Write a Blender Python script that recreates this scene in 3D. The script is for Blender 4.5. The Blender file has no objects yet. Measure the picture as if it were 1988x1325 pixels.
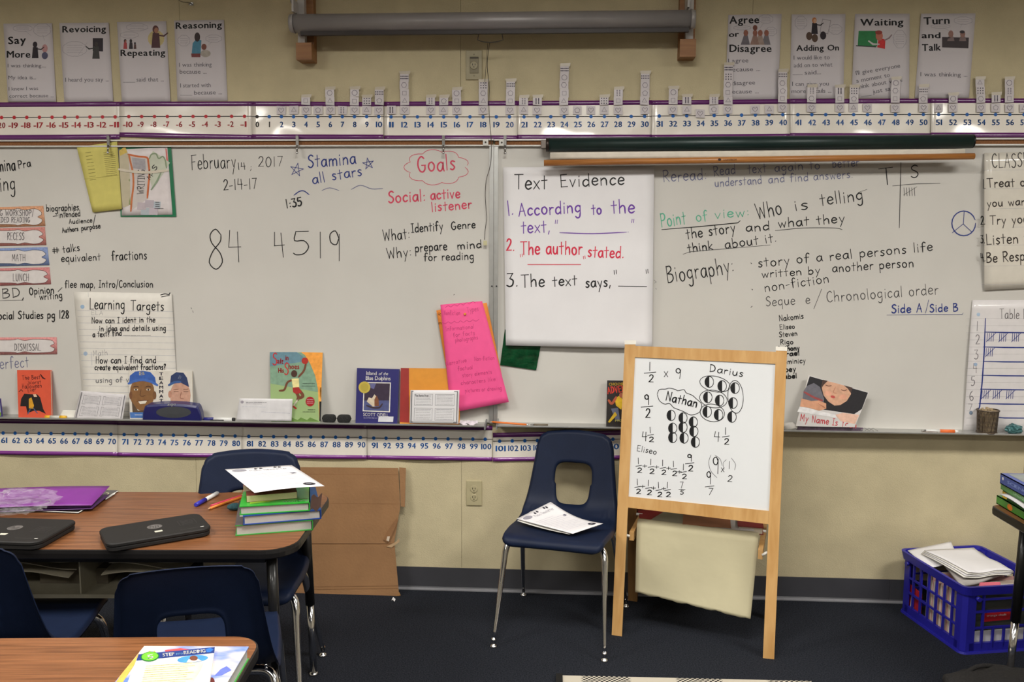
import bpy, bmesh, math, random
from mathutils import Vector, Matrix

# ------------------------------------------------------------------ camera
scene = bpy.context.scene
COL = scene.collection
FPX = 1700.0
CXP, CYP = 994.0, 662.5
_dn = Vector((-71, 15150, FPX)).normalized()
_h = Vector((28600, 325, -FPX)); _h = (_h - _h.dot(_dn) * _dn).normalized()
_fw = _h.cross(_dn)
ROT = Matrix((_h, _fw, -_dn))              # world = ROT @ camera (x right, y down, z forward)
CAM = Vector((0.0, -3.82, 1.5742))
cam_data = bpy.data.cameras.new('camera'); cam = bpy.data.objects.new('camera', cam_data); COL.objects.link(cam)
cam_data.sensor_fit = 'HORIZONTAL'; cam_data.sensor_width = 36.0; cam_data.lens = 36.0 * FPX / 1988.0
cam_data.clip_start = 0.02; cam_data.clip_end = 100
_m = Matrix.Identity(4)
_xa = ROT @ Vector((1, 0, 0)); _ya = ROT @ Vector((0, -1, 0)); _za = ROT @ Vector((0, 0, -1))
for i in range(3):
    _m[i][0] = _xa[i]; _m[i][1] = _ya[i]; _m[i][2] = _za[i]; _m[i][3] = CAM[i]
cam.matrix_world = _m
scene.camera = cam

# ------------------------------------------------------------------ exposure, world, lights
scene.view_settings.view_transform = 'Standard'
scene.view_settings.look = 'None'
scene.view_settings.gamma = 1.0
scene.view_settings.use_curve_mapping = False
scene.view_settings.exposure = -0.13
W = bpy.data.worlds.new('world'); scene.world = W; W.use_nodes = True
W.node_tree.nodes['Background'].inputs[0].default_value = (0.75, 0.82, 1.0, 1)
W.node_tree.nodes['Background'].inputs[1].default_value = 0.2
CEIL = 3.0
LIGHT_W = {-2.2: 62.0, -4.8: 34.0, -7.4: 12.0}
TROFFERS = [(x, y) for y in (-2.2, -4.8, -7.4) for x in (-2.55, 0.0, 2.55)]
for (lx, ly) in TROFFERS:
    ld = bpy.data.lights.new('ceiling_lamp', 'AREA'); ld.shape = 'RECTANGLE'; ld.size = 1.14; ld.size_y = 0.54
    ld.energy = LIGHT_W[ly]; ld.color = (1.0, 0.965, 0.90)
    lo = bpy.data.objects.new('ceiling_lamp', ld); COL.objects.link(lo); lo.location = (lx, ly, CEIL - 0.012); ld.spread = math.radians(162)

# ------------------------------------------------------------------ pixel rays
def ray(px, py):
    return ROT @ Vector((px - CXP, py - CYP, FPX))
def at(px, py, Y=0.0):
    r = ray(px, py); return CAM + r * ((Y - CAM.y) / r.y)
def fl(px, py, z=0.0):
    r = ray(px, py); return CAM + r * ((z - CAM.z) / r.z)
class Plane:
    """a plane in the room; the point seen at a pixel, raised 'off' metres along the normal"""
    def __init__(s, p, n):
        s.p = Vector(p); s.n = Vector(n).normalized()
        if s.n.dot(CAM - s.p) < 0: s.n = -s.n
    def __call__(s, px, py, off=0.0):
        q = s.p + s.n * off
        r = ray(px, py); return CAM + r * ((q - CAM).dot(s.n) / r.dot(s.n))
def wallp(Y): return Plane((0, -abs(Y), 0), (0, -1, 0))
def plane3(a, b, c): return Plane(a, (Vector(b) - Vector(a)).cross(Vector(c) - Vector(a)))

# ------------------------------------------------------------------ materials
def lin(c):
    return tuple((v / 12.92 if v <= 0.04045 else ((v + 0.055) / 1.055) ** 2.4) for v in [x / 255.0 for x in c])
_mats = {}
def mat(rgb, rough=0.6, name=None, metal=0.0, noise=0.06, scale=30.0, bump=0.0, coat=0.0, stretch=None, spec=0.5, bscale=None):
    key = (tuple(rgb), rough, name, metal, noise, scale, bump, coat, stretch, spec, bscale)
    if key in _mats: return _mats[key]
    m = bpy.data.materials.new(name or 'paint'); m.use_nodes = True
    nt = m.node_tree; b = nt.nodes['Principled BSDF']
    c = lin(rgb)
    b.inputs['Roughness'].default_value = rough; b.inputs['Metallic'].default_value = metal
    b.inputs['Specular IOR Level'].default_value = spec
    b.inputs['Coat Weight'].default_value = coat; b.inputs['Coat Roughness'].default_value = 0.08
    tc = nt.nodes.new('ShaderNodeTexCoord'); mp = nt.nodes.new('ShaderNodeMapping')
    nt.links.new(tc.outputs['Object'], mp.inputs[0])
    if stretch: mp.inputs['Scale'].default_value = stretch
    nz = nt.nodes.new('ShaderNodeTexNoise'); nz.inputs['Scale'].default_value = scale; nz.inputs['Detail'].default_value = 5
    nt.links.new(mp.outputs[0], nz.inputs['Vector'])
    cr = nt.nodes.new('ShaderNodeValToRGB')
    cr.color_ramp.elements[0].position = 0.3; cr.color_ramp.elements[1].position = 0.7
    cr.color_ramp.elements[0].color = (*[v * (1 - noise) for v in c], 1); cr.color_ramp.elements[1].color = (*[min(1, v * (1 + noise)) for v in c], 1)
    nt.links.new(nz.outputs['Fac'], cr.inputs[0]); nt.links.new(cr.outputs[0], b.inputs['Base Color'])
    if bump:
        bp = nt.nodes.new('ShaderNodeBump'); bp.inputs['Strength'].default_value = bump; bp.inputs['Distance'].default_value = 0.01
        if bscale:
            n2 = nt.nodes.new('ShaderNodeTexNoise'); n2.inputs['Scale'].default_value = bscale; n2.inputs['Detail'].default_value = 3
            nt.links.new(mp.outputs[0], n2.inputs['Vector']); nt.links.new(n2.outputs['Fac'], bp.inputs['Height'])
        else: nt.links.new(nz.outputs['Fac'], bp.inputs['Height'])
        nt.links.new(bp.outputs[0], b.inputs['Normal'])
    _mats[key] = m
    return m
def ink(rgb): return mat(rgb, 0.5, 'ink', noise=0.12, scale=60, spec=0.3)
BLACKI = ink((22, 22, 24)); 
def wood_mat(name, base, dark, scale, rough=0.35, stretch=(1, 12, 12)):
    m = bpy.data.materials.new(name); m.use_nodes = True; nt = m.node_tree; b = nt.nodes['Principled BSDF']
    tc = nt.nodes.new('ShaderNodeTexCoord'); mp = nt.nodes.new('ShaderNodeMapping'); mp.inputs['Scale'].default_value = stretch
    nt.links.new(tc.outputs['Object'], mp.inputs[0])
    nz = nt.nodes.new('ShaderNodeTexNoise'); nz.inputs['Scale'].default_value = scale; nz.inputs['Detail'].default_value = 8; nz.inputs['Distortion'].default_value = 0.6
    nt.links.new(mp.outputs[0], nz.inputs['Vector'])
    cr = nt.nodes.new('ShaderNodeValToRGB'); cr.color_ramp.elements[0].position = 0.33; cr.color_ramp.elements[1].position = 0.66
    cr.color_ramp.elements[0].color = (*lin(dark), 1); cr.color_ramp.elements[1].color = (*lin(base), 1)
    nt.links.new(nz.outputs['Fac'], cr.inputs[0]); nt.links.new(cr.outputs[0], b.inputs['Base Color'])
    b.inputs['Roughness'].default_value = rough
    return m

# ------------------------------------------------------------------ mesh builder
class MB:
    def __init__(s): s.v = []; s.f = []; s.m = []; s.mats = []; s.sm = []
    def mi(s, m):
        if m not in s.mats: s.mats.append(m)
        return s.mats.index(m)
    def add(s, vs, fs, m, smooth=False):
        o = len(s.v); s.v += [Vector(v) for v in vs]; k = s.mi(m)
        for f in fs: s.f.append([i + o for i in f]); s.m.append(k); s.sm.append(smooth)
        return s
    def box(s, c, d, m, rz=0.0, R=None):
        x, y, z = [t / 2 for t in d]; R = R or Matrix.Rotation(rz, 3, 'Z'); c = Vector(c)
        vs = [c + R @ Vector((a * x, b * y, e * z)) for a in (-1, 1) for b in (-1, 1) for e in (-1, 1)]
        return s.add(vs, [(0, 1, 3, 2), (4, 6, 7, 5), (0, 4, 5, 1), (2, 3, 7, 6), (0, 2, 6, 4), (1, 5, 7, 3)], m)
    def bbox(s, c, d, m, r=0.004, rz=0.0, rc=None):
        """box with rounded vertical and chamfered horizontal edges"""
        x, y, z = [t / 2 for t in d]; R = Matrix.Rotation(rz, 3, 'Z'); c = Vector(c)
        r = min(r, x * .9, y * .9, z * .9); rc = max(rc or r, r)
        def ring(ins, zz):
            o = []
            for (sx, sy, a0) in ((1, 1, 0), (-1, 1, 90), (-1, -1, 180), (1, -1, 270)):
                for a in ((0, 45, 90) if rc < .01 else (0, 15, 30, 45, 60, 75, 90)):
                    t = math.radians(a0 + a); o.append(c + R @ Vector((sx * (x - rc) + (rc - ins) * math.cos(t), sy * (y - rc) + (rc - ins) * math.sin(t), zz)))
            return o
        rings = [ring(r * .6, -z), ring(0, -z + r * .6), ring(0, z - r * .6), ring(r * .6, z)]
        return s.loft(rings, m, True)
    def loft(s, rings, m, caps=True, smooth=False, closed=True):
        n = len(rings[0]); vs = [p for r in rings for p in r]; fs = []
        for k in range(len(rings) - 1):
            for i in range(n if closed else n - 1):
                j = (i + 1) % n; fs.append((k * n + i, k * n + j, (k + 1) * n + j, (k + 1) * n + i))
        s.add(vs, fs, m, smooth)
        if caps:
            o = len(s.v) - len(vs); k = s.mi(m)
            s.f.append(list(range(o + n - 1, o - 1, -1))); s.m.append(k); s.sm.append(False)
            s.f.append(list(range(o + (len(rings) - 1) * n, o + len(rings) * n))); s.m.append(k); s.sm.append(False)
        return s
    def tube(s, pts, r, m, n=10, caps=True, smooth=True):
        pts = [Vector(p) for p in pts]; rs = r if isinstance(r, (list, tuple)) else [r] * len(pts)
        rings = []; prev = None
        for i, p in enumerate(pts):
            t = (pts[min(i + 1, len(pts) - 1)] - pts[max(i - 1, 0)]).normalized()
            if prev is None:
                a = Vector((0, 0, 1)) if abs(t.z) < .9 else Vector((1, 0, 0)); u = t.cross(a).normalized()
            else: u = (prev - t * prev.dot(t)).normalized()
            prev = u; w = t.cross(u)
            rings.append([p + (u * math.cos(2 * math.pi * k / n) + w * math.sin(2 * math.pi * k / n)) * rs[i] for k in range(n)])
        return s.loft(rings, m, caps, smooth)
    def cyl(s, a, b, r, m, n=16, r2=None): return s.tube([a, b], [r, r2 if r2 is not None else r], m, n)
    def lathe(s, c, prof, m, n=20, R=None, smooth=True):
        R = R or Matrix.Identity(3); c = Vector(c)
        return s.loft([[c + R @ Vector((rr * math.cos(2 * math.pi * k / n), rr * math.sin(2 * math.pi * k / n), zz)) for k in range(n)] for rr, zz in prof], m, True, smooth)
    def prism(s, S, poly, t0, t1, m):
        """polygon in surface coordinates, from height t0 to t1 over the surface"""
        n = len(poly); a = [S(x, y, t0) for x, y in poly]; b = [S(x, y, t1) for x, y in poly]
        fs = [(i, (i + 1) % n, (i + 1) % n + n, i + n) for i in range(n)] + [tuple(range(n - 1, -1, -1)), tuple(range(n, 2 * n))]
        return s.add(a + b, fs, m)
    def poly(s, S, poly, off, m):
        return s.add([S(x, y, off) for x, y in poly], [tuple(range(len(poly)))], m)
    def ell(s, S, cx, cy, rx, ry, off, m, a=0, n=18, a0=0, a1=360):
        ca, sa = math.cos(math.radians(a)), math.sin(math.radians(a)); P = []
        for k in range(n):
            t = math.radians(a0 + (a1 - a0) * k / (n if a1 - a0 == 360 else n - 1)); x, y = rx * math.cos(t), ry * math.sin(t)
            P.append((cx + x * ca - y * sa, cy + x * sa + y * ca))
        return s.poly(S, P, off, m)
    def line(s, S, pts, w, off, m, smooth=False, closed=False):
        """ribbon stroke of width w along points given in surface coordinates"""
        if closed: pts = list(pts) + [pts[0]]
        if smooth and len(pts) > 2: pts = catmull(pts)
        P = [Vector(p) for p in pts]; Q = [P[0]]
        for p in P[1:]:
            if (p - Q[-1]).length > 1e-6: Q.append(p)
        P = Q
        if len(P) < 2:
            return s.ell(S, P[0].x, P[0].y, w * .6, w * .6, off, m, n=8)
        for i in range(1, len(P) - 1):       # break the ribbon at a sharp turn of the pen
            if (P[i] - P[i - 1]).normalized().dot((P[i + 1] - P[i]).normalized()) < .25:
                s.line(S, P[:i + 1], w, off, m); s.line(S, P[i:], w, off, m); return s
        d = (P[1] - P[0]).normalized() * w * .4; P[0] = P[0] - d
        d = (P[-1] - P[-2]).normalized() * w * .4; P[-1] = P[-1] + d
        L = []; n = len(P)
        for i in range(n):
            a = (P[i] - P[i - 1]).normalized() if i else None; b = (P[i + 1] - P[i]).normalized() if i < n - 1 else None
            t = ((a or b) + (b or a)); t = t.normalized() if t.length > .3 else (b or a)
            nn = Vector((-t.y, t.x)); hw = w / 2 * (0.62 if i in (0, n - 1) else 1)
            L += [P[i] + nn * hw, P[i] - nn * hw]
        s.add([S(q.x, q.y, off) for q in L], [(2 * i, 2 * i + 1, 2 * i + 3, 2 * i + 2) for i in range(n - 1)], m)
        return s
    def sheet(s, F, nu, nv, m, th=0.0004, smooth=True):
        """sheet of paper: F(u, v) -> point; given thickness"""
        G = [[Vector(F(i / nu, j / nv)) for i in range(nu + 1)] for j in range(nv + 1)]
        vs = []; 
        for sgn in (0, 1):
            for j in range(nv + 1):
                for i in range(nu + 1):
                    du = G[j][min(i + 1, nu)] - G[j][max(i - 1, 0)]; dv = G[min(j + 1, nv)][i] - G[max(j - 1, 0)][i]
                    nn = du.cross(dv); nn = nn.normalized() if nn.length > 1e-12 else Vector((0, -1, 0))
                    vs.append(G[j][i] + nn * th * (sgn - .5))
        N = (nu + 1) * (nv + 1); I = lambda i, j, k: k * N + j * (nu + 1) + i; fs = []
        for j in range(nv):
            for i in range(nu):
                fs.append((I(i, j, 0), I(i + 1, j, 0), I(i + 1, j + 1, 0), I(i, j + 1, 0)))
                fs.append((I(i, j, 1), I(i, j + 1, 1), I(i + 1, j + 1, 1), I(i + 1, j, 1)))
        for i in range(nu):
            fs.append((I(i, 0, 0), I(i, 0, 1), I(i + 1, 0, 1), I(i + 1, 0, 0))); fs.append((I(i, nv, 0), I(i + 1, nv, 0), I(i + 1, nv, 1), I(i, nv, 1)))
        for j in range(nv):
            fs.append((I(0, j, 0), I(0, j + 1, 0), I(0, j + 1, 1), I(0, j, 1))); fs.append((I(nu, j, 0), I(nu, j, 1), I(nu, j + 1, 1), I(nu, j + 1, 0)))
        return s.add(vs, fs, m, smooth)
    def build(s, name, parent=None, label=None, cat=None, group=None, kind=None, world=True):
        if not s.v: return None
        me = bpy.data.meshes.new(name)
        off = Vector((0, 0, 0))
        if world:
            if parent is not None: off = wloc(parent)
            elif s.v:
                lo = [min(v[i] for v in s.v) for i in range(3)]; hi = [max(v[i] for v in s.v) for i in range(3)]
                off = Vector(((lo[0] + hi[0]) / 2, (lo[1] + hi[1]) / 2, lo[2]))
        me.from_pydata([v - off for v in s.v], [], s.f)
        for m in s.mats: me.materials.append(m)
        me.polygons.foreach_set('material_index', s.m); me.polygons.foreach_set('use_smooth', s.sm)
        me.validate(); me.update()
        o = bpy.data.objects.new(name, me); COL.objects.link(o)
        if parent is not None: o.parent = parent
        elif world: o.location = off
        return tag(o, label, cat, group, kind)
def wloc(o):
    p = Vector((0, 0, 0))
    while o is not None: p += Vector(o.location); o = o.parent
    return p
def tag(o, label=None, cat=None, group=None, kind=None):
    if label: o['label'] = label
    if cat: o['category'] = cat
    if group: o['group'] = group
    if kind: o['kind'] = kind
    return o
def thing(name, label, cat, loc=(0, 0, 0), rz=0.0, group=None):
    o = bpy.data.objects.new(name, None); COL.objects.link(o); o.location = loc; o.rotation_euler = (0, 0, rz)
    o.empty_display_size = 0.05
    return tag(o, label, cat, group)
def copy_tree(o, parent=None):
    c = o.copy(); COL.objects.link(c); c.parent = parent
    for ch in [x for x in bpy.data.objects if x.parent == o]: copy_tree(ch, c)
    return c
def catmull(pts, k=4):
    P = [Vector(p) for p in pts]; P = [P[0] * 2 - P[1]] + P + [P[-1] * 2 - P[-2]]; out = []
    for i in range(1, len(P) - 2):
        a, b, c, d = P[i - 1:i + 3]
        for j in range(k):
            t = j / k; out.append(0.5 * ((2 * b) + (c - a) * t + (2 * a - 5 * b + 4 * c - d) * t * t + (3 * b - a - 3 * c + d) * t ** 3))
    out.append(P[-2]); return out

# ------------------------------------------------------------------ handwriting
_G = {
'a': "4|3.6,3.2 2.4,4 .7,3 .4,1.2 1.5,0 2.9,.7 3.6,3.2|-3.7,3.9 3.6,1 4,0", 'b': "4|-.5,7 .5,0|.5,2.8 2,3.9 3.5,2.8 3.3,.8 1.8,0 .5,.7",
'c': "3.4|3.3,3.3 2.1,4 .6,2.9 .5,1.1 1.7,0 3.3,.8", 'd': "4|3.5,3 2.2,3.9 .6,2.8 .5,.9 1.8,0 3.5,1.2|-3.6,7 3.6,0",
'e': "3.6|.5,2 3.4,2.4 2.8,3.8 1.4,4 .4,2.4 .6,.8 1.9,0 3.4,.7", 'f': "3.2|3.4,6.4 2.4,7.1 1.4,6 1.3,3 1.2,-.3|-.2,3.8 3,4",
'g': "4|3.5,3.2 2.3,4 .7,3.1 .5,1.4 1.8,.4 3.2,1.2|-3.5,3.9 3.5,0|3.5,0 3,-2.4 1.6,-3 .5,-2.2", 'h': "4|-.5,7 .5,0|.5,2.4 2,3.9 3.3,3.2 3.5,0",
'i': "1.4|-.7,3.8 .7,0|-.75,5.4 .8,5.7", 'j': "2|-1.3,3.8 1.3,0|1.3,0 1,-2.4 0,-2.8|-1.3,5.4 1.3,5.7",
'k': "3.6|-.5,7 .5,0|-3.2,3.9 .6,1.7 3.4,0", 'l': "1.2|-.6,7 .6,0", 'm': "6|-.5,3.9 .5,0|.5,2.6 1.7,3.9 2.8,3 2.9,0|2.9,2.6 4.2,3.9 5.4,3 5.5,0",
'n': "4|-.5,3.9 .5,0|.5,2.6 2,3.9 3.3,3 3.5,0", 'o': "4|2.4,4 .8,3.4 .4,1.5 1.6,0 3.2,.6 3.6,2.6 2.4,4", 'p': "4|-.5,3.8 .4,-3|.5,2.8 2,4 3.5,2.8 3.2,.7 1.8,0 .5,.8",
'q': "4|3.5,3.2 2.3,4 .6,2.9 .5,1 1.8,0 3.3,.9|-3.5,3.9 3.4,-3", 'r': "2.8|-.5,3.9 .5,0|.5,2.4 1.5,3.7 2.8,3.7",
's': "3|2.8,3.6 1.5,4 .6,3.1 1.7,2.1 2.6,1.1 1.6,0 .3,.4", 't': "3|-1.5,6.2 1.5,0|-.1,4 2.9,4.2", 'u': "4|.5,3.9 .5,1.2 1.6,0 3,.8 3.4,3.8|-3.5,3.9 3.6,0",
'v': "3.4|-.3,3.9 1.6,0 3.2,3.9", 'w': "5|-.3,3.9 1.4,0 2.6,3.4 3.8,0 4.9,3.9", 'x': "3.4|-.3,3.8 3.2,0|-3.2,3.9 .2,0", 'y': "3.6|-.4,3.9 1.8,.6|-3.4,3.9 .9,-3",
'z': "3.4|-.4,3.8 3.2,3.8 .3,0 3.3,.1",
'A': "4.6|-.2,0 2.3,7 4.3,0|-1,2.6 3.7,2.7", 'B': "4.4|-.5,7 .5,0|.5,6.8 2.8,6.8 3.3,5.2 .8,3.7|.8,3.7 3.6,3.2 4,1.3 2.4,.1 .5,0", 'C': "4.4|4,6 2.8,7 1,5.8 .4,3.2 1.2,.8 2.8,0 4.2,1",
'D': "4.6|-.6,7 .6,0|.4,6.9 2.8,6.5 4.1,4 3.4,1.3 .5,0", 'E': "4|-.5,6.8 .5,0|-.5,6.8 3.6,7|-.5,3.6 3,3.7|-.5,0 3.8,.1", 'F': "4|-.5,6.9 .5,0|-.2,6.9 4,7.1|-.5,3.7 3,3.9",
'G': "4.8|4,6.1 2.6,7 .9,5.6 .4,2.9 1.4,.5 3,0 4.2,1.2 4.3,2.9|-2.6,3 4.6,3", 'H': "4.4|-.5,7 .5,0|-3.9,7 3.9,0|-.5,3.6 3.9,3.7", 'I': "2.6|-1.3,6.9 1.3,0|-.2,6.9 2.4,6.9|-.2,0 2.4,0",
'J': "3.4|2.8,7 2.8,1.4 1.6,0 .3,1", 'K': "4.2|-.5,7 .5,0|-3.8,6.9 .6,3.2 4,0", 'L': "3.8|-.5,7 .5,0 3.7,.1", 'M': "5.6|-.4,0 .9,7 2.8,2 4.7,7 5.2,0", 'N': "4.8|-.5,0 .5,7 4.2,.1 4.2,7",
'O': "5|2.6,7 .9,5.8 .4,3 1.4,.5 2.8,0 4.4,2 4.4,5 2.6,7", 'P': "4.2|-.5,7 .5,0|.5,6.8 3,6.8 3.9,5.2 2.9,3.6 .6,3.2", 'Q': "5|2.6,7 .9,5.8 .4,3 1.4,.5 2.8,0 4.4,2 4.4,5 2.6,7|-3,1.6 4.8,-.4",
'R': "4.4|-.5,7 .5,0|.4,6.8 2.8,7 3.8,5.4 2.6,3.8 .6,3.4|-1.4,3.4 4.2,0", 'S': "4|3.7,6.3 2.3,7 .8,6 1,4.5 2.8,3.4 3.7,1.9 2.8,.3 1.4,0 .3,.8", 'T': "4.6|-2.3,6.8 2.3,0|-.1,6.9 4.5,7", 'U': "4.6|.5,7 .5,1.8 2,0 3.7,1 4.1,7",
'V': "4.4|-.2,7 2.2,0 4.2,7", 'W': "6.2|-.2,7 1.6,0 3.1,5 4.7,0 6,7", 'X': "4|-.3,7 3.8,0|-3.8,7 .2,0", 'Y': "4.2|-.2,7 2.1,3.6 4,7|-2.1,3.6 2,0", 'Z': "4|-.3,7 3.8,7 .3,0 4,0",
'0': "4.2|2.3,7 .8,5.8 .4,3 1.2,.5 2.4,0 3.7,1.6 3.8,5 2.3,7", '1': "1.8|-.9,7 .9,0", '2': "3.8|.4,5.6 1.4,7 3,6.6 3.3,4.8 2,2.4 .3,.1|-.3,.1 3.7,.2", '3': "3.8|-.4,6.8 3.2,6.9 1.8,4.2|1.8,4.2 3.5,3.2 3.3,.9 1.8,0 .3,.6",
'4': "4.2|-.9,7 .4,3.2 4,3.2|-3.2,6.6 3.2,-.2", '5': "4|-3.6,7 .9,6.9|.9,6.9 .6,4.2 2.6,4.2 3.6,2.4 2.6,.4 1,0 .3,.5", '6': "3.8|2.8,7 1.1,5.2 .4,2.4 1.2,.2 2.8,.1 3.5,1.8 2.4,3.2 .6,2.2", '7': "3.8|-.3,6.9 3.5,6.9 1.4,0",
'8': "4|3.2,6 2,7 .8,6 1.2,4.5 2.9,2.9 3.4,1.2 2,0 .5,1.2 1.4,3.2 3,4.8 3.2,6", '9': "3.8|3.2,5.2 2.2,7 .6,6.2 .8,4.3 2.4,3.8 3.2,5.4|-3.3,6.2 3.1,0",
'.': "1.4|-.6,.1 .7,.2", ',': "1.4|-.8,.6 .3,-1", ':': "1.6|-.8,.6 .9,.7|-.8,3.4 .9,3.5", ';': "1.6|-.8,.8 .4,-1|-.8,3.4 .9,3.5", '-': "2.6|-.2,2.4 2.4,2.6", '/': "2.6|-.2,-1.2 2.6,7.6", '"': "2|-.5,7 .3,5|-1.4,7 1.2,5",
'!': "1.4|-.8,7 .7,1.8|-.7,.2 .7,0", '?': "3.4|.3,5.6 1.6,7 3,6 1.6,3.6 1.5,1.8|-1.5,.3 1.5,.1", '#': "4|-1,6.4 .8,0|-2.8,6.4 2.6,0|-0,4.2 3.8,4.4|-0,2.2 3.8,2.4", '+': "3.4|-1.6,5 1.6,1.4|-.1,3.2 3.3,3.3",
'*': "3|-1.5,5.6 1.5,4|-.6,5.2 2.4,4.2|-.6,4.2 2.4,5.2", '=': "3|-.2,3.6 2.8,3.6|-.2,2 2.8,2", "'": "1|-.5,7 .4,5.4", '(': "2|2,8 .6,5 .6,2 1.9,-1", ')': "2|.2,8 1.6,5 1.6,2 .2,-1", '_': "4|-0,-.4 4,-.4"}
GL = {}
for _k, _s in _G.items():
    w_, *st = _s.split('|'); L_ = []
    for t_ in st:
        straight = t_.startswith('-'); t_ = t_[1:] if straight else t_
        pts_ = [tuple(float(q) for q in p.split(',')) for p in t_.split()]
        L_.append([Vector(p) for p in pts_] if straight else catmull(pts_, 3))
    GL[_k] = (float(w_), L_)
rnd = random.Random(7)
def write(mb, S, text, p0, p1, h, w, m, off=0.0006, jit=0.25, flip=1):
    """hand-lettered line from p0 to p1 (baseline, surface coordinates), capitals h high, pen width w; flip=-1 where v grows upward"""
    W_ = sum((GL[c][0] if c in GL else 2.6) + 1.1 for c in text) - 1.1
    p0 = Vector(p0); d = Vector(p1) - p0; sx = d.length / max(W_, .1); t = d.normalized(); up = Vector((t.y, -t.x)) * flip
    x = 0.0
    for c in text:
        if c not in GL: x += 3.7; continue
        gw, st = GL[c]; dy = rnd.uniform(-jit, jit); a = rnd.uniform(-.03, .03)
        for s_ in st:
            P = [p0 + t * ((x + q.x + a * q.y) * sx) + up * ((q.y + dy) * h / 7) for q in s_]
            mb.line(S, P, w, off, m)
        x += gw + 1.1
def W1(root, S, text, p0, p1, h, w, m, off=0.0006, jit=0.25, flip=1):
    q = MB(); write(q, S, text, p0, p1, h, w, m, off, jit, flip); return q.build('handwriting', root)
# ------------------------------------------------------------------ printed lettering (Blender's built-in font, turned into mesh once per letter)
_need = "ABCDEFGHIJKLMNOPQRSTUVWXYZabcdefghijklmnopqrstuvwxyz0123456789.,'-_!/&"
FONT = {}
def _load_font():
    cu = {}
    for bold in (0,):
        for c in _need:
            k = bpy.data.curves.new('t', 'FONT'); k.body = c; k.size = 1.0; k.resolution_u = 2
            o = bpy.data.objects.new('t', k); COL.objects.link(o); cu[(c, bold)] = o
    dg = bpy.context.evaluated_depsgraph_get(); dg.update()
    for key, o in cu.items():
        ev = o.evaluated_get(dg); me = ev.to_mesh()
        vs = [(v.co.x, v.co.y) for v in me.vertices]; fs = [tuple(p.vertices) for p in me.polygons]
        x0 = min(v[0] for v in vs); x1 = max(v[0] for v in vs)
        FONT[key] = ([(v[0] - x0, v[1]) for v in vs], fs, x1 - x0)
        n = len(vs); B = []; F = []
        for j, (dx, dy) in enumerate(((0, 0), (.018, .014), (.036, 0), (.054, .014), (.018, -.010), (.036, .018))):
            B += [(v[0] - x0 + dx, v[1] + dy) for v in vs]; F += [tuple(i + j * n for i in f) for f in fs]
        FONT[(key[0], 1)] = (B, F, x1 - x0 + .054)
        ev.to_mesh_clear()
    ks = [o.data for o in cu.values()]
    for o in cu.values(): bpy.data.objects.remove(o)
    for k in ks: bpy.data.curves.remove(k)
_load_font()
CAPH = max(v[1] for v in FONT[('H', 0)][0])
def printed(mb, S, text, p0, p1, h, m, bold=0, off=0.0006, flip=1, slant=0.0):
    sp = 0.055
    W_ = sum((FONT[(c, bold)][2] if (c, bold) in FONT else .28) + sp for c in text) - sp
    p0 = Vector(p0); d = Vector(p1) - p0; sx = d.length / max(W_, .01); t = d.normalized(); up = Vector((t.y, -t.x)) * flip
    x = 0.0; sy = h / CAPH
    for c in text:
        if (c, bold) not in FONT: x += .28 + sp; continue
        vs, fs, gw = FONT[(c, bold)]
        P = [p0 + t * ((x + a + slant * b) * sx) + up * (b * sy) for a, b in vs]
        mb.add([S(q.x, q.y, off) for q in P], fs, m)
        x += gw + sp
def scribble(mb, S, p0, p1, h, m, off=0.0006, w=None, seed=1):
    """a line of print too small to read: a row of short word-long dashes"""
    r = random.Random(seed); p0 = Vector(p0); d = Vector(p1) - p0; L = d.length; t = d.normalized(); x = 0
    while x < L:
        wl = min(h * r.uniform(1.5, 5), L - x)
        if wl > h * .5: mb.line(S, [p0 + t * x, p0 + t * (x + wl)], h * r.uniform(.45, .7), off, m)
        x += wl + h * .7
def bezq(TL, TR, BR, BL):
    """bilinear map from the unit square (v downwards) to four corner points, as a surface"""
    TL, TR, BR, BL = map(Vector, (TL, TR, BR, BL)); n = (TR - TL).cross(TL - BL).normalized()
    def S(u, v, off=0.0): return TL * (1 - u) * (1 - v) + TR * u * (1 - v) + BR * u * v + BL * (1 - u) * v + n * off
    S.n = n
    return S

# ================================================================== the room
WALLM = mat((195, 183, 150), 0.75, 'wallpaper', noise=0.07, scale=9, bump=0.25, bscale=260, spec=0.25)
PLAIN = mat((176, 168, 150), 0.8, 'painted_wall')
CARPET = mat((46, 49, 57), 0.95, 'carpet', noise=0.55, scale=190, bump=0.9, bscale=420, spec=0.1)
BASEM = mat((62, 62, 67), 0.45, 'rubber_base', noise=0.08, scale=8)
LIPM = mat((128, 128, 132), 0.35, 'base_lip')
ALU = mat((196, 196, 194), 0.38, 'aluminium', metal=0.85, noise=0.04)
ALUW = mat((206, 204, 200), 0.4, 'pale_rail', metal=0.3, noise=0.04)
CORK = mat((128, 84, 50), 0.9, 'cork', noise=0.25, scale=160)
WBOARD = mat((202, 199, 193), 0.33, 'dry_erase', noise=0.05, scale=2.2, spec=0.45)
CHROME = mat((225, 225, 228), 0.13, 'chrome', metal=1.0, noise=0.02)
STEEL = mat((150, 148, 145), 0.3, 'spring_steel', metal=0.9)
PAPER = mat((226, 224, 226), 0.8, 'paper', noise=0.03, scale=6, spec=0.2)
PAPERW = mat((232, 230, 222), 0.75, 'paper', noise=0.03, scale=6, spec=0.2)
BLACKP = mat((24, 24, 25), 0.5, 'black_plastic')
X0, X1, Y1 = -4.4, 4.4, -9.0
MB().box((0, Y1 / 2, -0.05), (X1 - X0 + .2, -Y1 + .2, 0.1), CARPET).build('floor', kind='structure')
MB().box((X0 - .05, Y1 / 2, CEIL / 2), (0.1, -Y1, CEIL), PLAIN).build('wall_left', kind='structure')
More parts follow.
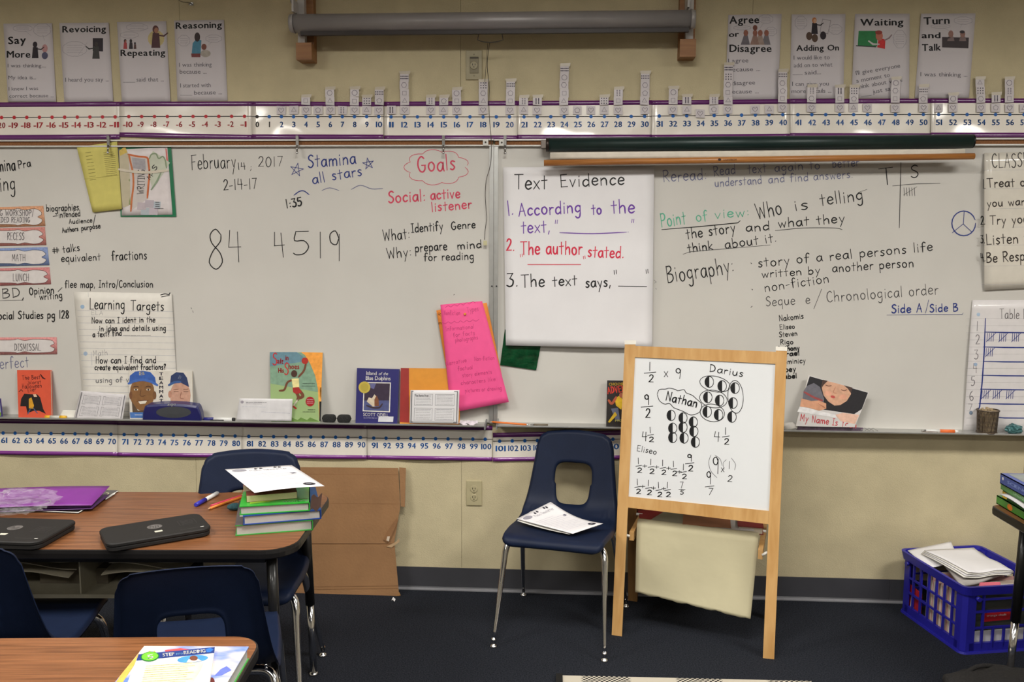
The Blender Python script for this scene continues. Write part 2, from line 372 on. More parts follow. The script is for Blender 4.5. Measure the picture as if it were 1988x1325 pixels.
MB().box((X1 + .05, Y1 / 2, CEIL / 2), (0.1, -Y1, CEIL), PLAIN).build('wall_right', kind='structure')
MB().box((0, Y1 - .05, CEIL / 2), (X1 - X0, 0.1, CEIL), PLAIN).build('wall_front', kind='structure')
# ceiling: tiles on a grid, the lay-in lights are open troffers
cm = mat((222, 220, 212), 0.9, 'ceiling_tile', noise=0.12, scale=140, bump=0.3)
MB().box((0, Y1 / 2, CEIL + .09), (X1 - X0 + .2, -Y1 + .2, 0.04), cm).build('ceiling', kind='structure')
# wall behind the boards: vinyl-covered panels with fine open joints
wall = MB(); back = mat((150, 138, 110), 0.9, 'joint')
wall.box((0, .06, CEIL / 2 + .04), (X1 - X0 + .2, 0.1, CEIL + .08), back)
WR = wall.build('wall_back', kind='structure')
seam = at(896, 960, 0).x; xs = [X0] + [seam + 1.22 * k for k in range(-3, 5) if X0 < seam + 1.22 * k < X1] + [X1]
for a, b in zip(xs, xs[1:]):
    MB().box(((a + b) / 2, .005, CEIL / 2 + .03), (b - a - .0014, 0.01, CEIL + .06), WALLM).build('wall_panel', WR)
b = MB(); prof = [(0, .104), (-.004, .1035), (-.0045, .014), (-.008, .008), (-.017, .003), (-.017, 0.0), (0, 0)]
for a, c in ((X0, seam - 1.0), (seam - 1.0, seam + 1.9), (seam + 1.9, X1)):
    b.loft([[Vector((x, y, z)) for y, z in prof] for x in (a + .0006, c - .0006)], BASEM)
BB = b.build('baseboard_back', kind='structure')
MB().loft([[Vector((x, y, z)) for y, z in ((-.0078, .0092), (-.0185, .0045), (-.0185, .0005), (-.016, .0005))] for x in (X0, X1)], LIPM).build('base_lip', BB)
# lights in the ceiling
trof = mat((235, 235, 230), 0.5, 'white_enamel'); dif = bpy.data.materials.new('diffuser'); dif.use_nodes = True
_b = dif.node_tree.nodes['Principled BSDF']; _b.inputs['Base Color'].default_value = (.9, .9, .88, 1); _b.inputs['Emission Color'].default_value = (1, .97, .92, 1); _b.inputs['Emission Strength'].default_value = 7.0
for k, (lx, ly) in enumerate(TROFFERS):
    t = MB(); 
    for sx, sy, dx, dy in ((0, .3, 1.24, .02), (0, -.3, 1.24, .02), (.61, 0, .02, .6), (-.61, 0, .02, .6)): t.box((lx + sx, ly + sy, CEIL + .03), (dx, dy, .076), trof)
    fr = t.build('ceiling_light', label='recessed fluorescent ceiling light, %s row, %s' % (('board wall', 'middle', 'rear')[k // 3], ('left', 'centre', 'right')[k % 3]), cat='light', group='recessed ceiling lights')
    MB().box((lx, ly, CEIL + .03), (1.18, .56, .006), dif).build('diffuser', fr)

# ------------------------------------------------------------------ whiteboards
S0 = wallp(0.0)
def board(name, label, xa, xb, ya, yb, rail):
    """xa/xb left and right pixel columns (measured at mid height); returns root and ink surface"""
    zt = at((xa + xb) / 2, (ya), 0).z; zb = trayz
    a, b = at(xa, 550, 0).x, at(xb, 550, 0).x
    root = thing(name, label, 'whiteboard', ((a + b) / 2, 0, zb))
    MB().box(((a + b) / 2, -.007, (zt + zb) / 2), (b - a - .02, .010, zt - zb - .02), WBOARD).build('writing_surface', root)
    return root, a, b, zt, zb
trayz = at(500, 818.8, -.09).z - .004
trayzr = at(1500, 835.0, -.09).z - .004
for nm, lab, xa, xb, tz in (('whiteboard', 'wide whiteboard on the left with lesson notes and goals, left of the metal joint', -330, 958.7, trayz), ('whiteboard', 'wide whiteboard on the right behind the easel, right of the metal joint', 959.3, 2330, trayzr)):
    a, b_ = at(xa, 550, 0).x, at(xb, 550, 0).x
    if nm and xa < 0: zt = at(480, 272.3, 0).z
    else: zt = at(1500, 270.5, 0).z
    zc0, zc1 = zt - .006, zt - .024          # cork strip
    root = thing(nm, lab, 'whiteboard', ((a + b_) / 2, 0, tz))
    MB().box(((a + b_) / 2, -.006, (zt - .03 + tz) / 2), (b_ - a - .012, .010, zt - .03 - tz), WBOARD).build('writing_surface', root)
    MB().box(((a + b_) / 2, -.0145, zt - .003), (b_ - a, .027, .006), ALUW).box(((a + b_) / 2, -.0145, zt - .0275), (b_ - a, .027, .006), ALUW).build('map_rail', root)
    MB().box(((a + b_) / 2, -.011, zt - .0152), (b_ - a - .01, .016, .0185), CORK).build('cork_strip', root)
    f = MB(); f.box((a + .009, -.013, (zt - .03 + tz) / 2), (.018, .024, zt - tz - .03), ALU); f.build('side_frame', root)
    f = MB(); f.box((b_ - .009, -.013, (zt - .03 + tz) / 2), (.018, .024, zt - tz - .03), ALU); f.build('side_frame', root)
    cx_ = b_ - .034 if xa < 0 else a + .034
    cp = MB().bbox((cx_, -.031, zt - .015), (.024, .006, .029), mat((214, 212, 206), .45, 'cap'), .002).build('end_cap', root)
    MB().cyl((cx_, -.034, zt - .015), (cx_, -.036, zt - .015), .004, mat((70, 66, 60), .4, 'screw', metal=.8)).build('screw', cp)
    # tray: floor, front lip, back kick
    ta, tb = (a, b_ - .03) if xa < 0 else (a + .02, b_)
    pr = [(-.001, .03), (-.006, .03), (-.008, .002), (-.078, .0), (-.088, .004), (-.092, .004), (-.094, .002), (-.094, -.002), (-.090, -.004), (-.088, -.004), (-.001, -.006)]
    MB().loft([[Vector((x, y, tz + z)) for y, z in pr] for x in (ta, tb)], ALU).build('marker_tray', root)
    for sx in (ta, tb):
        MB().loft([[Vector((sx + e, y, tz + z)) for y, z in ((0, .018), (-.085, .006), (-.097, .004), (-.097, -.014), (0, -.014))] for e in (-.003, .003)], mat((150, 150, 150), .45, 'tray_end', metal=.5)).build('tray_end', root)
    if xa < 0: BL_ = root
    else: BR_ = root
SB = wallp(.0112)                     # ink surface of the boards
# joint bolts
for px, py in ((955, 556), (964, 556)):
    p = at(px, py, -.025); MB().cyl(p, p - Vector((0, .003, 0)), .0035, BLACKP, 10).build('bolt', BL_ if px < 959 else BR_)

INKC = {'k': ink((30, 29, 30)), 'b': ink((44, 58, 128)), 'r': ink((205, 70, 95)), 'g': ink((88, 172, 142)), 'v': ink((110, 112, 142)), 'm': ink((70, 68, 68)), 'p': ink((108, 62, 160)), 'e': ink((120, 112, 108)), 'R': ink((208, 44, 72))}
def note(root, items, label, S=None, cname='handwriting'):
    S = S or SB
    for it in items:
        mb = MB()
        if isinstance(it[0], str): # text, one part per word
            t, p0, p1, h, w, c = it[:6]
            ws_ = t.split(' '); wid = lambda q: sum((GL[x][0] if x in GL else 2.6) + 1.1 for x in q) - 1.1
            tot = wid(t); x = 0.0; P0, P1 = Vector(p0), Vector(p1)
            for wd in ws_:
                if wd:
                    a, b = P0.lerp(P1, x / tot), P0.lerp(P1, (x + wid(wd)) / tot); mb = MB(); write(mb, S, wd, a, b, h, w, INKC[c]); mb.build(cname, root, label=label)
                    x += wid(wd) + 1.1
                x += 3.7
        else:
            pts, w, c = it[:3]; mb.line(S, pts, w, .0007, INKC[c], smooth=len(it) > 3); mb.build('drawn_stroke', root, label=label)
def star(cx, cy, r, a=0):
    return [(cx + r * math.sin(math.radians(a + 144 * k)), cy - r * math.cos(math.radians(a + 144 * k))) for k in range(6)]
def arcs(cx, cy, rx, ry, n, bump=6, a0=0, a1=360):
    """cloud outline"""
    P = []
    for k in range(n):
        for j in range(6):
            t = math.radians(a0 + (a1 - a0) * (k + j / 6) / n); q = 1 + bump / max(rx, ry) * math.sin(math.pi * j / 6)
            P.append((cx + rx * q * math.cos(t), cy + ry * q * math.sin(t)))
    return P
note(BL_, [("mina", (-4, 333), (30, 330), 24, 2.6, 'k'), ("Pra", (36, 327), (60, 323), 15, 2.2, 'k')], 'cut-off black words at the left edge')
note(BL_, [("ing", (0, 371), (30, 369), 30, 2.2, 'k')], 'black letters ing')
note(BL_, [("biographies", (90, 411), (153, 408), 13, 1.9, 'k'), ("-", (103, 424), (112, 423), 10, 2, 'k'), ("intended", (114, 423), (156, 420), 12, 1.7, 'k'), ("Audience", (134, 435), (179, 432), 9, 1.6, 'k'), ([(185, 418), (181, 437)], 2, 'k'), ("Authors", (121, 452), (152, 448), 9, 1.9, 'k'), ("purpose", (158, 448), (195, 443), 10, 1.9, 'k')], 'small black note on biographies')
note(BL_, [("#", (103, 492), (115, 491), 11, 2.4, 'k'), ("talks", (122, 491), (155, 487), 14, 2, 'k'), ("equivalent", (119, 509), (195, 505), 14, 1.9, 'k'), ("fractions", (217, 506), (285, 503), 18, 2.1, 'k')], 'black note reading talks equivalent fractions')
note(BL_, [("flee map, Intro/Conclusion", (126, 559), (297, 558), 14, 1.8, 'k'), ("BD", (4, 580), (40, 577), 18, 2, 'm'), (",", (42, 580), (48, 580), 18, 2.6, 'k'), ([(-3, 584), (46, 583)], 1, 'm'), ("Opinion", (57, 573), (105, 569), 14, 2.1, 'k'), ([(113, 566), (120, 559)], 2, 'k'), ("writing", (77, 583), (121, 579), 13, 2, 'k')], 'black note on opinion writing')
note(BL_, [("ocial Studies pg 128", (-3, 620), (134, 618), 15, 2.3, 'k')], 'black note on social studies')
note(BL_, [("erfect", (0, 717), (56, 713), 22, 1.6, 'v')], 'faint grey word')
note(BL_, [("February", (372, 330), (458, 325), 28, 1.9, 'k'), ("14", (462, 330), (477, 328), 13, 2, 'k'), (";", (485, 330), (490, 330), 12, 1.6, 'm'), ("2017", (501, 324), (549, 323), 19, 1.6, 'k'), ("2-14-17", (434, 369), (499, 366), 20, 2, 'k')], 'black handwritten date')
note(BL_, [("Stamina", (598, 325), (691, 318), 24, 2.6, 'b'), ("all stars", (607, 357), (703, 340), 20, 2.4, 'b'), (star(576, 330, 13, 10), 1.8, 'b'), (star(715, 318, 11, -10), 2, 'b'), ([(571, 379), (581, 372), (590, 371), (600, 378)], 2, 'b', 1), ([(625, 370), (640, 365), (658, 370)], 1.4, 'v', 1), ([(682, 368), (700, 360), (722, 367), (743, 366)], 1.5, 'v', 1)], 'blue heading between two drawn stars')
note(BL_, [("1:35", (556, 404), (587, 399), 16, 3, 'k')], 'black time written in bold')
note(BL_, [("8", (402, 521), (437, 521), 78, 2.1, 'k'), ("4", (443, 506), (470, 505), 60, 2.1, 'k')], 'large black number eighty-four')
note(BL_, [("4", (533, 499), (555, 497), 48, 2.2, 'k'), ("5", (567, 496), (603, 496), 46, 2.1, 'k'), ("1", (620, 501), (624, 501), 50, 2.2, 'k'), ("9", (638, 506), (663, 506), 58, 2.1, 'k')], 'large black number below the blue heading')
note(BL_, [("Goals", (811, 334), (884, 330), 30, 3, 'r'), (arcs(848, 325, 55, 30, 9, 9), 1.1, 'r')], 'pink word in a drawn cloud')
note(BL_, [("Social:", (754, 394), (826, 390), 22, 3, 'r'), ("active", (836, 387), (893, 384), 19, 3, 'r'), ("listener", (838, 411), (916, 404), 18, 2.7, 'r')], 'pink goal lines')
note(BL_, [("What:", (744, 467), (796, 463), 21, 2.2, 'k'), ("Identify", (799, 452), (860, 447), 17, 2.4, 'k'), ("Genre", (876, 446), (923, 443), 15, 2.3, 'k'), ("Why:", (752, 502), (799, 497), 20, 2.2, 'k'), ("prepare", (806, 490), (868, 485), 17, 2.4, 'k'), ("mind", (888, 485), (935, 481), 15, 2.4, 'k'), ("for reading", (823, 507), (920, 504), 15, 2.2, 'k')], 'black goal lines')
note(BL_, [([(371, 598), (372, 600)], 1.5, 'k'), ([(374, 604), (375, 607)], 1.5, 'm'), ([(881, 573), (882, 572)], 1.6, 'k')], 'stray dots')
note(BR_, [("Reread:", (1288, 354), (1372, 348), 22, 2, 'v'), ("Read", (1386, 342), (1428, 338), 19, 1.8, 'v'), ("text", (1452, 337), (1488, 334), 18, 1.8, 'v'), ("again to", (1504, 333), (1592, 328), 17, 1.8, 'v'), ("better", (1616, 326), (1668, 322), 17, 1.8, 'v'), ("understand", (1388, 363), (1479, 357), 16, 1.9, 'v'), ("and find answers.", (1492, 356), (1656, 345), 16, 1.8, 'v')], 'faint blue reread note')
note(BR_, [("Point", (1284, 441), (1332, 435), 26, 2.4, 'g'), ("of", (1352, 431), (1374, 428), 20, 2, 'g'), ("view:", (1388, 425), (1455, 419), 18, 2.2, 'g')], 'green handwritten heading')
note(BR_, [([(1285, 446), (1360, 440), (1432, 433), (1437, 429)], 1.8, 'k'), ("Who", (1471, 426), (1519, 416), 30, 2.4, 'k'), ("is", (1543, 410), (1570, 405), 21, 2.4, 'k'), ("telling", (1593, 400), (1676, 388), 24, 2.4, 'k'), ([(1666, 374), (1683, 368)], 1.2, 'm'), ("the story", (1333, 464), (1428, 451), 20, 2.4, 'k'), ("and", (1448, 450), (1494, 447), 17, 2.4, 'k'), ("what they", (1511, 442), (1640, 432), 18, 2.4, 'k'), ([(1505, 448), (1560, 443), (1620, 443), (1635, 446)], 1.2, 'm', 1), ("think", (1336, 491), (1384, 484), 17, 2.6, 'k'), ("about it.", (1408, 483), (1508, 469), 18, 2.2, 'k'), ([(1326, 494), (1340, 489), (1495, 476)], 1.2, 'm')], 'black point of view note')
note(BR_, [("Biography:", (1296, 550), (1426, 529), 32, 2.3, 'k'), ([(1270, 544), (1274, 548), (1271, 550)], 1, 'm'), ([(1273, 560), (1274, 562)], 1.2, 'm')], 'black word Biography')
note(BR_, [("story of a real persons life", (1472, 519), (1811, 487), 18, 2.1, 'k'), ([(1458, 511), (1459, 512)], 2, 'k'), ("written by", (1479, 540), (1592, 531), 15, 2.1, 'k'), ("another person", (1616, 529), (1774, 518), 17, 2.1, 'k'), ("non-fiction", (1485, 567), (1610, 549), 18, 1.8, 'k'), ([(1460, 562), (1461, 563)], 2, 'k'), ([(1458, 597), (1460, 595)], 1.8, 'k'), ("Seque  e", (1487, 595), (1573, 589), 18, 1.5, 'm'), ([(1595, 562), (1580, 600)], 1.4, 'm'), ("Chronological order", (1605, 587), (1822, 571), 21, 1.6, 'm')], 'black list defining a biography')
note(BR_, [("Side A", (1731, 608), (1790, 606), 16, 2.6, 'b'), ([(1803, 583), (1797, 608)], 1.4, 'b'), ("Side B", (1805, 606), (1860, 604), 15, 2.4, 'b'), ([(1722, 612), (1790, 611), (1868, 611), (1870, 608)], 1.3, 'v')], 'blue underlined side labels')
note(BR_, [("Nakomis", (1513, 624), (1560, 619), 11, 1.8, 'k'), ("Eliseo", (1514, 640), (1543, 638), 9, 1.6, 'k'), ("Steven", (1513, 655), (1548, 652), 10, 1.7, 'k'), ("Rigo", (1515, 669), (1540, 668), 9, 1.8, 'k'), ("Anthony", (1510, 682), (1552, 680), 9, 2.6, 'k'), ("Israel", (1513, 693), (1552, 690), 9, 2.6, 'k'), ("Dominicy", (1514, 708), (1564, 705), 10, 1.7, 'k'), ("Joey", (1517, 723), (1545, 721), 10, 2.4, 'k'), ("Isabel", (1510, 737), (1547, 734), 9, 2.6, 'k')], 'column of small black names')
note(BR_, [([(1706, 328), (1733, 325)], 2, 'k'), ([(1720, 327), (1723, 358)], 3, 'k'), ([(1749, 316), (1748, 360), (1746, 442)], 1.8, 'm'), ([(1733, 361), (1780, 357), (1825, 356)], 1.3, 'm'), ("S", (1768, 346), (1784, 345), 24, 2, 'k')] + [([(1755 + 5 * k, 365), (1756 + 5 * k, 380)], 1.5, 'm') for k in range(5)] + [([(1754, 379), (1780, 363)], 1.2, 'm')], 'tally chart headed T and S')
note(BR_, [([(1871 + 23 * math.cos(t / 10 * math.pi), 434 + 24 * math.sin(t / 10 * math.pi)) for t in range(20)], 2.2, 'b')] + [([(1870, 435), q], 2, 'b') for q in ((1872, 411), (1849, 452), (1886, 450))] , 'blue circle cut in three')
sm = MB(); sm.line(SB, [(1849 + 0, 434), (1849, 450)], .5, .0007, INKC['b'])

ONES = 'zero one two three four five six seven eight nine ten eleven twelve thirteen fourteen fifteen sixteen seventeen eighteen nineteen'.split(); TENS = '. . twenty thirty forty fifty sixty seventy eighty ninety'.split()
def nw(n):
    if n < 0: return 'minus ' + nw(-n)
    if n < 20: return ONES[n]
    if n < 100: return TENS[n // 10] + ('' if n % 10 == 0 else '-' + ONES[n % 10])
    return 'one hundred' + ('' if n == 100 else ' ' + nw(n - 100))
# ------------------------------------------------------------------ number line strips
LAMP = bpy.data.materials.new('laminated_card')
def lam(rgb, name):
    m = mat(rgb, 0.32, name, noise=.03, scale=5, coat=1.0); nt = m.node_tree; b = nt.nodes['Principled BSDF']
    if 'wav' not in m:
        n = nt.nodes.new('ShaderNodeTexNoise'); n.inputs['Scale'].default_value = 3.8; n.inputs['Detail'].default_value = 1.0
        tc = nt.nodes.new('ShaderNodeTexCoord'); nt.links.new(tc.outputs['Object'], n.inputs['Vector'])
        bp = nt.nodes.new('ShaderNodeBump'); bp.inputs['Strength'].default_value = .6; bp.inputs['Distance'].default_value = .09
        nt.links.new(n.outputs['Fac'], bp.inputs['Height']); nt.links.new(bp.outputs[0], b.inputs['Coat Normal']); m['wav'] = 1
        b.inputs['Coat Roughness'].default_value = .16
    return m
CARD = lam((232, 225, 214), 'strip_card'); PURP = lam((98, 34, 104), 'purple_border'); PURPL = lam((126, 52, 138), 'purple_border')
NB = ink((38, 92, 160)); NR = ink((176, 48, 56)); NK = ink((40, 34, 32)); DOTB = ink((26, 92, 168)); DOTR = ink((186, 42, 52))
def strip(nums, xa, xb, ta, tb, ba, bb, xf, la, lb, lower=False, label=''):
    """ta/tb, ba/bb: top and bottom pixel rows at left and right end; xf(n) column of each number; la/lb line row"""
    T = lambda x: ta + (tb - ta) * (x - xa) / (xb - xa); Bt = lambda x: ba + (bb - ba) * (x - xa) / (xb - xa); Ln = lambda x: la + (lb - la) * (x - xa) / (xb - xa)
    ph = rnd.uniform(0, 6)
    def S(px, py, off=0.0):
        v = (py - T(px)) / (Bt(px) - T(px)); u = (px - xa) / (xb - xa)
        bul = .0035 + .0055 * math.sin(math.pi * u * 1.0) ** 2 * v + .0035 * math.sin(ph + 7 * u) * v + (.006 * max(0, v - .72) ** 1 if lower else 0)
        return at(px, py, -(.003 + max(0, bul) + off))
    bt = 9.0
    m = MB(); m.sheet(lambda u, v: S(xa + (xb - xa) * u, T(xa + (xb - xa) * u) + (Bt(xa + (xb - xa) * u) - T(xa + (xb - xa) * u)) * v), 24, 8, CARD, .0006)
    r = m.build('number_line_strip', label=label, cat='number line', group='laminated number line strips')
    def band(f0, f1, mt, nm):
        q = MB(); q.sheet(lambda u, v: S(xa + (xb - xa) * u, f0(xa + (xb - xa) * u) + (f1(xa + (xb - xa) * u) - f0(xa + (xb - xa) * u)) * v, .0008), 24, 1, mt, .0003); q.build(nm, r)
    band(T, lambda x: T(x) + bt, PURP, 'top_border'); band(lambda x: Bt(x) - (7.5 if lower else bt), Bt, PURPL if lower else PURP, 'bottom_border')
    q = MB(); q.line(S, [(x, Ln(x)) for x in [xa + (xb - xa) * k / 12 for k in range(13)]], 1.5, .0009, NK); q.build('drawn_line', r)
    q = MB()
    for n in nums: q = MB(); q.ell(S, xf(n), Ln(xf(n)), 3.4, 3.5, .0012, (DOTR if n < 0 else NK if n == 0 else DOTB), n=14); q.build('dot', r)
    q = MB()
    for n in nums:
        x = xf(n) + (2 if lower else .5) - (2.5 if n < 0 else 0); y = Ln(x) + (19.5 if lower else 20.5); s_ = str(n); wd = {1: 7, 2: 15.5, 3: 20}[len(s_)]
        if n in (1, ): wd = 2.2
        if s_.endswith('1') and len(s_) == 2: wd -= 3
        if s_[0] == '1' and len(s_) == 2 and n > 0: wd -= 3
        if s_ == '11': wd = 9
        if n < 0: wd = 19 if len(s_) == 3 else 12
        q = MB(); printed(q, S, s_, (x - wd / 2, y), (x + wd / 2, y), 10.5, NR if n < 0 else NK if n <= 1 else NB, bold=1, off=.0012); q.build('printed_number', r)
    return r, S
def lf(n0, x0, n1, x1): return lambda n: x0 + (x1 - x0) * (n - n0) / (n1 - n0)
UP = [(range(-20, -10), -18, 232.5, 199, 197.5, 271.5, 270, lf(-20, 3, -11, 223.5), 228.4, 227), (range(-10, 0), 232, 489.5, 197.5, 197, 266, 271, lf(-10, 250, -1, 474.6), 226.5, 225.9),
      (range(0, 11), 489, 744.5, 197, 198, 270, 270.5, lf(0, 499, 10, 735.4), 226.6, 226.6), (range(11, 21), 745.5, 1004, 197.5, 196, 272, 272, lf(11, 759.3, 20, 989), 227, 227),
      (range(21, 31), 1003.5, 1265.5, 196.3, 194.6, 271, 270.5, lf(21, 1017.3, 30, 1251.5), 227, 226), (range(31, 41), 1265, 1533.5, 195, 192.5, 271, 268.5, lf(31, 1280, 40, 1519.7), 225.6, 222.6),
      (range(41, 51), 1534, 1808, 192.5, 191.5, 267.5, 268, lf(41, 1549, 50, 1792.6), 222.8, 222.4), (range(51, 61), 1807.5, 2085, 191.3, 191, 266.5, 267, lf(51, 1822.4, 60, 2071), 222.4, 222.6)]
STR = {}
for a in UP:
    r_, S_ = strip(*a, label='laminated number line strip from %s to %s above the boards' % (nw(a[0][0]), nw(a[0][-1])))
    for n in a[0]: STR[n] = (a[7](n), S_)
LO = [(range(61, 71), -18, 228, 813, 816, 883, 886, lf(61, 6, 70, 215.4), 841, 843.7), (range(71, 81), 227.5, 470.5, 816.5, 820, 886.5, 889, lf(71, 241, 80, 456.4), 844, 847.3),
      (range(81, 91), 470, 712, 820, 824, 889.5, 892, lf(81, 483, 90, 699.7), 847.7, 850), (range(91, 101), 711.5, 956, 824, 827, 892, 895.5, lf(91, 725.4, 100, 942), 851, 853.5), (range(101, 111), 957, 1206, 841, 836, 896.5, 892, lf(101, 970, 110, 1190), 857.3, 853)]
for a in LO: strip(*a, lower=True, label='laminated number line strip from %s to %s below the tray' % (nw(a[0][0]), nw(a[0][-1])))

# ------------------------------------------------------------------ little paper tags with shapes taped above the numbers
TAGM = mat((206, 199, 202), 0.55, 'tag_paper', noise=.04, coat=.3); TAPEM = mat((196, 186, 170), .35, 'clear_tape', noise=.05)
TI = ink((118, 110, 122)); TD = ink((60, 52, 72))
def tagshape(mb, S, kind, x, y, r=5.2):
    if kind == 'heart':
        P = [(x, y + r), (x - r * .9, y), (x - r, y - r * .55), (x - r * .5, y - r * .9), (x, y - r * .35), (x + r * .5, y - r * .9), (x + r, y - r * .55), (x + r * .9, y)]
        mb.line(S, P, 1.0, .0006, TI, closed=True); return
    if kind in ('tri', 'sq', 'pent', 'hex', 'oct'):
        n = {'tri': 3, 'sq': 4, 'pent': 5, 'hex': 6, 'oct': 9}[kind]; a0 = {'sq': 45}.get(kind, -90) if kind != 'hex' else 0
        mb.line(S, [(x + r * math.cos(math.radians(a0 + 360 * k / n)), y + r * math.sin(math.radians(a0 + 360 * k / n))) for k in range(n)], 1.0, .0006, TI, closed=True); return
    g = {'d9': (3, 3), 'd10': (5, 2), 'd7': (2, 4), 'd11': (2, 5), 'd12': (6, 2)}[kind]; sx, sy = (9.6 / max(g[0] - 1, 1) if g[0] > 2 else 5), (9.6 / max(g[1] - 1, 1) if g[1] > 2 else 4.5)
    for i in range(g[0]):
        for j in range(g[1]): mb.ell(S, x + (i - (g[0] - 1) / 2) * sx * (1.4 if g[0] > 4 else 1), y + (j - (g[1] - 1) / 2) * sy, 1.25, 1.25, .0006, TD if kind != 'd7' else TI, n=6)
WORD = {'heart': 'a heart', 'tri': 'a triangle', 'sq': 'a square', 'pent': 'a pentagon', 'hex': 'a hexagon', 'oct': 'a circle', 'd7': 'faint dots', 'd9': 'nine dots', 'd10': 'ten dots', 'd11': 'eleven dots', 'd12': 'twelve dots'}
TAGS = {2: ['heart'], 3: ['tri'], 4: ['heart', 'sq'], 5: ['pent'], 6: ['heart', 'tri', 'hex'], 7: ['d7'], 8: ['heart', 'sq', 'oct'], 9: ['tri', 'd9'], 10: ['heart', 'pent', 'd10'], 11: ['d11'], 12: ['heart', 'tri', 'sq', 'hex', 'd12'],
        14: ['heart', 'd7'], 15: ['tri', 'pent'], 16: ['heart', 'sq', 'oct'], 18: ['heart', 'tri', 'hex', 'd9'], 20: ['heart', 'sq', 'pent', 'd10'], 21: ['tri', 'd7'], 22: ['heart', 'd11'], 24: ['heart', 'tri', 'sq', 'hex', 'oct', 'd12'],
        25: ['pent'], 26: ['heart'], 27: ['tri', 'd9'], 28: ['heart', 'sq', 'd7'], 30: ['heart', 'tri', 'pent', 'hex', 'd10'], 32: ['heart', 'sq', 'oct'], 33: ['tri', 'd11'], 34: ['heart'], 35: ['pent', 'd7'], 36: ['heart', 'tri', 'sq', 'hex', 'd9', 'd12'],
        38: ['heart'], 39: ['tri'], 40: ['heart', 'sq', 'pent', 'hex', 'd10'], 42: ['heart', 'hex', 'd7'], 44: ['heart', 'sq', 'd11'], 45: ['tri', 'pent', 'd9'], 46: ['heart'], 48: ['heart', 'sq', 'hex', 'oct'], 50: ['heart', 'pent', 'd10'], 51: ['tri'],
        52: ['heart', 'oct'], 54: ['heart', 'hex', 'd9', 'tri'], 55: ['pent', 'd11'], 56: ['heart', 'sq', 'd7', 'oct'], 57: ['tri']}
for n, L in TAGS.items():
    x0_, Sx = STR[n]; base = 214.0 if n < 31 else (213 if n < 40 else 209.5)
    if n == 34: base = 220
    x = x0_ + rnd.uniform(-.8, .8)
    for k, kd in enumerate(L):
        y = base - (0 if k == 0 else 18 + 15.3 * (k - 1)) + rnd.uniform(-.6, .6)
        x += rnd.uniform(-.9, 1.2) if k else 0
        hw, hh = 8.6, (8.2 if k == 0 else 7.9); tilt = rnd.uniform(-.6, .6)
        Y = .0145 if n > 34 or k == 0 or k == 1 else .0032
        Sg = wallp(Y + .0009 * k if k < 2 else (.0165 if n > 34 else .0145) - .0005 * (k % 2))
        Sg = wallp({0: .0135, 1: .0142}.get(k, .0150 - .0007 * (k % 2)))
        mb = MB().prism(Sg, [(x - hw, y - hh + tilt), (x + hw, y - hh - tilt), (x + hw, y + hh - tilt), (x - hw, y + hh + tilt)], -.0004, .0, TAGM)
        where = 'on the strip itself' if k == 0 else ('just above the strip' if k == 1 else ('third', 'fourth', 'fifth')[k - 2] + ' from the bottom' if k < len(L) - 1 else 'topmost of its column')
        t = mb.build('paper_tag', label='small paper tag with %s above number %s, %s' % (WORD[kd], nw(n), where), cat='tag', group='paper shape tags on the number line')
        q = MB(); tagshape(q, Sg, kd, x, y); q.build('printed_shape', t)
    if len(L) > 1:
        q = MB().prism(Sg, [(x - hw - rnd.uniform(-1, 2), y - hh - 4), (x + hw + 3, y - hh - 5), (x + hw + 2, y - hh + 1.5), (x - hw, y - hh + 1.5)], .0002, .0004, TAPEM); q.build('tape', t)

# ================================================================== posters above the number line
POSTERM = mat((206, 200, 204), 0.62, 'poster_paper', noise=.03, scale=4, spec=.3)
PB = ink((28, 26, 30)); PGY = ink((88, 84, 92)); PL = ink((160, 154, 164)); SKB = mat((84, 50, 36), .6, 'ink_brown'); SKP = mat((206, 150, 126), .6, 'ink_skin')
def C(*c): return ink(c)
def poster(label, TL, TR, BR, BL, texts, art, bold=()):
    ph = rnd.uniform(0, 6)
    def S(px, py, off=0.0):
        v = (py - TL[1]) / (BL[1] - TL[1]); u = (px - TL[0]) / (TR[0] - TL[0])
        return at(px, py, -(.0016 + .0022 * (1 + math.sin(ph + 5 * v)) * (.4 + .6 * abs(u - .5)) + off))
    m = MB(); m.sheet(lambda u, v: S(TL[0] * (1 - u) * (1 - v) + TR[0] * u * (1 - v) + BR[0] * u * v + BL[0] * (1 - u) * v, TL[1] * (1 - u) * (1 - v) + TR[1] * u * (1 - v) + BR[1] * u * v + BL[1] * (1 - u) * v), 8, 14, POSTERM, .0004)
    r = m.build('poster', label=label, cat='poster', group='talk-move posters taped above the number line')
    for t, x0, y0, x1, y1, h in bold: q = MB(); printed(q, S, t, (x0, y0), (x1, y1), h, PB, 1); q.build('title_word', r)
    for t, x0, y0, x1, y1, h in texts:
        q = MB()
        if set(t) == {'_'}: q.line(S, [(x0, y0), (x1, y1)], 1, .0006, PGY)
        else: printed(q, S, t, (x0, y0), (x1, y1), h, PGY)
        q.build('sentence_starter', r)
    q = MB(); art(q, S); q.build('picture', r)
    return r
def bubble(q, S, cx, cy, rx, ry, tail=None, n=3):
    q.line(S, arcs(cx, cy, rx, ry, 8, 1.2), .7, .0005, PL)
    for k in range(n):
        y = cy + (k - (n - 1) / 2) * ry * 1.3 / max(n, 1); scribble(q, S, (cx - rx * .65, y), (cx + rx * .65, y), 1.6, PL, seed=int(cx * 7 + k))
    if tail: q.line(S, [(cx + tail[0] * .3, cy + ry * .8), tail and (cx + tail[0], cy + tail[1])], .7, .0005, PL)
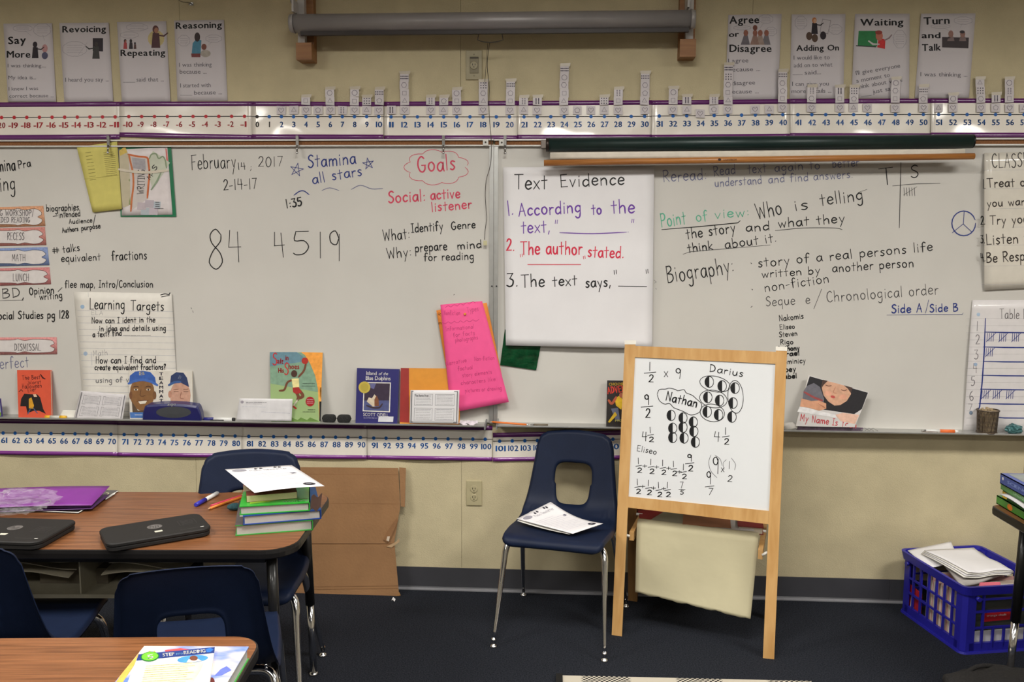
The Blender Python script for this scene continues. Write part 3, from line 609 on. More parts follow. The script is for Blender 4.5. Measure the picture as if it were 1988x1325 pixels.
def mini(q, S, x, y, h, body, skin, hair, arm=0):
    """small printed figure, h tall, feet at x, y"""
    q.poly(S, [(x - h * .18, y), (x + h * .2, y), (x + h * .15, y - h * .62), (x - h * .12, y - h * .64)], .0005, body)
    q.ell(S, x, y - h * .78, h * .13, h * .17, .0007, hair); q.ell(S, x + h * .03, y - h * .74, h * .09, h * .12, .0009, skin)
    if arm: q.line(S, [(x, y - h * .55), (x + arm * h * .35, y - h * .5), (x + arm * h * .5, y - h * .62)], h * .07, .0008, body)
DK = C(44, 36, 44)
def a1(q, S):
    bubble(q, S, 44, 55, 18, 6, (16, 14)); bubble(q, S, 82, 58, 16, 12, (4, 20), 4)
    mini(q, S, 68, 113, 34, DK, DK, DK, 1); q.ell(S, 87, 94, 5.5, 8, .0006, C(188, 140, 140)); q.ell(S, 87, 108, 6, 7, .0007, C(84, 84, 110))
def a2(q, S):
    bubble(q, S, 145, 95, 23, 14, (24, -12), 4); q.poly(S, [(180, 74), (200, 74), (200, 100), (180, 99)], .0005, DK); mini(q, S, 186, 114, 38, C(62, 60, 60), C(60, 52, 50), DK, -1)
def a3(q, S):
    bubble(q, S, 266, 53, 20, 7, (22, 2), 2); bubble(q, S, 251, 68, 17, 6, (4, 10), 1); q.ell(S, 303, 75, 16, 16, .0004, C(200, 184, 130))
    mini(q, S, 302, 93, 46, C(80, 44, 50), C(170, 120, 96), C(92, 50, 48), 1); mini(q, S, 243, 95, 20, C(176, 70, 74), C(170, 100, 80), DK); mini(q, S, 254, 95, 20, DK, DK, DK); mini(q, S, 262, 95, 14, C(90, 60, 60), DK, DK)
def a4(q, S):
    bubble(q, S, 357, 79, 11, 10, (10, -6), 3); bubble(q, S, 415, 75, 15, 7, (-10, 12), 2)
    q.poly(S, [(372, 106), (389, 111), (391, 78), (380, 77), (374, 84)], .0006, C(70, 132, 160)); q.ell(S, 383, 72, 5.5, 9, .0008, C(50, 34, 34)); q.poly(S, [(371, 104), (389, 104), (389, 111), (372, 111)], .0009, C(116, 52, 52)); q.ell(S, 399, 104, 10, 7, .0007, C(168, 160, 150)); q.ell(S, 396, 91, 5, 6, .0009, C(120, 66, 52))
def a5(q, S):
    bubble(q, S, 1487, 37, 13, 8, (-12, 18)); bubble(q, S, 1497, 61, 10, 8, (-14, 8)); bubble(q, S, 1441, 54, 16, 4, (6, 8), 1)
    for x, c in ((1448, C(110, 104, 112)), (1466, C(150, 120, 110)), (1476, C(160, 140, 130)), (1488, C(120, 116, 122))): q.poly(S, [(x - 10, 87), (x + 8, 87), (x + 3, 66), (x - 3, 66)], .0005, c); q.ell(S, x, 64, 4.6, 6, .0008, C(150, 96, 80))
    q.ell(S, 1466, 54, 4.5, 5.5, .0009, C(120, 72, 60))
def a6(q, S):
    bubble(q, S, 1555, 44, 11, 12, (12, 4), 4); bubble(q, S, 1622, 57, 12, 9, (-10, 6), 2)
    q.line(S, [(1597, 37), (1613, 40), (1607, 66), (1592, 62)], 1, .0006, PGY, closed=True)
    mini(q, S, 1581, 66, 34, DK, C(214, 170, 140), C(190, 120, 70), 1)
    for x, y in ((1571, 70), (1582, 74), (1598, 69)): q.ell(S, x, y, 6, 8, .0007, C(88, 66, 54) if x < 1590 else DK)
def a7(q, S):
    q.poly(S, [(1667, 60), (1703, 60), (1703, 90), (1665, 90)], .0004, C(40, 128, 72)); q.line(S, [(1663, 89), (1700, 91)], 3, .0006, DK)
    q.poly(S, [(1703, 92), (1718, 95), (1719, 77), (1706, 73)], .0007, C(206, 44, 44)); q.ell(S, 1707, 70, 7, 9, .0009, C(190, 110, 90)); q.ell(S, 1706, 63, 7, 4, .0011, C(150, 60, 50))
    q.line(S, [(1706, 86), (1695, 86), (1687, 80)], 4, .0009, C(200, 196, 196)); q.line(S, [(1718, 78), (1726, 74), (1731, 68)], 3, .0009, C(140, 120, 124)); bubble(q, S, 1747, 76, 12, 17, (-14, -4), 5)
def a8(q, S):
    bubble(q, S, 1870, 40, 17, 7, (-6, 14), 2); bubble(q, S, 1826, 51, 18, 4, (16, 8), 1)
    q.poly(S, [(1829, 72), (1881, 73), (1880, 94), (1829, 92)], .0005, C(56, 44, 48))
    for x in (1846, 1869): q.ell(S, x, 66, 5, 7, .0008, C(150, 110, 100)); q.poly(S, [(x - 7, 80), (x + 7, 80), (x + 5, 71), (x - 5, 71)], .0007, C(128, 108, 108))
    q.ell(S, 1868, 62, 5, 3, .001, DK)
poster('white poster titled Say More, leftmost of the row', (6.5, 46), (101, 45), (109, 197.5), (15.5, 197.5),
       [("I was thinking....", 15, 131, 89, 131, 7), ("My idea is...", 16, 154, 70, 154, 7), ("I knew I was", 17, 176, 74, 175, 7), ("correct because ...", 18, 190, 104, 189, 7)], a1, [("Say", 16, 86, 51, 84, 14), ("More", 13, 112, 59, 112, 13)])
poster('white poster titled Revoicing, second from the left', (115, 44.5), (211, 44), (220, 197), (125, 198), [("I heard you say ...", 127, 159, 211, 158, 8)], a2, [("Revoicing", 121, 63, 206, 62, 12)])
poster('white poster titled Repeating with the title below the cartoon', (227, 43), (322.5, 41), (331, 197), (236.5, 198), [("____", 239, 160, 262, 160, 8), ("said that ...", 265, 158.5, 318, 158, 8)], a3, [("Repeating", 234, 109, 321, 108, 12)])
poster('white poster titled Reasoning with a man in blue beside a child', (338, 40), (434.5, 38.5), (442, 196), (344.5, 196), [("I was thinking", 348, 130, 411, 129, 8), ("because ...", 349, 143, 401, 143, 8), ("I started with", 350, 170, 409, 169, 8), ("____", 350, 185, 373, 185, 8), ("because ...", 377, 184, 431, 183, 8)], a4, [("Reasoning", 341, 56, 431, 54, 12)])
poster('white poster titled Agree or Disagree, first right of the projection screen', (1414, 29), (1517.5, 27), (1510, 193), (1408, 194), [("I agree", 1414, 122, 1453, 121, 8), ("because ...", 1414, 139, 1476, 138, 8), ("I disagree", 1414, 166, 1466, 164, 8), ("because ...", 1414, 182, 1473, 181, 8)], a5, [("Agree", 1416, 46, 1474, 45, 14), ("or", 1415, 72, 1435, 71, 10), ("Disagree", 1416, 101, 1498, 101, 14)])
poster('white poster titled Adding On with a cartoon at an easel', (1537, 28), (1641.5, 27), (1637, 191), (1533, 192), [("I would like to", 1541, 116, 1611, 115, 8), ("add on to what", 1541, 131, 1616, 129, 8), ("___", 1539, 145.5, 1558, 145, 8), ("said...", 1562, 145, 1594, 144, 8), ("I can give you", 1538, 167, 1609, 166, 8), ("more details ...", 1537, 181, 1614, 180, 8)], a6, [("Adding On", 1546, 99, 1629, 98, 11)])
poster('white poster titled Waiting with a green chalkboard picture', (1660, 27), (1766, 26.5), (1765, 191), (1653, 191), [("I'll give everyone", 1662, 146, 1748, 131, 8), ("a moment to", 1663, 161, 1728, 149, 8), ("think about what", 1664, 173, 1752, 158, 8), ("____", 1672, 188, 1692, 185, 8), ("just said", 1695, 182, 1738, 174, 8)], a7, [("Waiting", 1670, 50, 1754, 49, 13)])
poster('white poster titled Turn and Talk, rightmost of the row', (1788, 26.5), (1894, 26), (1881, 190), (1776, 190.5), [("I was thinking ...", 1787, 148, 1878, 149, 8)], a8, [("Turn", 1793, 48, 1844, 46, 14), ("and", 1789, 74, 1826, 74, 11), ("Talk", 1790, 99, 1827, 98, 13)])

# ================================================================== projection screen
SCM = mat((150, 146, 146), 0.42, 'grey_enamel', noise=.06, scale=6, metal=.25); WOODB = wood_mat('bracket_wood', (158, 110, 66), (132, 88, 50), 4, .5)
a_, b_ = at(566, 44, -.12), at(1347, 39.5, -.12); zc = (a_.z + b_.z) / 2
scr = thing('projection_screen', 'long grey rolled-up projection screen on two wooden blocks above the number line', 'projection screen', ((a_.x + b_.x) / 2, -.12, zc))
MB().tube([(a_.x + .012, -.12, zc), (b_.x - .012, -.12, zc)], .037, SCM, 28).box(((a_.x + b_.x) / 2, -.099, zc + .02), (b_.x - a_.x - .03, .03, .034), SCM).build('case', scr)
for x, s in ((a_.x, 1), (b_.x, -1)):
    MB().tube([(x - s * .004, -.12, zc), (x + s * .014, -.12, zc)], [.036, .04], mat((160, 156, 154), .4, 'end_cap', metal=.2), 24).build('end_cap', scr)
MB().box(((a_.x + b_.x) / 2 + .01, -.125, zc - .043), (b_.x - a_.x - .06, .016, .016), mat((38, 28, 26), .5, 'slat_bar')).build('bottom_bar', scr)
hp = at(952, 66, -.13); hd = mat((52, 44, 36), .4, 'wire')
MB().tube([hp + Vector(v) for v in ((-.048, 0, .002), (-.052, 0, -.024), (-.03, 0, -.031), (0, 0, -.034), (.03, 0, -.031), (.052, 0, -.024), (.048, 0, .002))], .0022, hd, 6).build('pull_handle', scr)
cpts = [at(x, y, -yy) for x, y, yy in ((951, 82, .125), (948, 100, .09), (946, 130, .06), (950, 170, .045), (949, 200, .04), (951, 240, .035), (954, 280, .035), (952, 320, .034), (944, 350, .034), (942, 380, .034), (944, 410, .034), (945, 425, .034), (942, 445, .034), (941, 466, .034))]
MB().tube(catmull(cpts, 4), .0013, hd, 6).build('pull_cord', scr)
MB().tube(catmull([at(x, y, -.05) for x, y in ((947, 84), (945, 110), (943, 135), (941, 165))], 3), .001, hd, 5).build('cord_tail', scr)
MB().box(at(942, 472, -.034), (.016, .003, .02), mat((196, 190, 150), .6, 'tape')).build('cord_tab', scr)
for k, (x0, x1, bx, yb, yt) in enumerate(((578, 608, 593, 116, -40), (1319, 1350, 1335, 110, -40))):
    L, R_ = at(x0, 60, -.05).x, at(x1, 60, -.05).x; z0, z1 = at(bx, yb, -.08).z, at(bx, yt, -.05).z
    MB().box(((L + R_) / 2, -.02, (z0 + z1) / 2), (R_ - L, .04, z1 - z0), WOODB).box(((L + R_) / 2, -.06, z0 + .035), (R_ - L, .04, .07), WOODB).build('wooden_block', scr)
    xx = (L + R_) / 2 + (-.012 if k == 0 else .006)
    MB().box((xx, -.055, zc + .02), (.03, .03, .22), mat((190, 186, 184), .45, 'bracket_white')).box((xx - .015, -.09, zc + .07), (.008, .09, .05), mat((190, 186, 184), .45, 'bracket_white')).build('bracket', scr)
ch = MB(); 
for k in range(9): ch.tube([at(563 + k * 2, -2 + k * 5, -.1), at(566 + k * 2, 3 + k * 5, -.1)], .0035, STEEL, 6)
ch.build('chain', scr, label='short grey chain at the left bracket')
# small hook with wire, top left
p = at(372, 8, 0); hk = MB(); hk.tube([p, p + Vector((0, -.02, 0)), p + Vector((.0, -.024, -.008))], .003, STEEL, 8).box(p + Vector((0, -.002, 0)), (.016, .004, .012), STEEL); hk.tube(catmull([p + Vector((-.008, -.012, .005)), p + Vector((-.04, -.012, .008)), p + Vector((-.07, -.01, .03)), p + Vector((-.1, -.01, .06))]), .0012, hd, 5)
hk.build('wall_hook', label='small metal hook with a bit of wire high on the wall, top left', cat='hook')

# ================================================================== outlets
def outlet(px, py, w, h, label, kind):
    c = at(px, py, 0); IV = mat((176, 166, 132), .4, 'ivory_plate') if kind else mat((158, 148, 116), .4, 'tan_plate')
    r = MB().bbox((c.x, -.003, c.z), (w, .008, h), IV, .003).build('wall_outlet', label=label, cat='outlet'); D = mat((40, 34, 20), .6, 'slot')
    zs = (.0195, -.0195) if kind else (-.002,)
    if not kind: MB().bbox((c.x + .001, -.008, c.z), (.038, .003, .068), mat((122, 112, 82), .4, 'socket_insert'), .002).build('insert', r); MB().box((c.x + .001, -.0098, c.z + .03), (.036, .001, .007), mat((60, 52, 30), .5, 'dark_strip')).build('reset_button', r)  # plain dark strip across the top of the insert
    for z in zs:
        s = MB(); R = Matrix.Rotation(math.radians(90), 3, 'X'); s.lathe((c.x, -.0072 - (0 if kind else .003), c.z + z), [(.0165, 0), (.0165, .0015), (.015, .0025)], IV, 24, R); s_ = s.build('socket', r)
        y = -.0102 - (0 if kind else .003); MB().box((c.x - .0055, y, c.z + z + .003), (.0024, .001, .008), D).box((c.x + .0055, y, c.z + z + .003), (.0024, .001, .007), D).lathe((c.x, y + .0005, c.z + z - .007), [(.0024, 0), (.0024, .001)], D, 8, R).build('slots', s_)
    for z in ((0,) if kind else (.044, -.044)): MB().lathe((c.x, -.007, c.z + z), [(.003, 0), (.0025, .0012)], mat((120, 110, 80), .4, 'screw'), 10, Matrix.Rotation(math.radians(90), 3, 'X')).build('screw', r)
outlet(920.5, 127, .072, .122, 'beige single wall outlet above the boards, below the projection screen', 0)
outlet(920.5, 957.5, .0700, .1143, 'ivory double wall outlet low on the wall between cardboard and chair', 1)

# ================================================================== clips on the map rail
for px, lab in ((210, 'grey metal clip on the board rail holding the yellow paper'), (577, 'grey metal clip on the board rail above the blue heading'), (861, 'grey metal clip on the board rail above the pink word in a cloud'), (980.5, 'grey metal clip on the board rail just right of the metal joint')):
    t = at(px, 268, -.034); u = at(px, 302, -.045)
    c = MB().box((t.x, -.034, t.z - .013), (.012, .004, .046), STEEL).box((t.x, -.03, t.z + .008), (.012, .014, .004), STEEL).build('map_clip', label=lab, cat='clip', group='metal clips on the map rail')
    MB().tube([(t.x, -.036, t.z - .032), (t.x + .001, -.044, t.z - .058)], [.0045, .003], STEEL, 8).build('clip_arm', c)
    MB().lathe((t.x + .001, -.044, t.z - .064), [(.001, -.006), (.0055, -.003), (.006, 0), (.0055, .003), (.001, .006)], CHROME, 12).build('roller', c)

# ================================================================== papers on the left board
def paper(name, label, cat, P, Y, m=PAPER, th=.0004, nu=10, nv=10, bulge=lambda u, v: 0, parent=None, group=None):
    TL, TR, BR, BL = P
    def S(px, py, off=0.0):
        # invert the quad approximately to find the local bulge
        v = (py - (TL[1] + TR[1]) / 2) / ((BL[1] + BR[1] - TL[1] - TR[1]) / 2); v = min(1, max(0, v))
        l = TL[0] * (1 - v) + BL[0] * v; r = TR[0] * (1 - v) + BR[0] * v; u = min(1, max(0, (px - l) / (r - l)))
        return at(px, py, -(Y + bulge(u, v) + off))
    q = MB(); q.sheet(lambda u, v: S(TL[0] * (1 - u) * (1 - v) + TR[0] * u * (1 - v) + BR[0] * u * v + BL[0] * (1 - u) * v, TL[1] * (1 - u) * (1 - v) + TR[1] * u * (1 - v) + BR[1] * u * v + BL[1] * (1 - u) * v), nu, nv, m, th)
    return q.build(name, parent, label=label, cat=cat, group=group), S
# green pocket folder with cards, behind the yellow sheet
fo = MB().prism(wallp(.016), [(232, 283), (332, 283), (342, 421), (234, 421)], -.002, 0, mat((22, 112, 74), .35, 'green_folder')).build('pocket_folder', label='green folder stuffed with schedule cards hanging at the top of the left whiteboard', cat='folder')
fo2, Sf = paper('inner_sheet', None, None, ((240, 290), (325, 286), (335, 417), (236, 419)), .0175, mat((214, 206, 206), .5, 'sleeve', noise=.06), parent=fo)
q = MB(); q.poly(Sf, [(321, 288), (324, 290), (327, 318), (323, 318)], .0004, C(206, 120, 116)); q.build('pink_sheet_edge', fo)
cardm = mat((186, 176, 150), .5, 'faded_card')
q = MB(); q.poly(Sf, [(231, 295), (243, 285), (262, 330), (250, 400), (236, 404)], .0006, cardm); q.poly(Sf, [(231, 293), (243, 284), (247, 296), (233, 303)], .0009, C(206, 178, 90)); q.line(Sf, [(252, 350), (262, 360), (256, 380), (252, 396)], 5, .0008, C(140, 150, 104), True); q.build('card', fo, label='faded card with a yellow corner')
q = MB(); q.poly(Sf, [(249, 299), (286, 306), (291, 338), (286, 386), (254, 410), (252, 340)], .001, mat((196, 188, 184), .45, 'card')); q.line(Sf, [(249, 300), (268, 304), (285, 306), (288, 316), (290, 336), (288, 360), (286, 384)], 3.6, .0013, C(196, 104, 60), True); q.line(Sf, [(250, 300), (254, 318), (258, 336), (259, 360), (256, 385), (254, 410)], 3.6, .0013, C(190, 112, 70), True); q.poly(Sf, [(256, 306), (282, 309), (283, 330), (258, 327)], .0012, C(160, 156, 160)); q.build('card', fo, label='orange-bordered card')
q = MB(); write(q, Sf, "WRITING", (279, 377), (281, 330), 13, 1.5, BLACKI, .0014); q.build('lettering', fo)
q = MB(); q.poly(Sf, [(297, 293), (330, 316), (318, 336), (296, 368), (288, 338), (289, 310)], .0009, mat((190, 194, 176), .45, 'card')); q.line(Sf, [(290, 308), (294, 300), (303, 299), (308, 308), (316, 304), (321, 312), (323, 326)], 2.6, .0012, C(130, 146, 116), True); q.line(Sf, [(312, 336), (305, 352), (294, 368)], 4, .0012, C(136, 152, 126)); write(q, Sf, "ES", (293, 342), (306, 325), 9, 1.6, BLACKI, .0014); write(q, Sf, "M", (291, 350), (297, 342), 8, 1.6, BLACKI, .0014); q.build('card', fo, label='green-bordered card')
q = MB()
for x, y in ((275, 400), (290, 395), (303, 398), (282, 410), (298, 410)): q.poly(Sf, [(x - 8, y - 7), (x + 9, y - 6), (x + 8, y + 8), (x - 9, y + 7)], .0011 + .0002 * (x % 3), mat((170 + x % 20, 168 + x % 18, 176 + x % 16), .4, 'scrap'))
for k in range(4): q.line(Sf, [(302, 393 + 4 * k), (309, 393 + 4 * k)], 1.6, .002, PB)
q.line(Sf, [(300, 405), (317, 405)], 1.2, .002, PB); q.build('paper_scraps', fo)
q = MB(); q.line(wallp(.0205), [(231, 329), (255, 333), (285, 335), (326, 331)], 5, 0, mat((204, 194, 176), .4, 'band'), True); q.build('elastic_band', fo)
ys, Sy = paper('yellow_sheet', 'yellow paper list hanging crooked from a clip at the top of the left whiteboard', 'paper', ((149, 286), (227.5, 275), (236.5, 406), (180, 413)), .023, mat((202, 192, 104), .7, 'yellow_paper', noise=.05), bulge=lambda u, v: .003 * math.sin(3 * u + 4 * v), nu=8)
q = MB()
for k in range(9): scribble(q, Sy, (166 + k * 1.1, 297 + k * 6.6), (178 + k * 1.1, 295.5 + k * 6.6), 2.2, C(128, 122, 62), seed=k)
for k in range(13): scribble(q, Sy, (201 + k * .5, 297 + k * 3.7), (222 + k * .4, 295 + k * 3.7), 2.4, C(132, 124, 66), seed=50 + k)
q.line(Sy, [(163, 348), (231, 340)], .7, .0006, C(150, 140, 70)); q.build('small_print', ys)
# schedule cards (magnets)
def schedule(label, TL, TR, BR, BL, edge, lines):
    r, S = paper('schedule_card', label, 'card', (TL, TR, BR, BL), .0125, mat(edge, .45, 'card_border', noise=.18, scale=120, coat=.3), .0012, 4, 2, group='schedule cards on the left whiteboard')
    q = MB(); cx0, cx1 = TL[0] - 10, (TR[0] + BR[0]) / 2 - 7; yt, yb = (TL[1] + TR[1]) / 2, (BL[1] + BR[1]) / 2; h = yb - yt; ym = (yt + yb) / 2
    P = [(cx0, yt + 5), (20, yt + 5), (34, yt + 3), (48, yt + 6), (64, yt + 3.5), (cx1 - 6, yt + 5), (cx1 + 1, yt + 10), (cx1 + 1, ym - 4), (cx1 - 6, ym), (cx1 + 2, ym + 4), (cx1 + 2, yb - 10), (cx1 - 5, yb - 5), (64, yb - 3.5), (48, yb - 6), (34, yb - 3), (20, yb - 5), (cx0, yb - 5)]
    P = [(v.x, v.y) for v in catmull(P, 3)]; q.poly(S, P, .0009, mat((214, 208, 206), .45, 'card_white', coat=.3)); q.line(S, P, 1.0, .0013, mat([int(v * .55) for v in edge], .5, 'edge_ink')); q.build('white_plate', r)
    q = MB()
    for t, x0, x1, y, hh in lines: write(q, S, t, (x0, y), (x1, y), hh, 1.3, ink((74, 70, 72)), .0014, 0)
    q.build('lettering', r)
schedule('orange-edged schedule card reading workshop and guided reading', (-60, 404), (84, 400), (88, 439), (-60, 443), (214, 158, 122), [("READING WORKSHOP/", -36, 65, 419, 11), ("GUIDED READING", -13, 58, 432, 10)])
schedule('red-edged schedule card reading recess', (-60, 445), (87, 441), (90, 476), (-60, 479), (200, 132, 124), [("RECESS", 14, 47, 466, 14)])
schedule('blue-edged schedule card reading math', (-60, 484), (92, 480), (96, 515), (-60, 519), (128, 146, 190), [("MATH", 23, 49, 507, 13)])
schedule('red-edged schedule card reading lunch', (-60, 523), (96, 519), (99, 552), (-60, 557), (200, 128, 128), [("LUNCH", 25, 56, 546, 14)])
schedule('pink-edged schedule card reading dismissal, apart below the others', (-60, 656), (110, 655), (111, 688), (-60, 690), (208, 138, 136), [("DISMISSAL", 28, 79, 681, 13)])
# learning targets chart
lt, SL = paper('lined_chart', 'lined sheet headed Learning Targets with smudged black writing', 'chart', ((143, 567), (333, 570), (347, 812), (164, 812)), .0125, mat((222, 218, 210), .7, 'chart_paper', noise=.03), bulge=lambda u, v: .001 + .006 * u * (1 - v) + .002 * abs(math.sin(6 * v)), nv=14)
q = MB(); LNC = C(176, 176, 182)
for k in range(18):
    y = 603 + k * 12.2; q.line(SL, [(147 + (y - 567) * .085, y), (335 + (y - 567) * .055, y + 2.5)], .9, .0006, LNC)
q.line(SL, [(171, 568), (178, 700), (184, 808)], .8, .0006, LNC); q.build('ruled_lines', lt)
q = MB(); q.ell(SL, 160, 596, 4, 4, .0007, C(150, 174, 200)); q.ell(SL, 166, 687, 4, 4, .0007, C(160, 178, 200)); q.build('blue_dots', lt)
q = MB(); W1(lt, SL, "Learning", (174, 601), (242, 601), 21, 2.2, BLACKI); W1(lt, SL, "Targets", (254, 603), (318, 603), 19, 2.2, BLACKI); q.line(SL, [(312, 573), (320, 571), (328, 572), (330, 569)], 2, .0007, BLACKI, True); q.line(SL, [(313, 577), (322, 575), (329, 574)], 1.5, .0007, BLACKI, True); q.build('handwritten_title', lt)
q = MB()
W1(lt, SL, "ELA", (177, 612), (200, 612), 9, 1, C(160, 158, 160)); W1(lt, SL, "Now can I ident in the", (178, 628), (301, 626), 11, 2, C(52, 50, 50)); W1(lt, SL, "in idea and details using", (193, 643), (322, 642), 11, 2, C(60, 58, 58)); W1(lt, SL, "a text? find", (180, 655), (236, 652), 11, 2.1, C(50, 48, 48)); scribble(q, SL, (240, 652), (292, 652), 4, C(170, 166, 162), seed=9)
W1(lt, SL, "Math", (181, 692), (209, 690), 11, 1, C(150, 148, 150)); W1(lt, SL, "How can I find and", (186, 706), (303, 705), 13, 2, BLACKI); W1(lt, SL, "create equivalent fractions?", (184, 719), (322, 718), 11, 2, BLACKI); W1(lt, SL, "using of v", (186, 744), (250, 742), 10, 1.8, C(120, 118, 118)); q.build('handwriting', lt)
# orange sheets and pink sheet pinned together
pk = mat((238, 84, 146), .65, 'pink_paper', noise=.03)
o1, So = paper('orange_sheet', 'orange sheet showing behind the long pink sheet', 'paper', ((847, 603), (945, 588), (985, 780), (880, 797)), .029, mat((226, 136, 54), .65, 'orange_paper'), bulge=lambda u, v: .006 * v)
q = MB(); write(q, So, "R", (850, 614), (856, 614), 6, 1.2, C(120, 70, 30)); write(q, So, "m", (851, 630), (857, 630), 6, 1.2, C(120, 70, 30)); q.build('handwriting', o1)
def pbul(u, v): return .012 * math.sin(math.pi * min(1, v * 1.15)) + .022 * v * v + .004 * math.sin(5 * u)
pks, Sp = paper('pink_sheet', 'long pink sheet of notes curling over the joint between the boards', 'paper', ((855, 592), (936, 585), (988, 781), (875, 802)), .034, pk, bulge=pbul, nv=16)
q = MB(); pi_ = C(196, 60, 116)
write(q, Sp, "Nonfiction", (862, 612), (893, 612), 9, 1, pi_); write(q, Sp, "Types", (907, 607), (929, 604), 10, 1, pi_); q.build('handwriting', pks)
for j, (t, x0, y0, x1, y1) in enumerate((("Informational", 865, 643, 920, 638), ("for facts", 880, 655, 922, 650), ("photographs", 884, 665, 928, 659), ("Narrative", 866, 711, 906, 703), ("Non-fiction", 921, 701, 960, 699), ("factual", 889, 720, 918, 717), ("story elements", 898, 733, 955, 726), ("characters like", 895, 748, 962, 740), ("pictures or drawing", 903, 763, 974, 757))): q = MB(); write(q, Sp, t, (x0, y0), (x1, y1), 8, 1, pi_); q.build('handwriting', pks)
q = MB()
for k in range(6): q.line(Sp, [(858 + 12 * k, 626 - k), (864 + 12 * k, 629 - k), (870 + 12 * k, 625 - k)], .9, .0007, pi_, True)
for k in range(5): q.line(Sp, [(864 + 12 * k, 598 - k * 2), (870 + 12 * k, 594 - k * 2), (876 + 12 * k, 597 - k * 2)], .9, .0007, pi_, True)
q.build('cloud_border', pks)
pp = Sp(903, 610, 0); MB().lathe(pp, [(.0012, 0), (.005, .002), (.0055, .004), (.003, .007), (.0045, .011), (.003, .013)], mat((224, 160, 50), .3, 'push_pin'), 14, Matrix.Rotation(math.radians(90), 3, 'X')).build('push_pin', label='yellow push pin through the pink sheet', cat='pin')

# ================================================================== right board papers
MB().prism(wallp(.018), [(980, 640), (1052, 660), (1041, 719), (971, 709)], -.004, 0, mat((10, 62, 34), .16, 'green_foil', noise=.5, scale=25, bump=.5)).build('foil_folder', label='shiny dark green folder peeking out under the Text Evidence chart', cat='folder')
te, ST = paper('chart_sheet', 'large white chart sheet headed Text Evidence hanging on the right whiteboard', 'chart', ((977, 325), (1270, 324), (1266, 677), (982, 671)), .030, PAPER, bulge=lambda u, v: .004 * math.sin(3.1 * v) + .016 * v * v * (1 - abs(u - .55)) + .003 * math.sin(2 * math.pi * 2 * v) * u, nu=16, nv=24)
def note2(root, S, items, label, nm='handwriting'):
    return note(root, items, label, S, nm)
note2(te, ST, [("Text", (999, 367), (1062, 367), 28, 3, 'k'), ("Evidence", (1088, 363), (1212, 358), 24, 2.8, 'k')], 'black heading', 'handwritten_title')
note2(te, ST, [("1.", (986, 418), (997, 417), 28, 3, 'p'), ("According", (1007, 419), (1128, 413), 24, 3, 'p'), ("to", (1149, 417), (1168, 416), 20, 3, 'p'), ("the", (1187, 415), (1232, 414), 26, 3, 'p'), ("text,", (1012, 453), (1068, 451), 24, 2.8, 'p'), ('"', (1077, 450), (1085, 450), 22, 2, 'p'), ([(1087, 452), (1150, 454), (1216, 451)], 2, 'p', 1), ('"', (1225, 448), (1233, 448), 22, 2, 'p'), (".", (1218, 451), (1221, 451), 14, 2, 'p')], 'purple first line')
note2(te, ST, [("2.", (983, 487), (999, 487), 22, 3, 'R'), ("The author", (1011, 494), (1130, 494), 25, 3.2, 'R'), ("stated.", (1141, 499), (1211, 501), 22, 3, 'R'), ('"', (1012, 510), (1020, 508), 16, 2, 'R'), ([(1025, 514), (1127, 514)], 2.4, 'R'), ('"', (1135, 514), (1142, 512), 16, 2, 'R')], 'red second line')
note2(te, ST, [("3.", (983, 557), (1006, 557), 26, 3, 'k'), ("The", (1012, 558), (1057, 557), 24, 2.8, 'k'), ("text", (1073, 556), (1120, 554), 20, 2.8, 'k'), ("says,", (1137, 559), (1186, 556), 20, 2.8, 'k'), ('"', (1195, 550), (1204, 548), 24, 2.2, 'k'), ([(1201, 556), (1255, 557)], 2.4, 'k'), ('"', (1257, 548), (1265, 546), 24, 2, 'k')], 'black third line')
# rolled wall map hanging on the rail
a_, b_ = at(1066, 281.5, -.075), at(1886, 274.5, -.075)
mp_ = thing('rolled_map', 'rolled wall map with dark green tube and wooden rod hanging across the right whiteboard', 'wall map', (a_ + b_) / 2)
MB().tube([a_, b_], .0285, mat((26, 46, 44), .38, 'green_tube', noise=.1, metal=.2), 24).build('tube_case', mp_)
MB().tube([at(1060, 281.5, -.075), a_], .029, mat((60, 52, 48), .35, 'end', metal=.7), 20).build('end_cap', mp_); MB().tube([b_, at(1889, 274.5, -.075)], .028, mat((30, 34, 34), .35, 'end2', metal=.5), 20).build('end_cap', mp_)
MB().bbox(at(1058, 281, -.06), (.034, .04, .036), mat((120, 112, 106), .3, 'bracket', metal=.8), .004).build('bracket', mp_)
q = MB(); q.sheet(lambda u, v: at((1068 + (1874 - 1068) * u), (296 + (309 - 296) * v) + (283 - 290) * u * 1.0, -.1), 12, 3, mat((214, 206, 192), .6, 'map_paper'), .0006); q.build('map_sheet', mp_)
c_, d_ = at(1056, 316.5, -.1), at(1891, 303.5, -.1)
MB().tube([c_, d_], .0128, wood_mat('dowel_wood', (182, 122, 64), (158, 100, 48), 5, .35), 16).build('wooden_rod', mp_)
q = MB(); printed(q, wallp(.1135), "A.NYSTROM", (1404, 312.5), (1430, 312), 3.5, C(90, 54, 24)); q.ell(wallp(.1135), 1397, 310, 3, 2.6, 0, C(60, 34, 20)); q.build('maker_stamp', mp_)

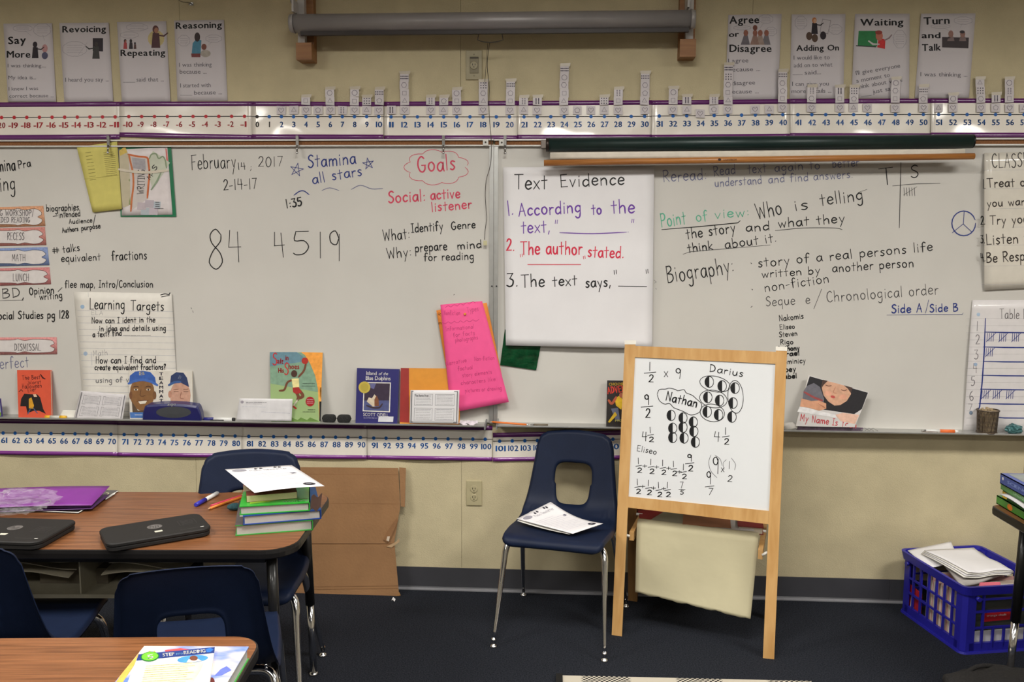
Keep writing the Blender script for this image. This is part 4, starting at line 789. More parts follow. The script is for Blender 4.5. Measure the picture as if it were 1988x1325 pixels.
# right-hand charts
def lined(S, q, x0, x1, ys, slope=0.0, w=.9):
    for y in ys: q.line(S, [(x0, y), (x1, y + slope)], w, .0006, C(178, 176, 178))
cr, SC = paper('lined_chart', 'laminated lined chart of classroom rules at the right edge', 'chart', ((1911, 297), (2070, 294), (2076, 556), (1911, 564)), .0145, mat((214, 208, 196), .4, 'chart_lam', noise=.03, coat=.9), bulge=lambda u, v: .014 * math.sin(math.pi * v) * (1 - u) + .004 + .004 * math.sin(9 * v), nv=16)
q = MB(); lined(SC, q, 1906, 2070, [331, 367, 406, 442, 477, 517, 553], -2); q.line(SC, [(1918, 300), (1913, 420), (1915, 560)], .8, .0006, C(176, 170, 172)); q.build('ruled_lines', cr)
q = MB()
W1(cr, SC, "CLASSROOM", (1926, 326), (2042, 322), 27, 2, C(60, 54, 50)); W1(cr, SC, "1.", (1908, 366), (1913, 366), 17, 2.4, BLACKI); W1(cr, SC, "Treat others", (1917, 364), (2042, 360), 17, 2.6, C(54, 46, 42)); W1(cr, SC, "you want to", (1916, 402), (2030, 396), 15, 2.3, C(54, 46, 42))
W1(cr, SC, "2.", (1904, 436), (1913, 436), 16, 2.3, BLACKI); W1(cr, SC, "Try your", (1922, 436), (2006, 433), 17, 2.4, C(54, 46, 42)); W1(cr, SC, "3.", (1904, 472), (1912, 472), 15, 2.2, BLACKI); W1(cr, SC, "Listen to", (1915, 475), (2010, 470), 20, 2.5, C(54, 46, 42)); W1(cr, SC, "4.", (1905, 508), (1913, 507), 15, 2.2, BLACKI); W1(cr, SC, "Be Respectful", (1915, 510), (2048, 503), 19, 2.5, C(54, 46, 42)); q.build('handwriting', cr)
tc_, SC2 = paper('lined_chart', 'lined tally chart of table points standing in the tray at the right edge', 'chart', ((1888, 583), (2060, 583), (2064, 838), (1870, 838)), .016, mat((214, 210, 210), .5, 'chart_paper2', noise=.03, coat=.4), bulge=lambda u, v: .008 * math.sin(3 * v) * (1 - u), nv=14)
q = MB(); lined(SC2, q, 1876, 2060, [619 + 13.8 * k for k in range(16)], 0, .8); q.ell(SC2, 1899.5, 611, 3.5, 3.5, .0007, C(164, 184, 206)); q.ell(SC2, 1894, 708, 3.5, 3.5, .0007, C(150, 170, 196)); q.ell(SC2, 1885, 802, 3.5, 4, .0007, C(120, 136, 156)); q.build('ruled_lines', tc_)
q = MB(); W1(tc_, SC2, "Table Points", (1941, 619), (2030, 619), 19, 1.5, C(96, 92, 92))
for k, (x, y) in enumerate(((1897, 643), (1898, 668), (1895, 697), (1893, 724), (1889, 749), (1886, 778), (1884, 797))): W1(tc_, SC2, str(k + 1), (x - 4, y), (x + 4, y), 18 if k < 6 else 12, 1.4, C(104, 100, 104))
q.build('handwriting', tc_)
q = MB(); q.line(SC2, [(1913, 619), (1911, 680), (1907, 740), (1902, 790), (1899, 797)], 2.6, .0009, INKC['b'])
for x0, y in ((1912, 645), (1910, 674), (1909, 702), (1907, 729), (1904, 756), (1901, 784), (1940, 811)): q.line(SC2, [(x0, y), (1950, y + 1), (2060, y + 2)], 2.4, .0009, INKC['b'])
for xs_, y in (((1917, 1941, 1966), 648), ((1915,), 677), ((1907, 1929, 1955), 759)):
    for x in xs_:
        for k in range(4): q.line(SC2, [(x + 4 * k, y), (x + 4 * k - 1, y + 15)], 1.7, .0009, INKC['b'])
        q.line(SC2, [(x - 2, y + 16), (x + 16, y - 1)], 1.7, .0011, INKC['b'])
q.build('tally_marks', tc_, label='blue table lines and tally marks')

# ================================================================== things in the marker trays
def lean(Yb, Yt, h, tz=None):
    tz = trayz + .0005 if tz is None else tz
    return Plane((0, -Yb, tz), (0, -h, (Yb - Yt)))
def book(label, P, th, cover, pages=None, Yb=.074, Yt=.03, h=.25, tz=None, spine=None, name='picture_book'):
    """book standing in the tray, cover towards the room; P = 4 pixel corners"""
    tz = trayz + .0008 if tz is None else tz
    S = lean(Yb, Yt, h, tz)
    TL, TR, BR, BL = P; c = [S(*p) for p in P]; c[2].z = c[3].z = tz; n = S.n
    d = (c[0] - c[3]).normalized(); 
    for i, j in ((3, 0), (2, 1)): pass
    root = thing(name, label, 'book', ((c[2] + c[3]) / 2))
    def slab(t0, t1, ins, m, nm, up=.0):
        q = MB(); pts = [c[0] + (c[1] - c[0]).normalized() * ins - d * ins, c[1] - (c[1] - c[0]).normalized() * ins - d * ins, c[2] - (c[1] - c[0]).normalized() * ins + d * ins * .6, c[3] + (c[1] - c[0]).normalized() * ins + d * ins * .6]
        a = [p - n * t0 for p in pts]; b = [p - n * t1 for p in pts]
        if spine and nm == 'cover': pass
        q.add(a + b, [(3, 2, 1, 0), (4, 5, 6, 7), (0, 1, 5, 4), (1, 2, 6, 5), (2, 3, 7, 6), (3, 0, 4, 7)], m); return q.build(nm, root)
    hc = th > .006
    slab(0, .0012 if hc else .0004, 0, cover, 'front_cover'); slab(.0012 if hc else .0004, th - (.0012 if hc else .0004), .002 if hc else .0004, pages or mat((222, 214, 196), .8, 'page_edges'), 'page_block'); slab(th - (.0012 if hc else .0004), th, 0, cover, 'back_cover')
    return root, S
SKIN1 = C(112, 66, 44); NAVYC = mat((38, 36, 104), .35, 'navy_cover', noise=.06, scale=12, coat=.4)
# edge of a purple-framed item at the far left
q = MB().prism(wallp(.06), [(-22, 775), (2, 774), (6, 812), (-22, 812)], -.004, 0, mat((58, 44, 110), .35, 'purple_frame')).build('framed_card', label='edge of a purple-framed card at the far left of the tray', cat='card')
MB().prism(wallp(.0602), [(-22, 783), (0, 782), (2, 801), (-22, 801)], 0, .0004, C(150, 160, 176)).prism(wallp(.0602), [(-22, 801), (2, 801), (2, 808), (-22, 808)], 0, .0004, C(110, 150, 50)).build('card', q)
# red Halloween book
bk, Sb = book('red book with bats and a black caped figure on its cover', ((33, 719), (98, 719), (100, 812), (36, 812)), .012, mat((206, 78, 50), .4, 'red_cover', noise=.05, coat=.4), Yb=.072, Yt=.03, h=.2)
q = MB(); RB = C(60, 20, 22)
for t, x0, x1, y, h in (("The Best", 43, 78, 738, 8), ("Worst", 55, 80, 747, 7), ("Halloween", 43, 81, 755, 9), ("Ever", 54, 70, 762, 8)): write(q, Sb, t, (x0, y), (x1, y - 2), h, 1.0, RB)
q.build('title', bk)
q = MB(); q.poly(Sb, [(41, 775), (47, 765), (60, 766), (72, 766), (78, 772), (84, 795), (89, 804), (76, 798), (66, 798), (52, 803), (38, 800)], .0005, C(30, 24, 26)); q.poly(Sb, [(56, 775), (61, 772), (66, 788), (64, 794), (56, 793)], .0008, C(206, 150, 40)); q.line(Sb, [(60, 792), (54, 804)], 3, .0008, C(70, 84, 120)); q.line(Sb, [(64, 792), (72, 802)], 3, .0008, C(70, 84, 120)); q.poly(Sb, [(64, 766), (70, 766), (72, 771), (66, 771)], .0008, C(214, 180, 150)); q.line(Sb, [(37, 761), (41, 757), (44, 760)], 2, .0006, RB); q.line(Sb, [(79, 728), (83, 734), (87, 736)], 3, .0006, RB); q.build('cover_picture', bk)
def marker(label, a, b, r, parts, name='marker', tz=None):
    """round pen lying from a to b; parts = [(f0, f1, radius factor, material, part name)]"""
    a, b = Vector(a), Vector(b); root = thing(name, label, 'marker' if name == 'marker' else name, (a + b) / 2 - Vector((0, 0, r)))
    for f0, f1, k0, k1, m, nm in parts: MB().tube([a.lerp(b, f0), a.lerp(b, f0 + .001), a.lerp(b, f1 - .001), a.lerp(b, f1)], [r * k0 * .8, r * k0, r * k1, r * k1 * .8], m, 14).build(nm, root)
    return root
WHP = mat((222, 222, 220), .3, 'white_plastic'); YEL = mat((232, 180, 40), .35, 'yellow_plastic')
def tpt(px, Y, dz, z=None):
    p = at(px, 812, -Y); return Vector((p.x, -Y, (trayz if z is None else z) + dz))
marker('clear highlighter with yellow ends lying in the tray beside the red book', tpt(88, .082, .007), tpt(129, .082, .007), .0075, [(0, .25, .9, 1, YEL, 'cap'), (.25, .7, 1, .9, mat((200, 198, 190), .2, 'clear_barrel', noise=.2), 'barrel'), (.7, 1, 1, .9, YEL, 'end_plug')])
paper('paper_slip', 'white paper slip standing in the tray behind the worksheet', 'paper', ((122, 797), (158, 797), (160, 815), (114, 814)), .05, PAPERW)
ws, Sw = paper('worksheet', 'curled worksheet with a checkered border leaning in the tray', 'worksheet', ((156, 759), (246, 767), (238, 815), (143, 814)), .056, mat((206, 202, 204), .7, 'worksheet_paper'), bulge=lambda u, v: .02 * v + .008 * math.sin(3.1 * u))
def worksheet(S, A, Bc, Cc, Dd, root, seed=3):
    """print: framed boxes of small text; corners in pixels"""
    L = lambda u, v: (A[0] * (1 - u) * (1 - v) + Bc[0] * u * (1 - v) + Cc[0] * u * v + Dd[0] * (1 - u) * v, A[1] * (1 - u) * (1 - v) + Bc[1] * u * (1 - v) + Cc[1] * u * v + Dd[1] * (1 - u) * v)
    q = MB(); q.line(S, [L(0.04, .06), L(.96, .06), L(.96, .94), L(.04, .94)], 2.6, .0006, C(104, 102, 106), closed=True)
    for (u0, v0, u1, v1) in ((.1, .14, .46, .46), (.52, .14, .9, .46), (.1, .54, .46, .88), (.52, .54, .9, .88)):
        q.line(S, [L(u0, v0), L(u1, v0), L(u1, v1), L(u0, v1)], .8, .0007, C(90, 88, 92), closed=True)
        n = 7
        for k in range(n): scribble(q, S, L(u0 + .03, v0 + (v1 - v0) * (k + .7) / (n + .4)), L(u1 - .03, v0 + (v1 - v0) * (k + .7) / (n + .4)), 1.7, C(140, 138, 142), seed=seed * 31 + k)
    q.build('printed_page', root)
worksheet(Sw, (156, 759), (246, 767), (238, 815), (143, 814), ws)
# book with two ball players
bk, Sb = book('white book with two men in blue baseball caps on its cover', ((250, 720), (373, 721), (374, 812), (252, 812)), .006, mat((206, 200, 190), .35, 'white_cover', coat=.4), Yb=.066, Yt=.022, h=.2)
q = MB()
q.ell(Sb, 276, 764, 24, 34, .0004, C(126, 88, 52)); q.poly(Sb, [(256, 780), (268, 798), (290, 796), (298, 780), (290, 812), (258, 812)], .00045, C(84, 66, 50)); q.ell(Sb, 254, 768, 3, 8, .0005, C(110, 72, 46)); q.ell(Sb, 300, 768, 3.5, 8, .0005, C(110, 74, 46))
q.poly(Sb, [(251, 742), (252, 730), (262, 722), (276, 720), (292, 723), (301, 733), (303, 746), (276, 737)], .0008, C(48, 86, 160)); q.line(Sb, [(250, 745), (262, 740), (277, 738), (292, 741), (305, 748)], 5, .001, C(60, 98, 172), True)
for x in (264, 288): q.ell(Sb, x, 757, 4.2, 2, .0007, C(206, 190, 170)); q.ell(Sb, x, 757, 1.8, 1.9, .0009, C(40, 26, 20)); q.line(Sb, [(x - 5, 752), (x, 750.5), (x + 5, 752)], 1.5, .0009, C(60, 38, 26), True)
q.line(Sb, [(274, 757), (272, 768), (277, 770), (282, 768)], 1.4, .0007, C(92, 58, 36), True); q.poly(Sb, [(268, 780), (286, 778), (282, 784), (272, 785)], .0008, C(216, 206, 190)); q.line(Sb, [(266, 780), (276, 778), (288, 778)], 1.3, .001, C(90, 50, 36), True)
q.ell(Sb, 350, 768, 20, 28, .0004, C(184, 142, 122)); q.ell(Sb, 330, 766, 3.5, 7, .0005, C(170, 124, 104)); q.poly(Sb, [(330, 746), (332, 730), (342, 723), (356, 724), (363, 734), (367, 752), (348, 742)], .0008, C(38, 52, 92)); q.line(Sb, [(328, 748), (338, 743), (350, 742)], 4.5, .001, C(52, 84, 138), True)
for x in (342, 361): q.line(Sb, [(x - 4, 761), (x + 4, 761)], 1.8, .0008, C(90, 60, 50)); q.line(Sb, [(x - 5, 757), (x + 4, 756)], 1.3, .0008, C(96, 64, 50))
q.line(Sb, [(352, 762), (350, 773), (357, 775)], 1.3, .0007, C(140, 92, 76), True)
q.poly(Sb, [(252, 801), (300, 801), (300, 812), (253, 812)], .0007, C(66, 106, 168)); q.build('cover_picture', bk)
q = MB(); printed(q, Sb, "B", (270, 729), (281, 729), 7, C(210, 206, 200), 1, off=.0012); printed(q, Sb, "B", (345, 735), (350, 738), 7, C(120, 130, 160), 1, off=.0012)
for k, ch_ in enumerate("TEAMMAT"): printed(q, Sb, ch_, (309, 729.5 + 8.6 * k), (317, 729.5 + 8.6 * k), 6, C(34, 34, 60), 1)
scribble(q, Sb, (262, 806), (276, 806), 2, PAPER, .001, seed=5); q.build('title', bk)
# board eraser with a blue plastic back
c_ = tpt(338, .072, 0); er = thing('board_eraser', 'navy blue plastic board eraser with a grey oval grip in the left tray', 'eraser', c_)
w2 = (at(396, 800, -.08).x - at(281, 800, -.08).x) / 2; pro = [(-1, 0), (-1, .006), (-.97, .04), (-.9, .066), (-.84, .071), (-.4, .078), (0, .080), (.4, .078), (.84, .071), (.9, .064), (.97, .036), (1, .006), (1, 0)]
P1_ = [Vector((c_.x + x * w2, c_.y - .018, c_.z + .004 + z * .92)) for x, z in pro]; P2_ = [Vector((c_.x + x * w2 * .97, c_.y + .018, c_.z + .004 + z)) for x, z in pro]; P0_ = [Vector((c_.x + x * w2 * .97, c_.y - .022, c_.z + .004 + z * .8)) for x, z in pro]
MB().loft([P2_, P1_, P0_], mat((32, 34, 92), .3, 'navy_plastic', coat=.3)).build('body', er)
MB().box((c_.x, c_.y, c_.z + .003), (w2 * 2, .04, .006), mat((40, 40, 46), .9, 'felt')).build('felt_pad', er)
Se = wallp(-(c_.y - .0222)); q = MB()
for k in range(5): q.ell(Se, 337, 801, 34 - k * 5, 11 - k * 1.6, .0004 + k * .0008, mat((66, 68, 72), .45, 'grip'), n=26)
q.build('grip_oval', er)
q = MB(); printed(q, Se, "expo", (325, 788.5), (341, 787.5), 5, mat((230, 230, 230), .5, 'white_print'), 1, off=.0008, slant=.25); q.build('lettering', er)
marker('white marker with a blue end lying in the tray left of the envelope', tpt(396, .078, .0085), tpt(456, .078, .0085), .0085, [(0, .32, .85, .95, mat((40, 42, 120), .35, 'blue_plastic'), 'cap'), (.32, .92, .95, 1, WHP, 'barrel'), (.92, 1, 1, .9, BLACKP, 'end_plug')])
MB().tube([tpt(408, .088, .0045), tpt(434, .088, .0045)], .004, BLACKP, 8).build('pen', label='thin black pen in front of the white marker in the left tray', cat='pen')
# Salt in his shoes
bk, Sb = book('tall green picture book with a leaping basketball player on its cover', ((524, 684), (626.5, 685), (621, 819), (526, 819)), .004, mat((150, 176, 118), .4, 'green_cover', coat=.5, noise=.04, scale=5), Yb=.070, Yt=.018, h=.3)
q = MB(); q.poly(Sb, [(524, 684), (590, 685), (600, 700), (612, 730), (618, 760), (618, 762), (525, 745)], .0003, C(124, 156, 132)); q.poly(Sb, [(524, 684), (576, 684), (588, 692), (594, 702), (524, 712)], .0005, C(98, 134, 148)); q.poly(Sb, [(584, 684), (626.5, 685), (623, 780), (618, 760), (612, 730), (602, 706), (592, 690)], .0006, C(236, 158, 66)); q.poly(Sb, [(617, 752), (624.5, 752), (622.5, 818), (620, 818)], .0006, C(238, 172, 84)); q.poly(Sb, [(620, 780), (624, 780), (622.5, 818), (620, 818)], .0008, BLACKI)
q.poly(Sb, [(527, 819), (527, 813)] + [(530 + 6 * k, 811 + 2.5 * ((k * 7) % 3)) for k in range(15)] + [(620, 819)], .0007, C(96, 128, 60))
def limb(pts, w, c): q.line(Sb, pts, w, .0010, c, True)
limb([(580, 732), (590, 720), (594, 706)], 4, SKIN1); limb([(568, 738), (558, 743), (552, 757), (543, 759)], 4, SKIN1); q.ell(Sb, 592, 701, 6.5, 6.5, .0012, C(170, 44, 34)); q.ell(Sb, 571, 726, 6, 7, .0014, C(70, 44, 34)); q.poly(Sb, [(566, 736), (580, 735), (581, 752), (569, 755)], .0012, C(226, 214, 150)); limb([(572, 755), (579, 770), (578, 776)], 6, SKIN1); limb([(578, 755), (588, 768), (583, 773)], 6, SKIN1); q.poly(Sb, [(568, 753), (580, 752), (586, 762), (576, 766), (569, 762)], .0016, C(160, 44, 40)); limb([(579, 776), (572, 785), (570, 790)], 2.5, C(206, 196, 180)); limb([(570, 790), (574, 793)], 5, C(170, 44, 40)); q.ell(Sb, 602, 780, 8.8, 9.5, .001, C(160, 28, 34)); q.build('cover_picture', bk)
q = MB(); RT = C(188, 40, 44)
write(q, Sb, "S", (529, 709), (538, 709), 23, 2, RT, .0016); printed(q, Sb, "alt", (538, 706), (550, 707), 10, RT, 1, .0016); printed(q, Sb, "in", (554, 700), (560, 700), 10, RT, 1, .0016); printed(q, Sb, "His", (540, 724), (551, 724), 9, RT, 1, .0016); write(q, Sb, "S", (552, 727), (560, 727), 23, 2, RT, .0016); printed(q, Sb, "hoes", (560, 717), (581, 717), 10, RT, 1, .0016)
for k, (x0, x1, y) in enumerate(((588, 611, 745), (586, 611, 750), (598, 612, 796), (588, 611, 800))): scribble(q, Sb, (x0, y), (x1, y), 2, PB, .0014, seed=k)
for k in range(3): scribble(q, Sb, (596, 776 + 3.6 * k), (608, 776 + 3.6 * k), 1.6, PAPER, .0016, seed=k + 9)
q.build('title', bk)
ev, Se = paper('envelope', 'white window-less envelope leaning in the tray in front of the green picture book', 'envelope', ((465, 774), (568, 775), (566, 818), (459, 817)), .079, mat((222, 220, 222), .6, 'envelope_paper'), th=.0016)
q = MB(); q.ell(Se, 470, 781, 3, 3, .0012, PL); scribble(q, Se, (478, 781.5), (517, 782), 2, PGY, .0012, seed=1); scribble(q, Se, (478, 784.5), (508, 785), 1.6, PL, .0012, seed=2); scribble(q, Se, (470, 790), (515, 791), 1.8, C(186, 190, 200), .0012, seed=3); scribble(q, Se, (508, 800), (562, 803), 2, C(180, 182, 196), .0012, seed=4); q.build('address_print', ev)
for k, (px, lab) in enumerate(((639, 'black felt eraser in the left tray, next to the green picture book'), (668, 'black felt eraser in the left tray, the one nearer the blue book'))):
    c = tpt(px, .062, .0175); q = MB(); N_ = 9; rr = []
    for i in range(N_):
        f = i / (N_ - 1); xx = (f - .5) * .066; s_ = (1 - abs(2 * f - 1) ** 6) * .95 + .05
        rr.append([c + Vector((xx, .019 * math.copysign(abs(math.cos(t)) ** .5, math.cos(t)) * s_ * (1 + .06 * math.sin(9 * t + i)), .0175 * math.copysign(abs(math.sin(t)) ** .55, math.sin(t)) * s_)) for t in [2 * math.pi * j / 18 for j in range(18)]])
    q.loft(rr, mat((38, 38, 38), .95, 'felt', noise=.3, scale=200, bump=.6), True, True).build('felt_eraser', label=lab, cat='eraser', group='black felt erasers')
# navy book with medal
bk, Sb = book('navy hardcover book with a gold medal sticker and a framed canoe picture', ((693, 715), (775, 717), (771, 820), (690, 819)), .016, NAVYC, Yb=.074, Yt=.038, h=.24)
q = MB(); FW = C(216, 212, 206)
q.poly(Sb, [(706, 742), (759, 743), (757, 801), (704, 799)], .0004, FW); q.poly(Sb, [(708, 744), (757, 745), (755, 799), (706, 797)], .0006, C(56, 44, 62)); q.poly(Sb, [(707, 778), (755, 778), (755, 799), (706, 797)], .0008, C(78, 84, 128)); q.poly(Sb, [(712, 780), (716, 772), (722, 774), (727, 766), (732, 772), (736, 788), (724, 790)], .001, C(206, 190, 166)); q.poly(Sb, [(727, 776), (731, 768), (735, 776), (736, 789), (727, 789)], .0012, C(120, 74, 50)); q.line(Sb, [(712, 788), (724, 792), (736, 792), (742, 785)], 3, .0013, C(60, 44, 50), True); q.poly(Sb, [(716, 745), (730, 745), (726, 756), (718, 753)], .0008, C(96, 96, 140)); q.build('cover_picture', bk)
q = MB(); q.ell(Sb, 707.5, 752.5, 11.5, 11.5, .0014, mat((206, 186, 84), .35, 'gold_foil', metal=.4)); q.ell(Sb, 707.5, 752.5, 8, 8, .0017, mat((190, 170, 74), .4, 'gold_foil2', metal=.4)); q.build('medal_sticker', bk)
q = MB(); printed(q, Sb, "Island", (711, 728), (731, 729), 7, FW, 0, .0006); printed(q, Sb, "of the", (735, 729), (753, 729), 6, FW, 0, .0006, slant=.25); printed(q, Sb, "Blue Dolphins", (710, 738), (758, 739), 7.5, FW, 0, .0006); printed(q, Sb, "SCOTT O'DELL", (705, 808), (754, 809.5), 6, FW, 0, .0006); printed(q, Sb, "ILLUSTRATED BY", (706, 813), (733, 814), 3, C(150, 146, 180), 0, .0006); q.build('title', bk)
MB().prism(lean(.0755, .0395, .24), [(735, 809), (764, 809.5), (763, 820), (734, 819.5)], 0, .0006, mat((206, 206, 212), .6, 'label_sticker')).build('sticker', bk)
# red-spined yellow composition book
bk, Sb = book('yellow notebook with a red spine behind the worksheet', ((778, 715), (892, 716), (892, 821), (776, 820)), .010, mat((214, 142, 44), .45, 'yellow_cover', noise=.05), Yb=.070, Yt=.034, h=.24, name='notebook')
MB().prism(Sb, [(778, 715), (794, 715.3), (794, 821), (776, 820)], 0, .0006, mat((150, 40, 36), .45, 'red_spine')).build('spine', bk)
ws, Sw = paper('worksheet', 'upright worksheet standing in front of the yellow notebook', 'worksheet', ((797, 758), (892, 758), (890, 823), (795, 822)), .082, PAPER, bulge=lambda u, v: .002 * math.sin(4 * u))
worksheet(Sw, (796, 756), (892, 757), (890, 825), (794, 824), ws, 8); q = MB(); printed(q, Sw, "The Santa Stop", (805, 770), (832, 770), 3.4, PB, 1); q.build('heading', ws)
for k, (x, lab) in enumerate(((899, 'crumpled white paper scrap in the left tray, left piece'), (916, 'crumpled white paper scrap in the left tray, right piece'))):
    c = tpt(x, .07, .002); q = MB(); q.sheet(lambda u, v: c + Vector(((u - .5) * .05, (v - .5) * .03, .004 + .006 * math.sin(7 * u + k) * math.cos(5 * v) + .01 * v)), 6, 4, mat((214, 206, 214), .7, 'scrap_paper'), .0004, False).build('paper_scrap', label=lab, cat='paper', group='paper scraps in the tray')
# right tray
tp2 = lambda px, Y, dz: tpt(px, Y, dz, trayzr)
marker('orange pencil lying across the joint of the two trays', Vector((at(951, 812, -.07).x, -.07, trayzr + .014)), tp2(1026, .075, .005), .0042, [(0, .06, .3, .6, mat((210, 160, 110), .5, 'bare_wood'), 'tip'), (.06, .95, 1, 1, mat((226, 120, 48), .4, 'orange_paint'), 'barrel'), (.95, 1, 1, 1, CHROME, 'ferrule')], name='pencil')
marker('thin grey pen lying in the right tray beside the orange pencil', tp2(1030, .075, .005), tp2(1064, .072, .005), .0045, [(0, .2, .5, .9, STEEL, 'tip'), (.2, 1, 1, 1, mat((110, 100, 84), .5, 'grey_barrel'), 'barrel')], name='pen')
bk, Sb = book('dark adventure paperback half hidden behind the easel', ((1179, 739), (1248, 740), (1246, 822), (1177, 823)), .009, mat((30, 24, 26), .35, 'dark_cover', coat=.4), Yb=.072, Yt=.036, h=.2, tz=trayzr + .0008)
q = MB(); printed(q, Sb, "CHOOSE YOUR", (1182, 749), (1236, 748), 5, C(220, 180, 50), 1); q.build('title', bk)
q = MB(); write(q, Sb, "ADVENTURE", (1180, 765), (1242, 757), 12, 2.4, C(200, 60, 44)); q.build('title', bk)
q = MB(); q.poly(Sb, [(1193, 774), (1204, 768), (1210, 780), (1206, 796), (1196, 788)], .0006, C(216, 176, 40)); q.line(Sb, [(1196, 772), (1188, 784), (1182, 778)], 5, .0007, C(170, 84, 56), True); q.ell(Sb, 1206, 768, 4, 5, .0008, C(160, 90, 66)); q.poly(Sb, [(1180, 820), (1194, 800), (1198, 806), (1184, 821)], .0006, C(206, 170, 40)); q.poly(Sb, [(1186, 794), (1200, 792), (1204, 818), (1196, 818)], .0005, C(96, 100, 120)); printed(q, Sb, "FIGHT", (1194, 819), (1222, 819), 4, C(210, 200, 80), 1); q.build('cover_picture', bk)
# white cloth at the easel's right post
q = MB(); c = tp2(1534, .06, .014); rr = []
for i in range(7):
    f = i / 6; rr.append([c + Vector(((f - .5) * .06, .022 * math.cos(t) * (1 + .25 * math.sin(3 * t + i)) * (.4 + .6 * math.sin(math.pi * (.1 + .8 * f))), .016 * math.sin(t) * (1 + .2 * math.sin(4 * t + 2 * i)) * (.5 + .6 * math.sin(math.pi * (.1 + .8 * f))))) for t in [2 * math.pi * j / 14 for j in range(14)]])
q.loft(rr, mat((190, 186, 180), .9, 'cloth'), True, True).build('crumpled_cloth', label='crumpled pale cloth in the tray right of the easel', cat='cloth')
# my name is ... book, tilted
cov = mat((206, 202, 200), .35, 'pale_cover', coat=.5)
MB().prism(lean(.066, .05, .2, trayzr + .001), [(1546, 824), (1676, 831), (1674, 838), (1546, 835)], -.006, 0, mat((92, 74, 92), .5, 'purple_book', noise=.4, scale=60)).build('thin_book', label='thin purple patterned book lying under the tilted portrait book', cat='book')
bk, Sb = book('tilted picture book showing a child face and hands, leaning on the right whiteboard', ((1570, 729), (1687, 762), (1659, 832), (1545, 827)), .005, cov, Yb=.084, Yt=.04, h=.22, tz=at(1600, 829, -.084).z)
q = MB(); q.poly(Sb, [(1572, 731), (1685, 763), (1669, 806), (1553, 789)], .0004, C(34, 32, 36)); q.poly(Sb, [(1566, 750), (1580, 744), (1592, 752), (1600, 775), (1598, 790), (1558, 776), (1560, 760)], .0006, C(104, 102, 110)); q.line(Sb, [(1562, 762), (1580, 772), (1596, 778)], 4, .0008, C(150, 70, 70), True)
q.poly(Sb, [(1597, 738), (1625, 745), (1653, 753), (1652, 766), (1644, 779), (1631, 787), (1620, 788), (1608, 780), (1599, 768), (1595, 752)], .0008, C(204, 158, 130)); q.poly(Sb, [(1597, 737.5), (1607, 740), (1599, 748), (1595, 754)], .0012, C(70, 52, 46)); q.poly(Sb, [(1638, 748.5), (1655, 753), (1652, 764), (1646, 755)], .0012, C(70, 52, 46)); q.ell(Sb, 1608, 764, 7, 5, .0010, C(216, 160, 134)); q.ell(Sb, 1637, 771, 7, 5, .0010, C(214, 156, 130)); q.line(Sb, [(1603, 748), (1609, 750), (1614, 749)], 1.6, .0012, C(110, 70, 56), True); q.line(Sb, [(1633, 757), (1639, 759), (1644, 757)], 1.6, .0012, C(110, 70, 56), True); q.line(Sb, [(1622, 752), (1618, 762), (1624, 764)], 1.2, .0012, C(176, 120, 96), True); q.ell(Sb, 1617, 771, 4.5, 2.6, .0013, C(186, 76, 70), a=15)
q.poly(Sb, [(1556, 774), (1575, 779), (1590, 778), (1604, 784), (1604, 794), (1590, 798), (1570, 792), (1553, 790)], .001, C(204, 150, 118)); q.poly(Sb, [(1622, 806), (1636, 802), (1668, 806), (1660, 824), (1632, 818)], .001, C(220, 180, 160)); 
for k in range(3): q.line(Sb, [(1588 + 4 * k, 784 + 3 * k), (1600 + 2 * k, 790 + 2 * k)], .9, .0014, C(160, 100, 76))
q.poly(Sb, [(1553, 789), (1590, 798), (1622, 806), (1625, 812), (1548, 800)], .0006, C(222, 220, 220)); q.build('cover_picture', bk)
q = MB(); write(q, Sb, "My Name Is Yoon", (1553, 817), (1662, 832), 13, 1.8, C(190, 52, 62), jit=0); q.build('title', bk)
marker('white marker with an orange cap lying in the right tray', tp2(1790, .07, .007), tp2(1862, .074, .007), .0075, [(0, .12, .4, .5, STEEL, 'tip'), (.12, .5, .8, .9, WHP, 'barrel'), (.5, .9, 1, 1, mat((226, 110, 50), .4, 'orange_cap'), 'cap'), (.9, 1, .9, .7, WHP, 'end_plug')])
q = MB()
for k in range(3): q.tube(catmull([tp2(1672 + 9 * k, .07, .003), tp2(1680 + 8 * k, .062, .012), tp2(1690 + 8 * k, .075, .003)]), .0016, STEEL, 6)
q.build('wire_scrap', label='bent bit of grey wire in the right tray beside the tilted book', cat='wire')
MB().tube(catmull([tp2(1800 - 8, .085, .003), tp2(1806, .08, .005), tp2(1822, .084, .003)]), .003, mat((150, 140, 134), .5, 'clip_metal', metal=.6), 8).build('small_clip', label='small grey clip in the right tray before the orange-capped marker', cat='clip')
# wire mesh cup full of wooden sticks
c = Vector((at(1917, 840, -.062).x, -.055, trayzr)); cup = thing('mesh_cup', 'wire mesh cup full of wooden craft sticks in the right tray', 'cup', c); MM = mat((96, 84, 72), .45, 'mesh_wire', metal=.5)
q = MB(); H_ = at(1917, 797, -.06).z - trayzr; R_ = .042; N_ = 44
for k in range(N_):
    t = 2 * math.pi * k / N_; 
    for s_ in (1, -1): q.tube([c + Vector((R_ * .9 * math.cos(t), R_ * .9 * math.sin(t), .002)), c + Vector((R_ * math.cos(t + s_ * .35), R_ * math.sin(t + s_ * .35), H_))], .0009, MM, 4, False, False)
m_ = q.build('mesh_wall', cup, kind='stuff')
for z, r in ((.003, R_ * .92), (H_, R_ * 1.03)): MB().tube([c + Vector((r * math.cos(t), r * math.sin(t), z)) for t in [2 * math.pi * k / 24 for k in range(25)]], .0028, MM, 6, False).build('rim_wire' if z > .01 else 'base_wire', cup)
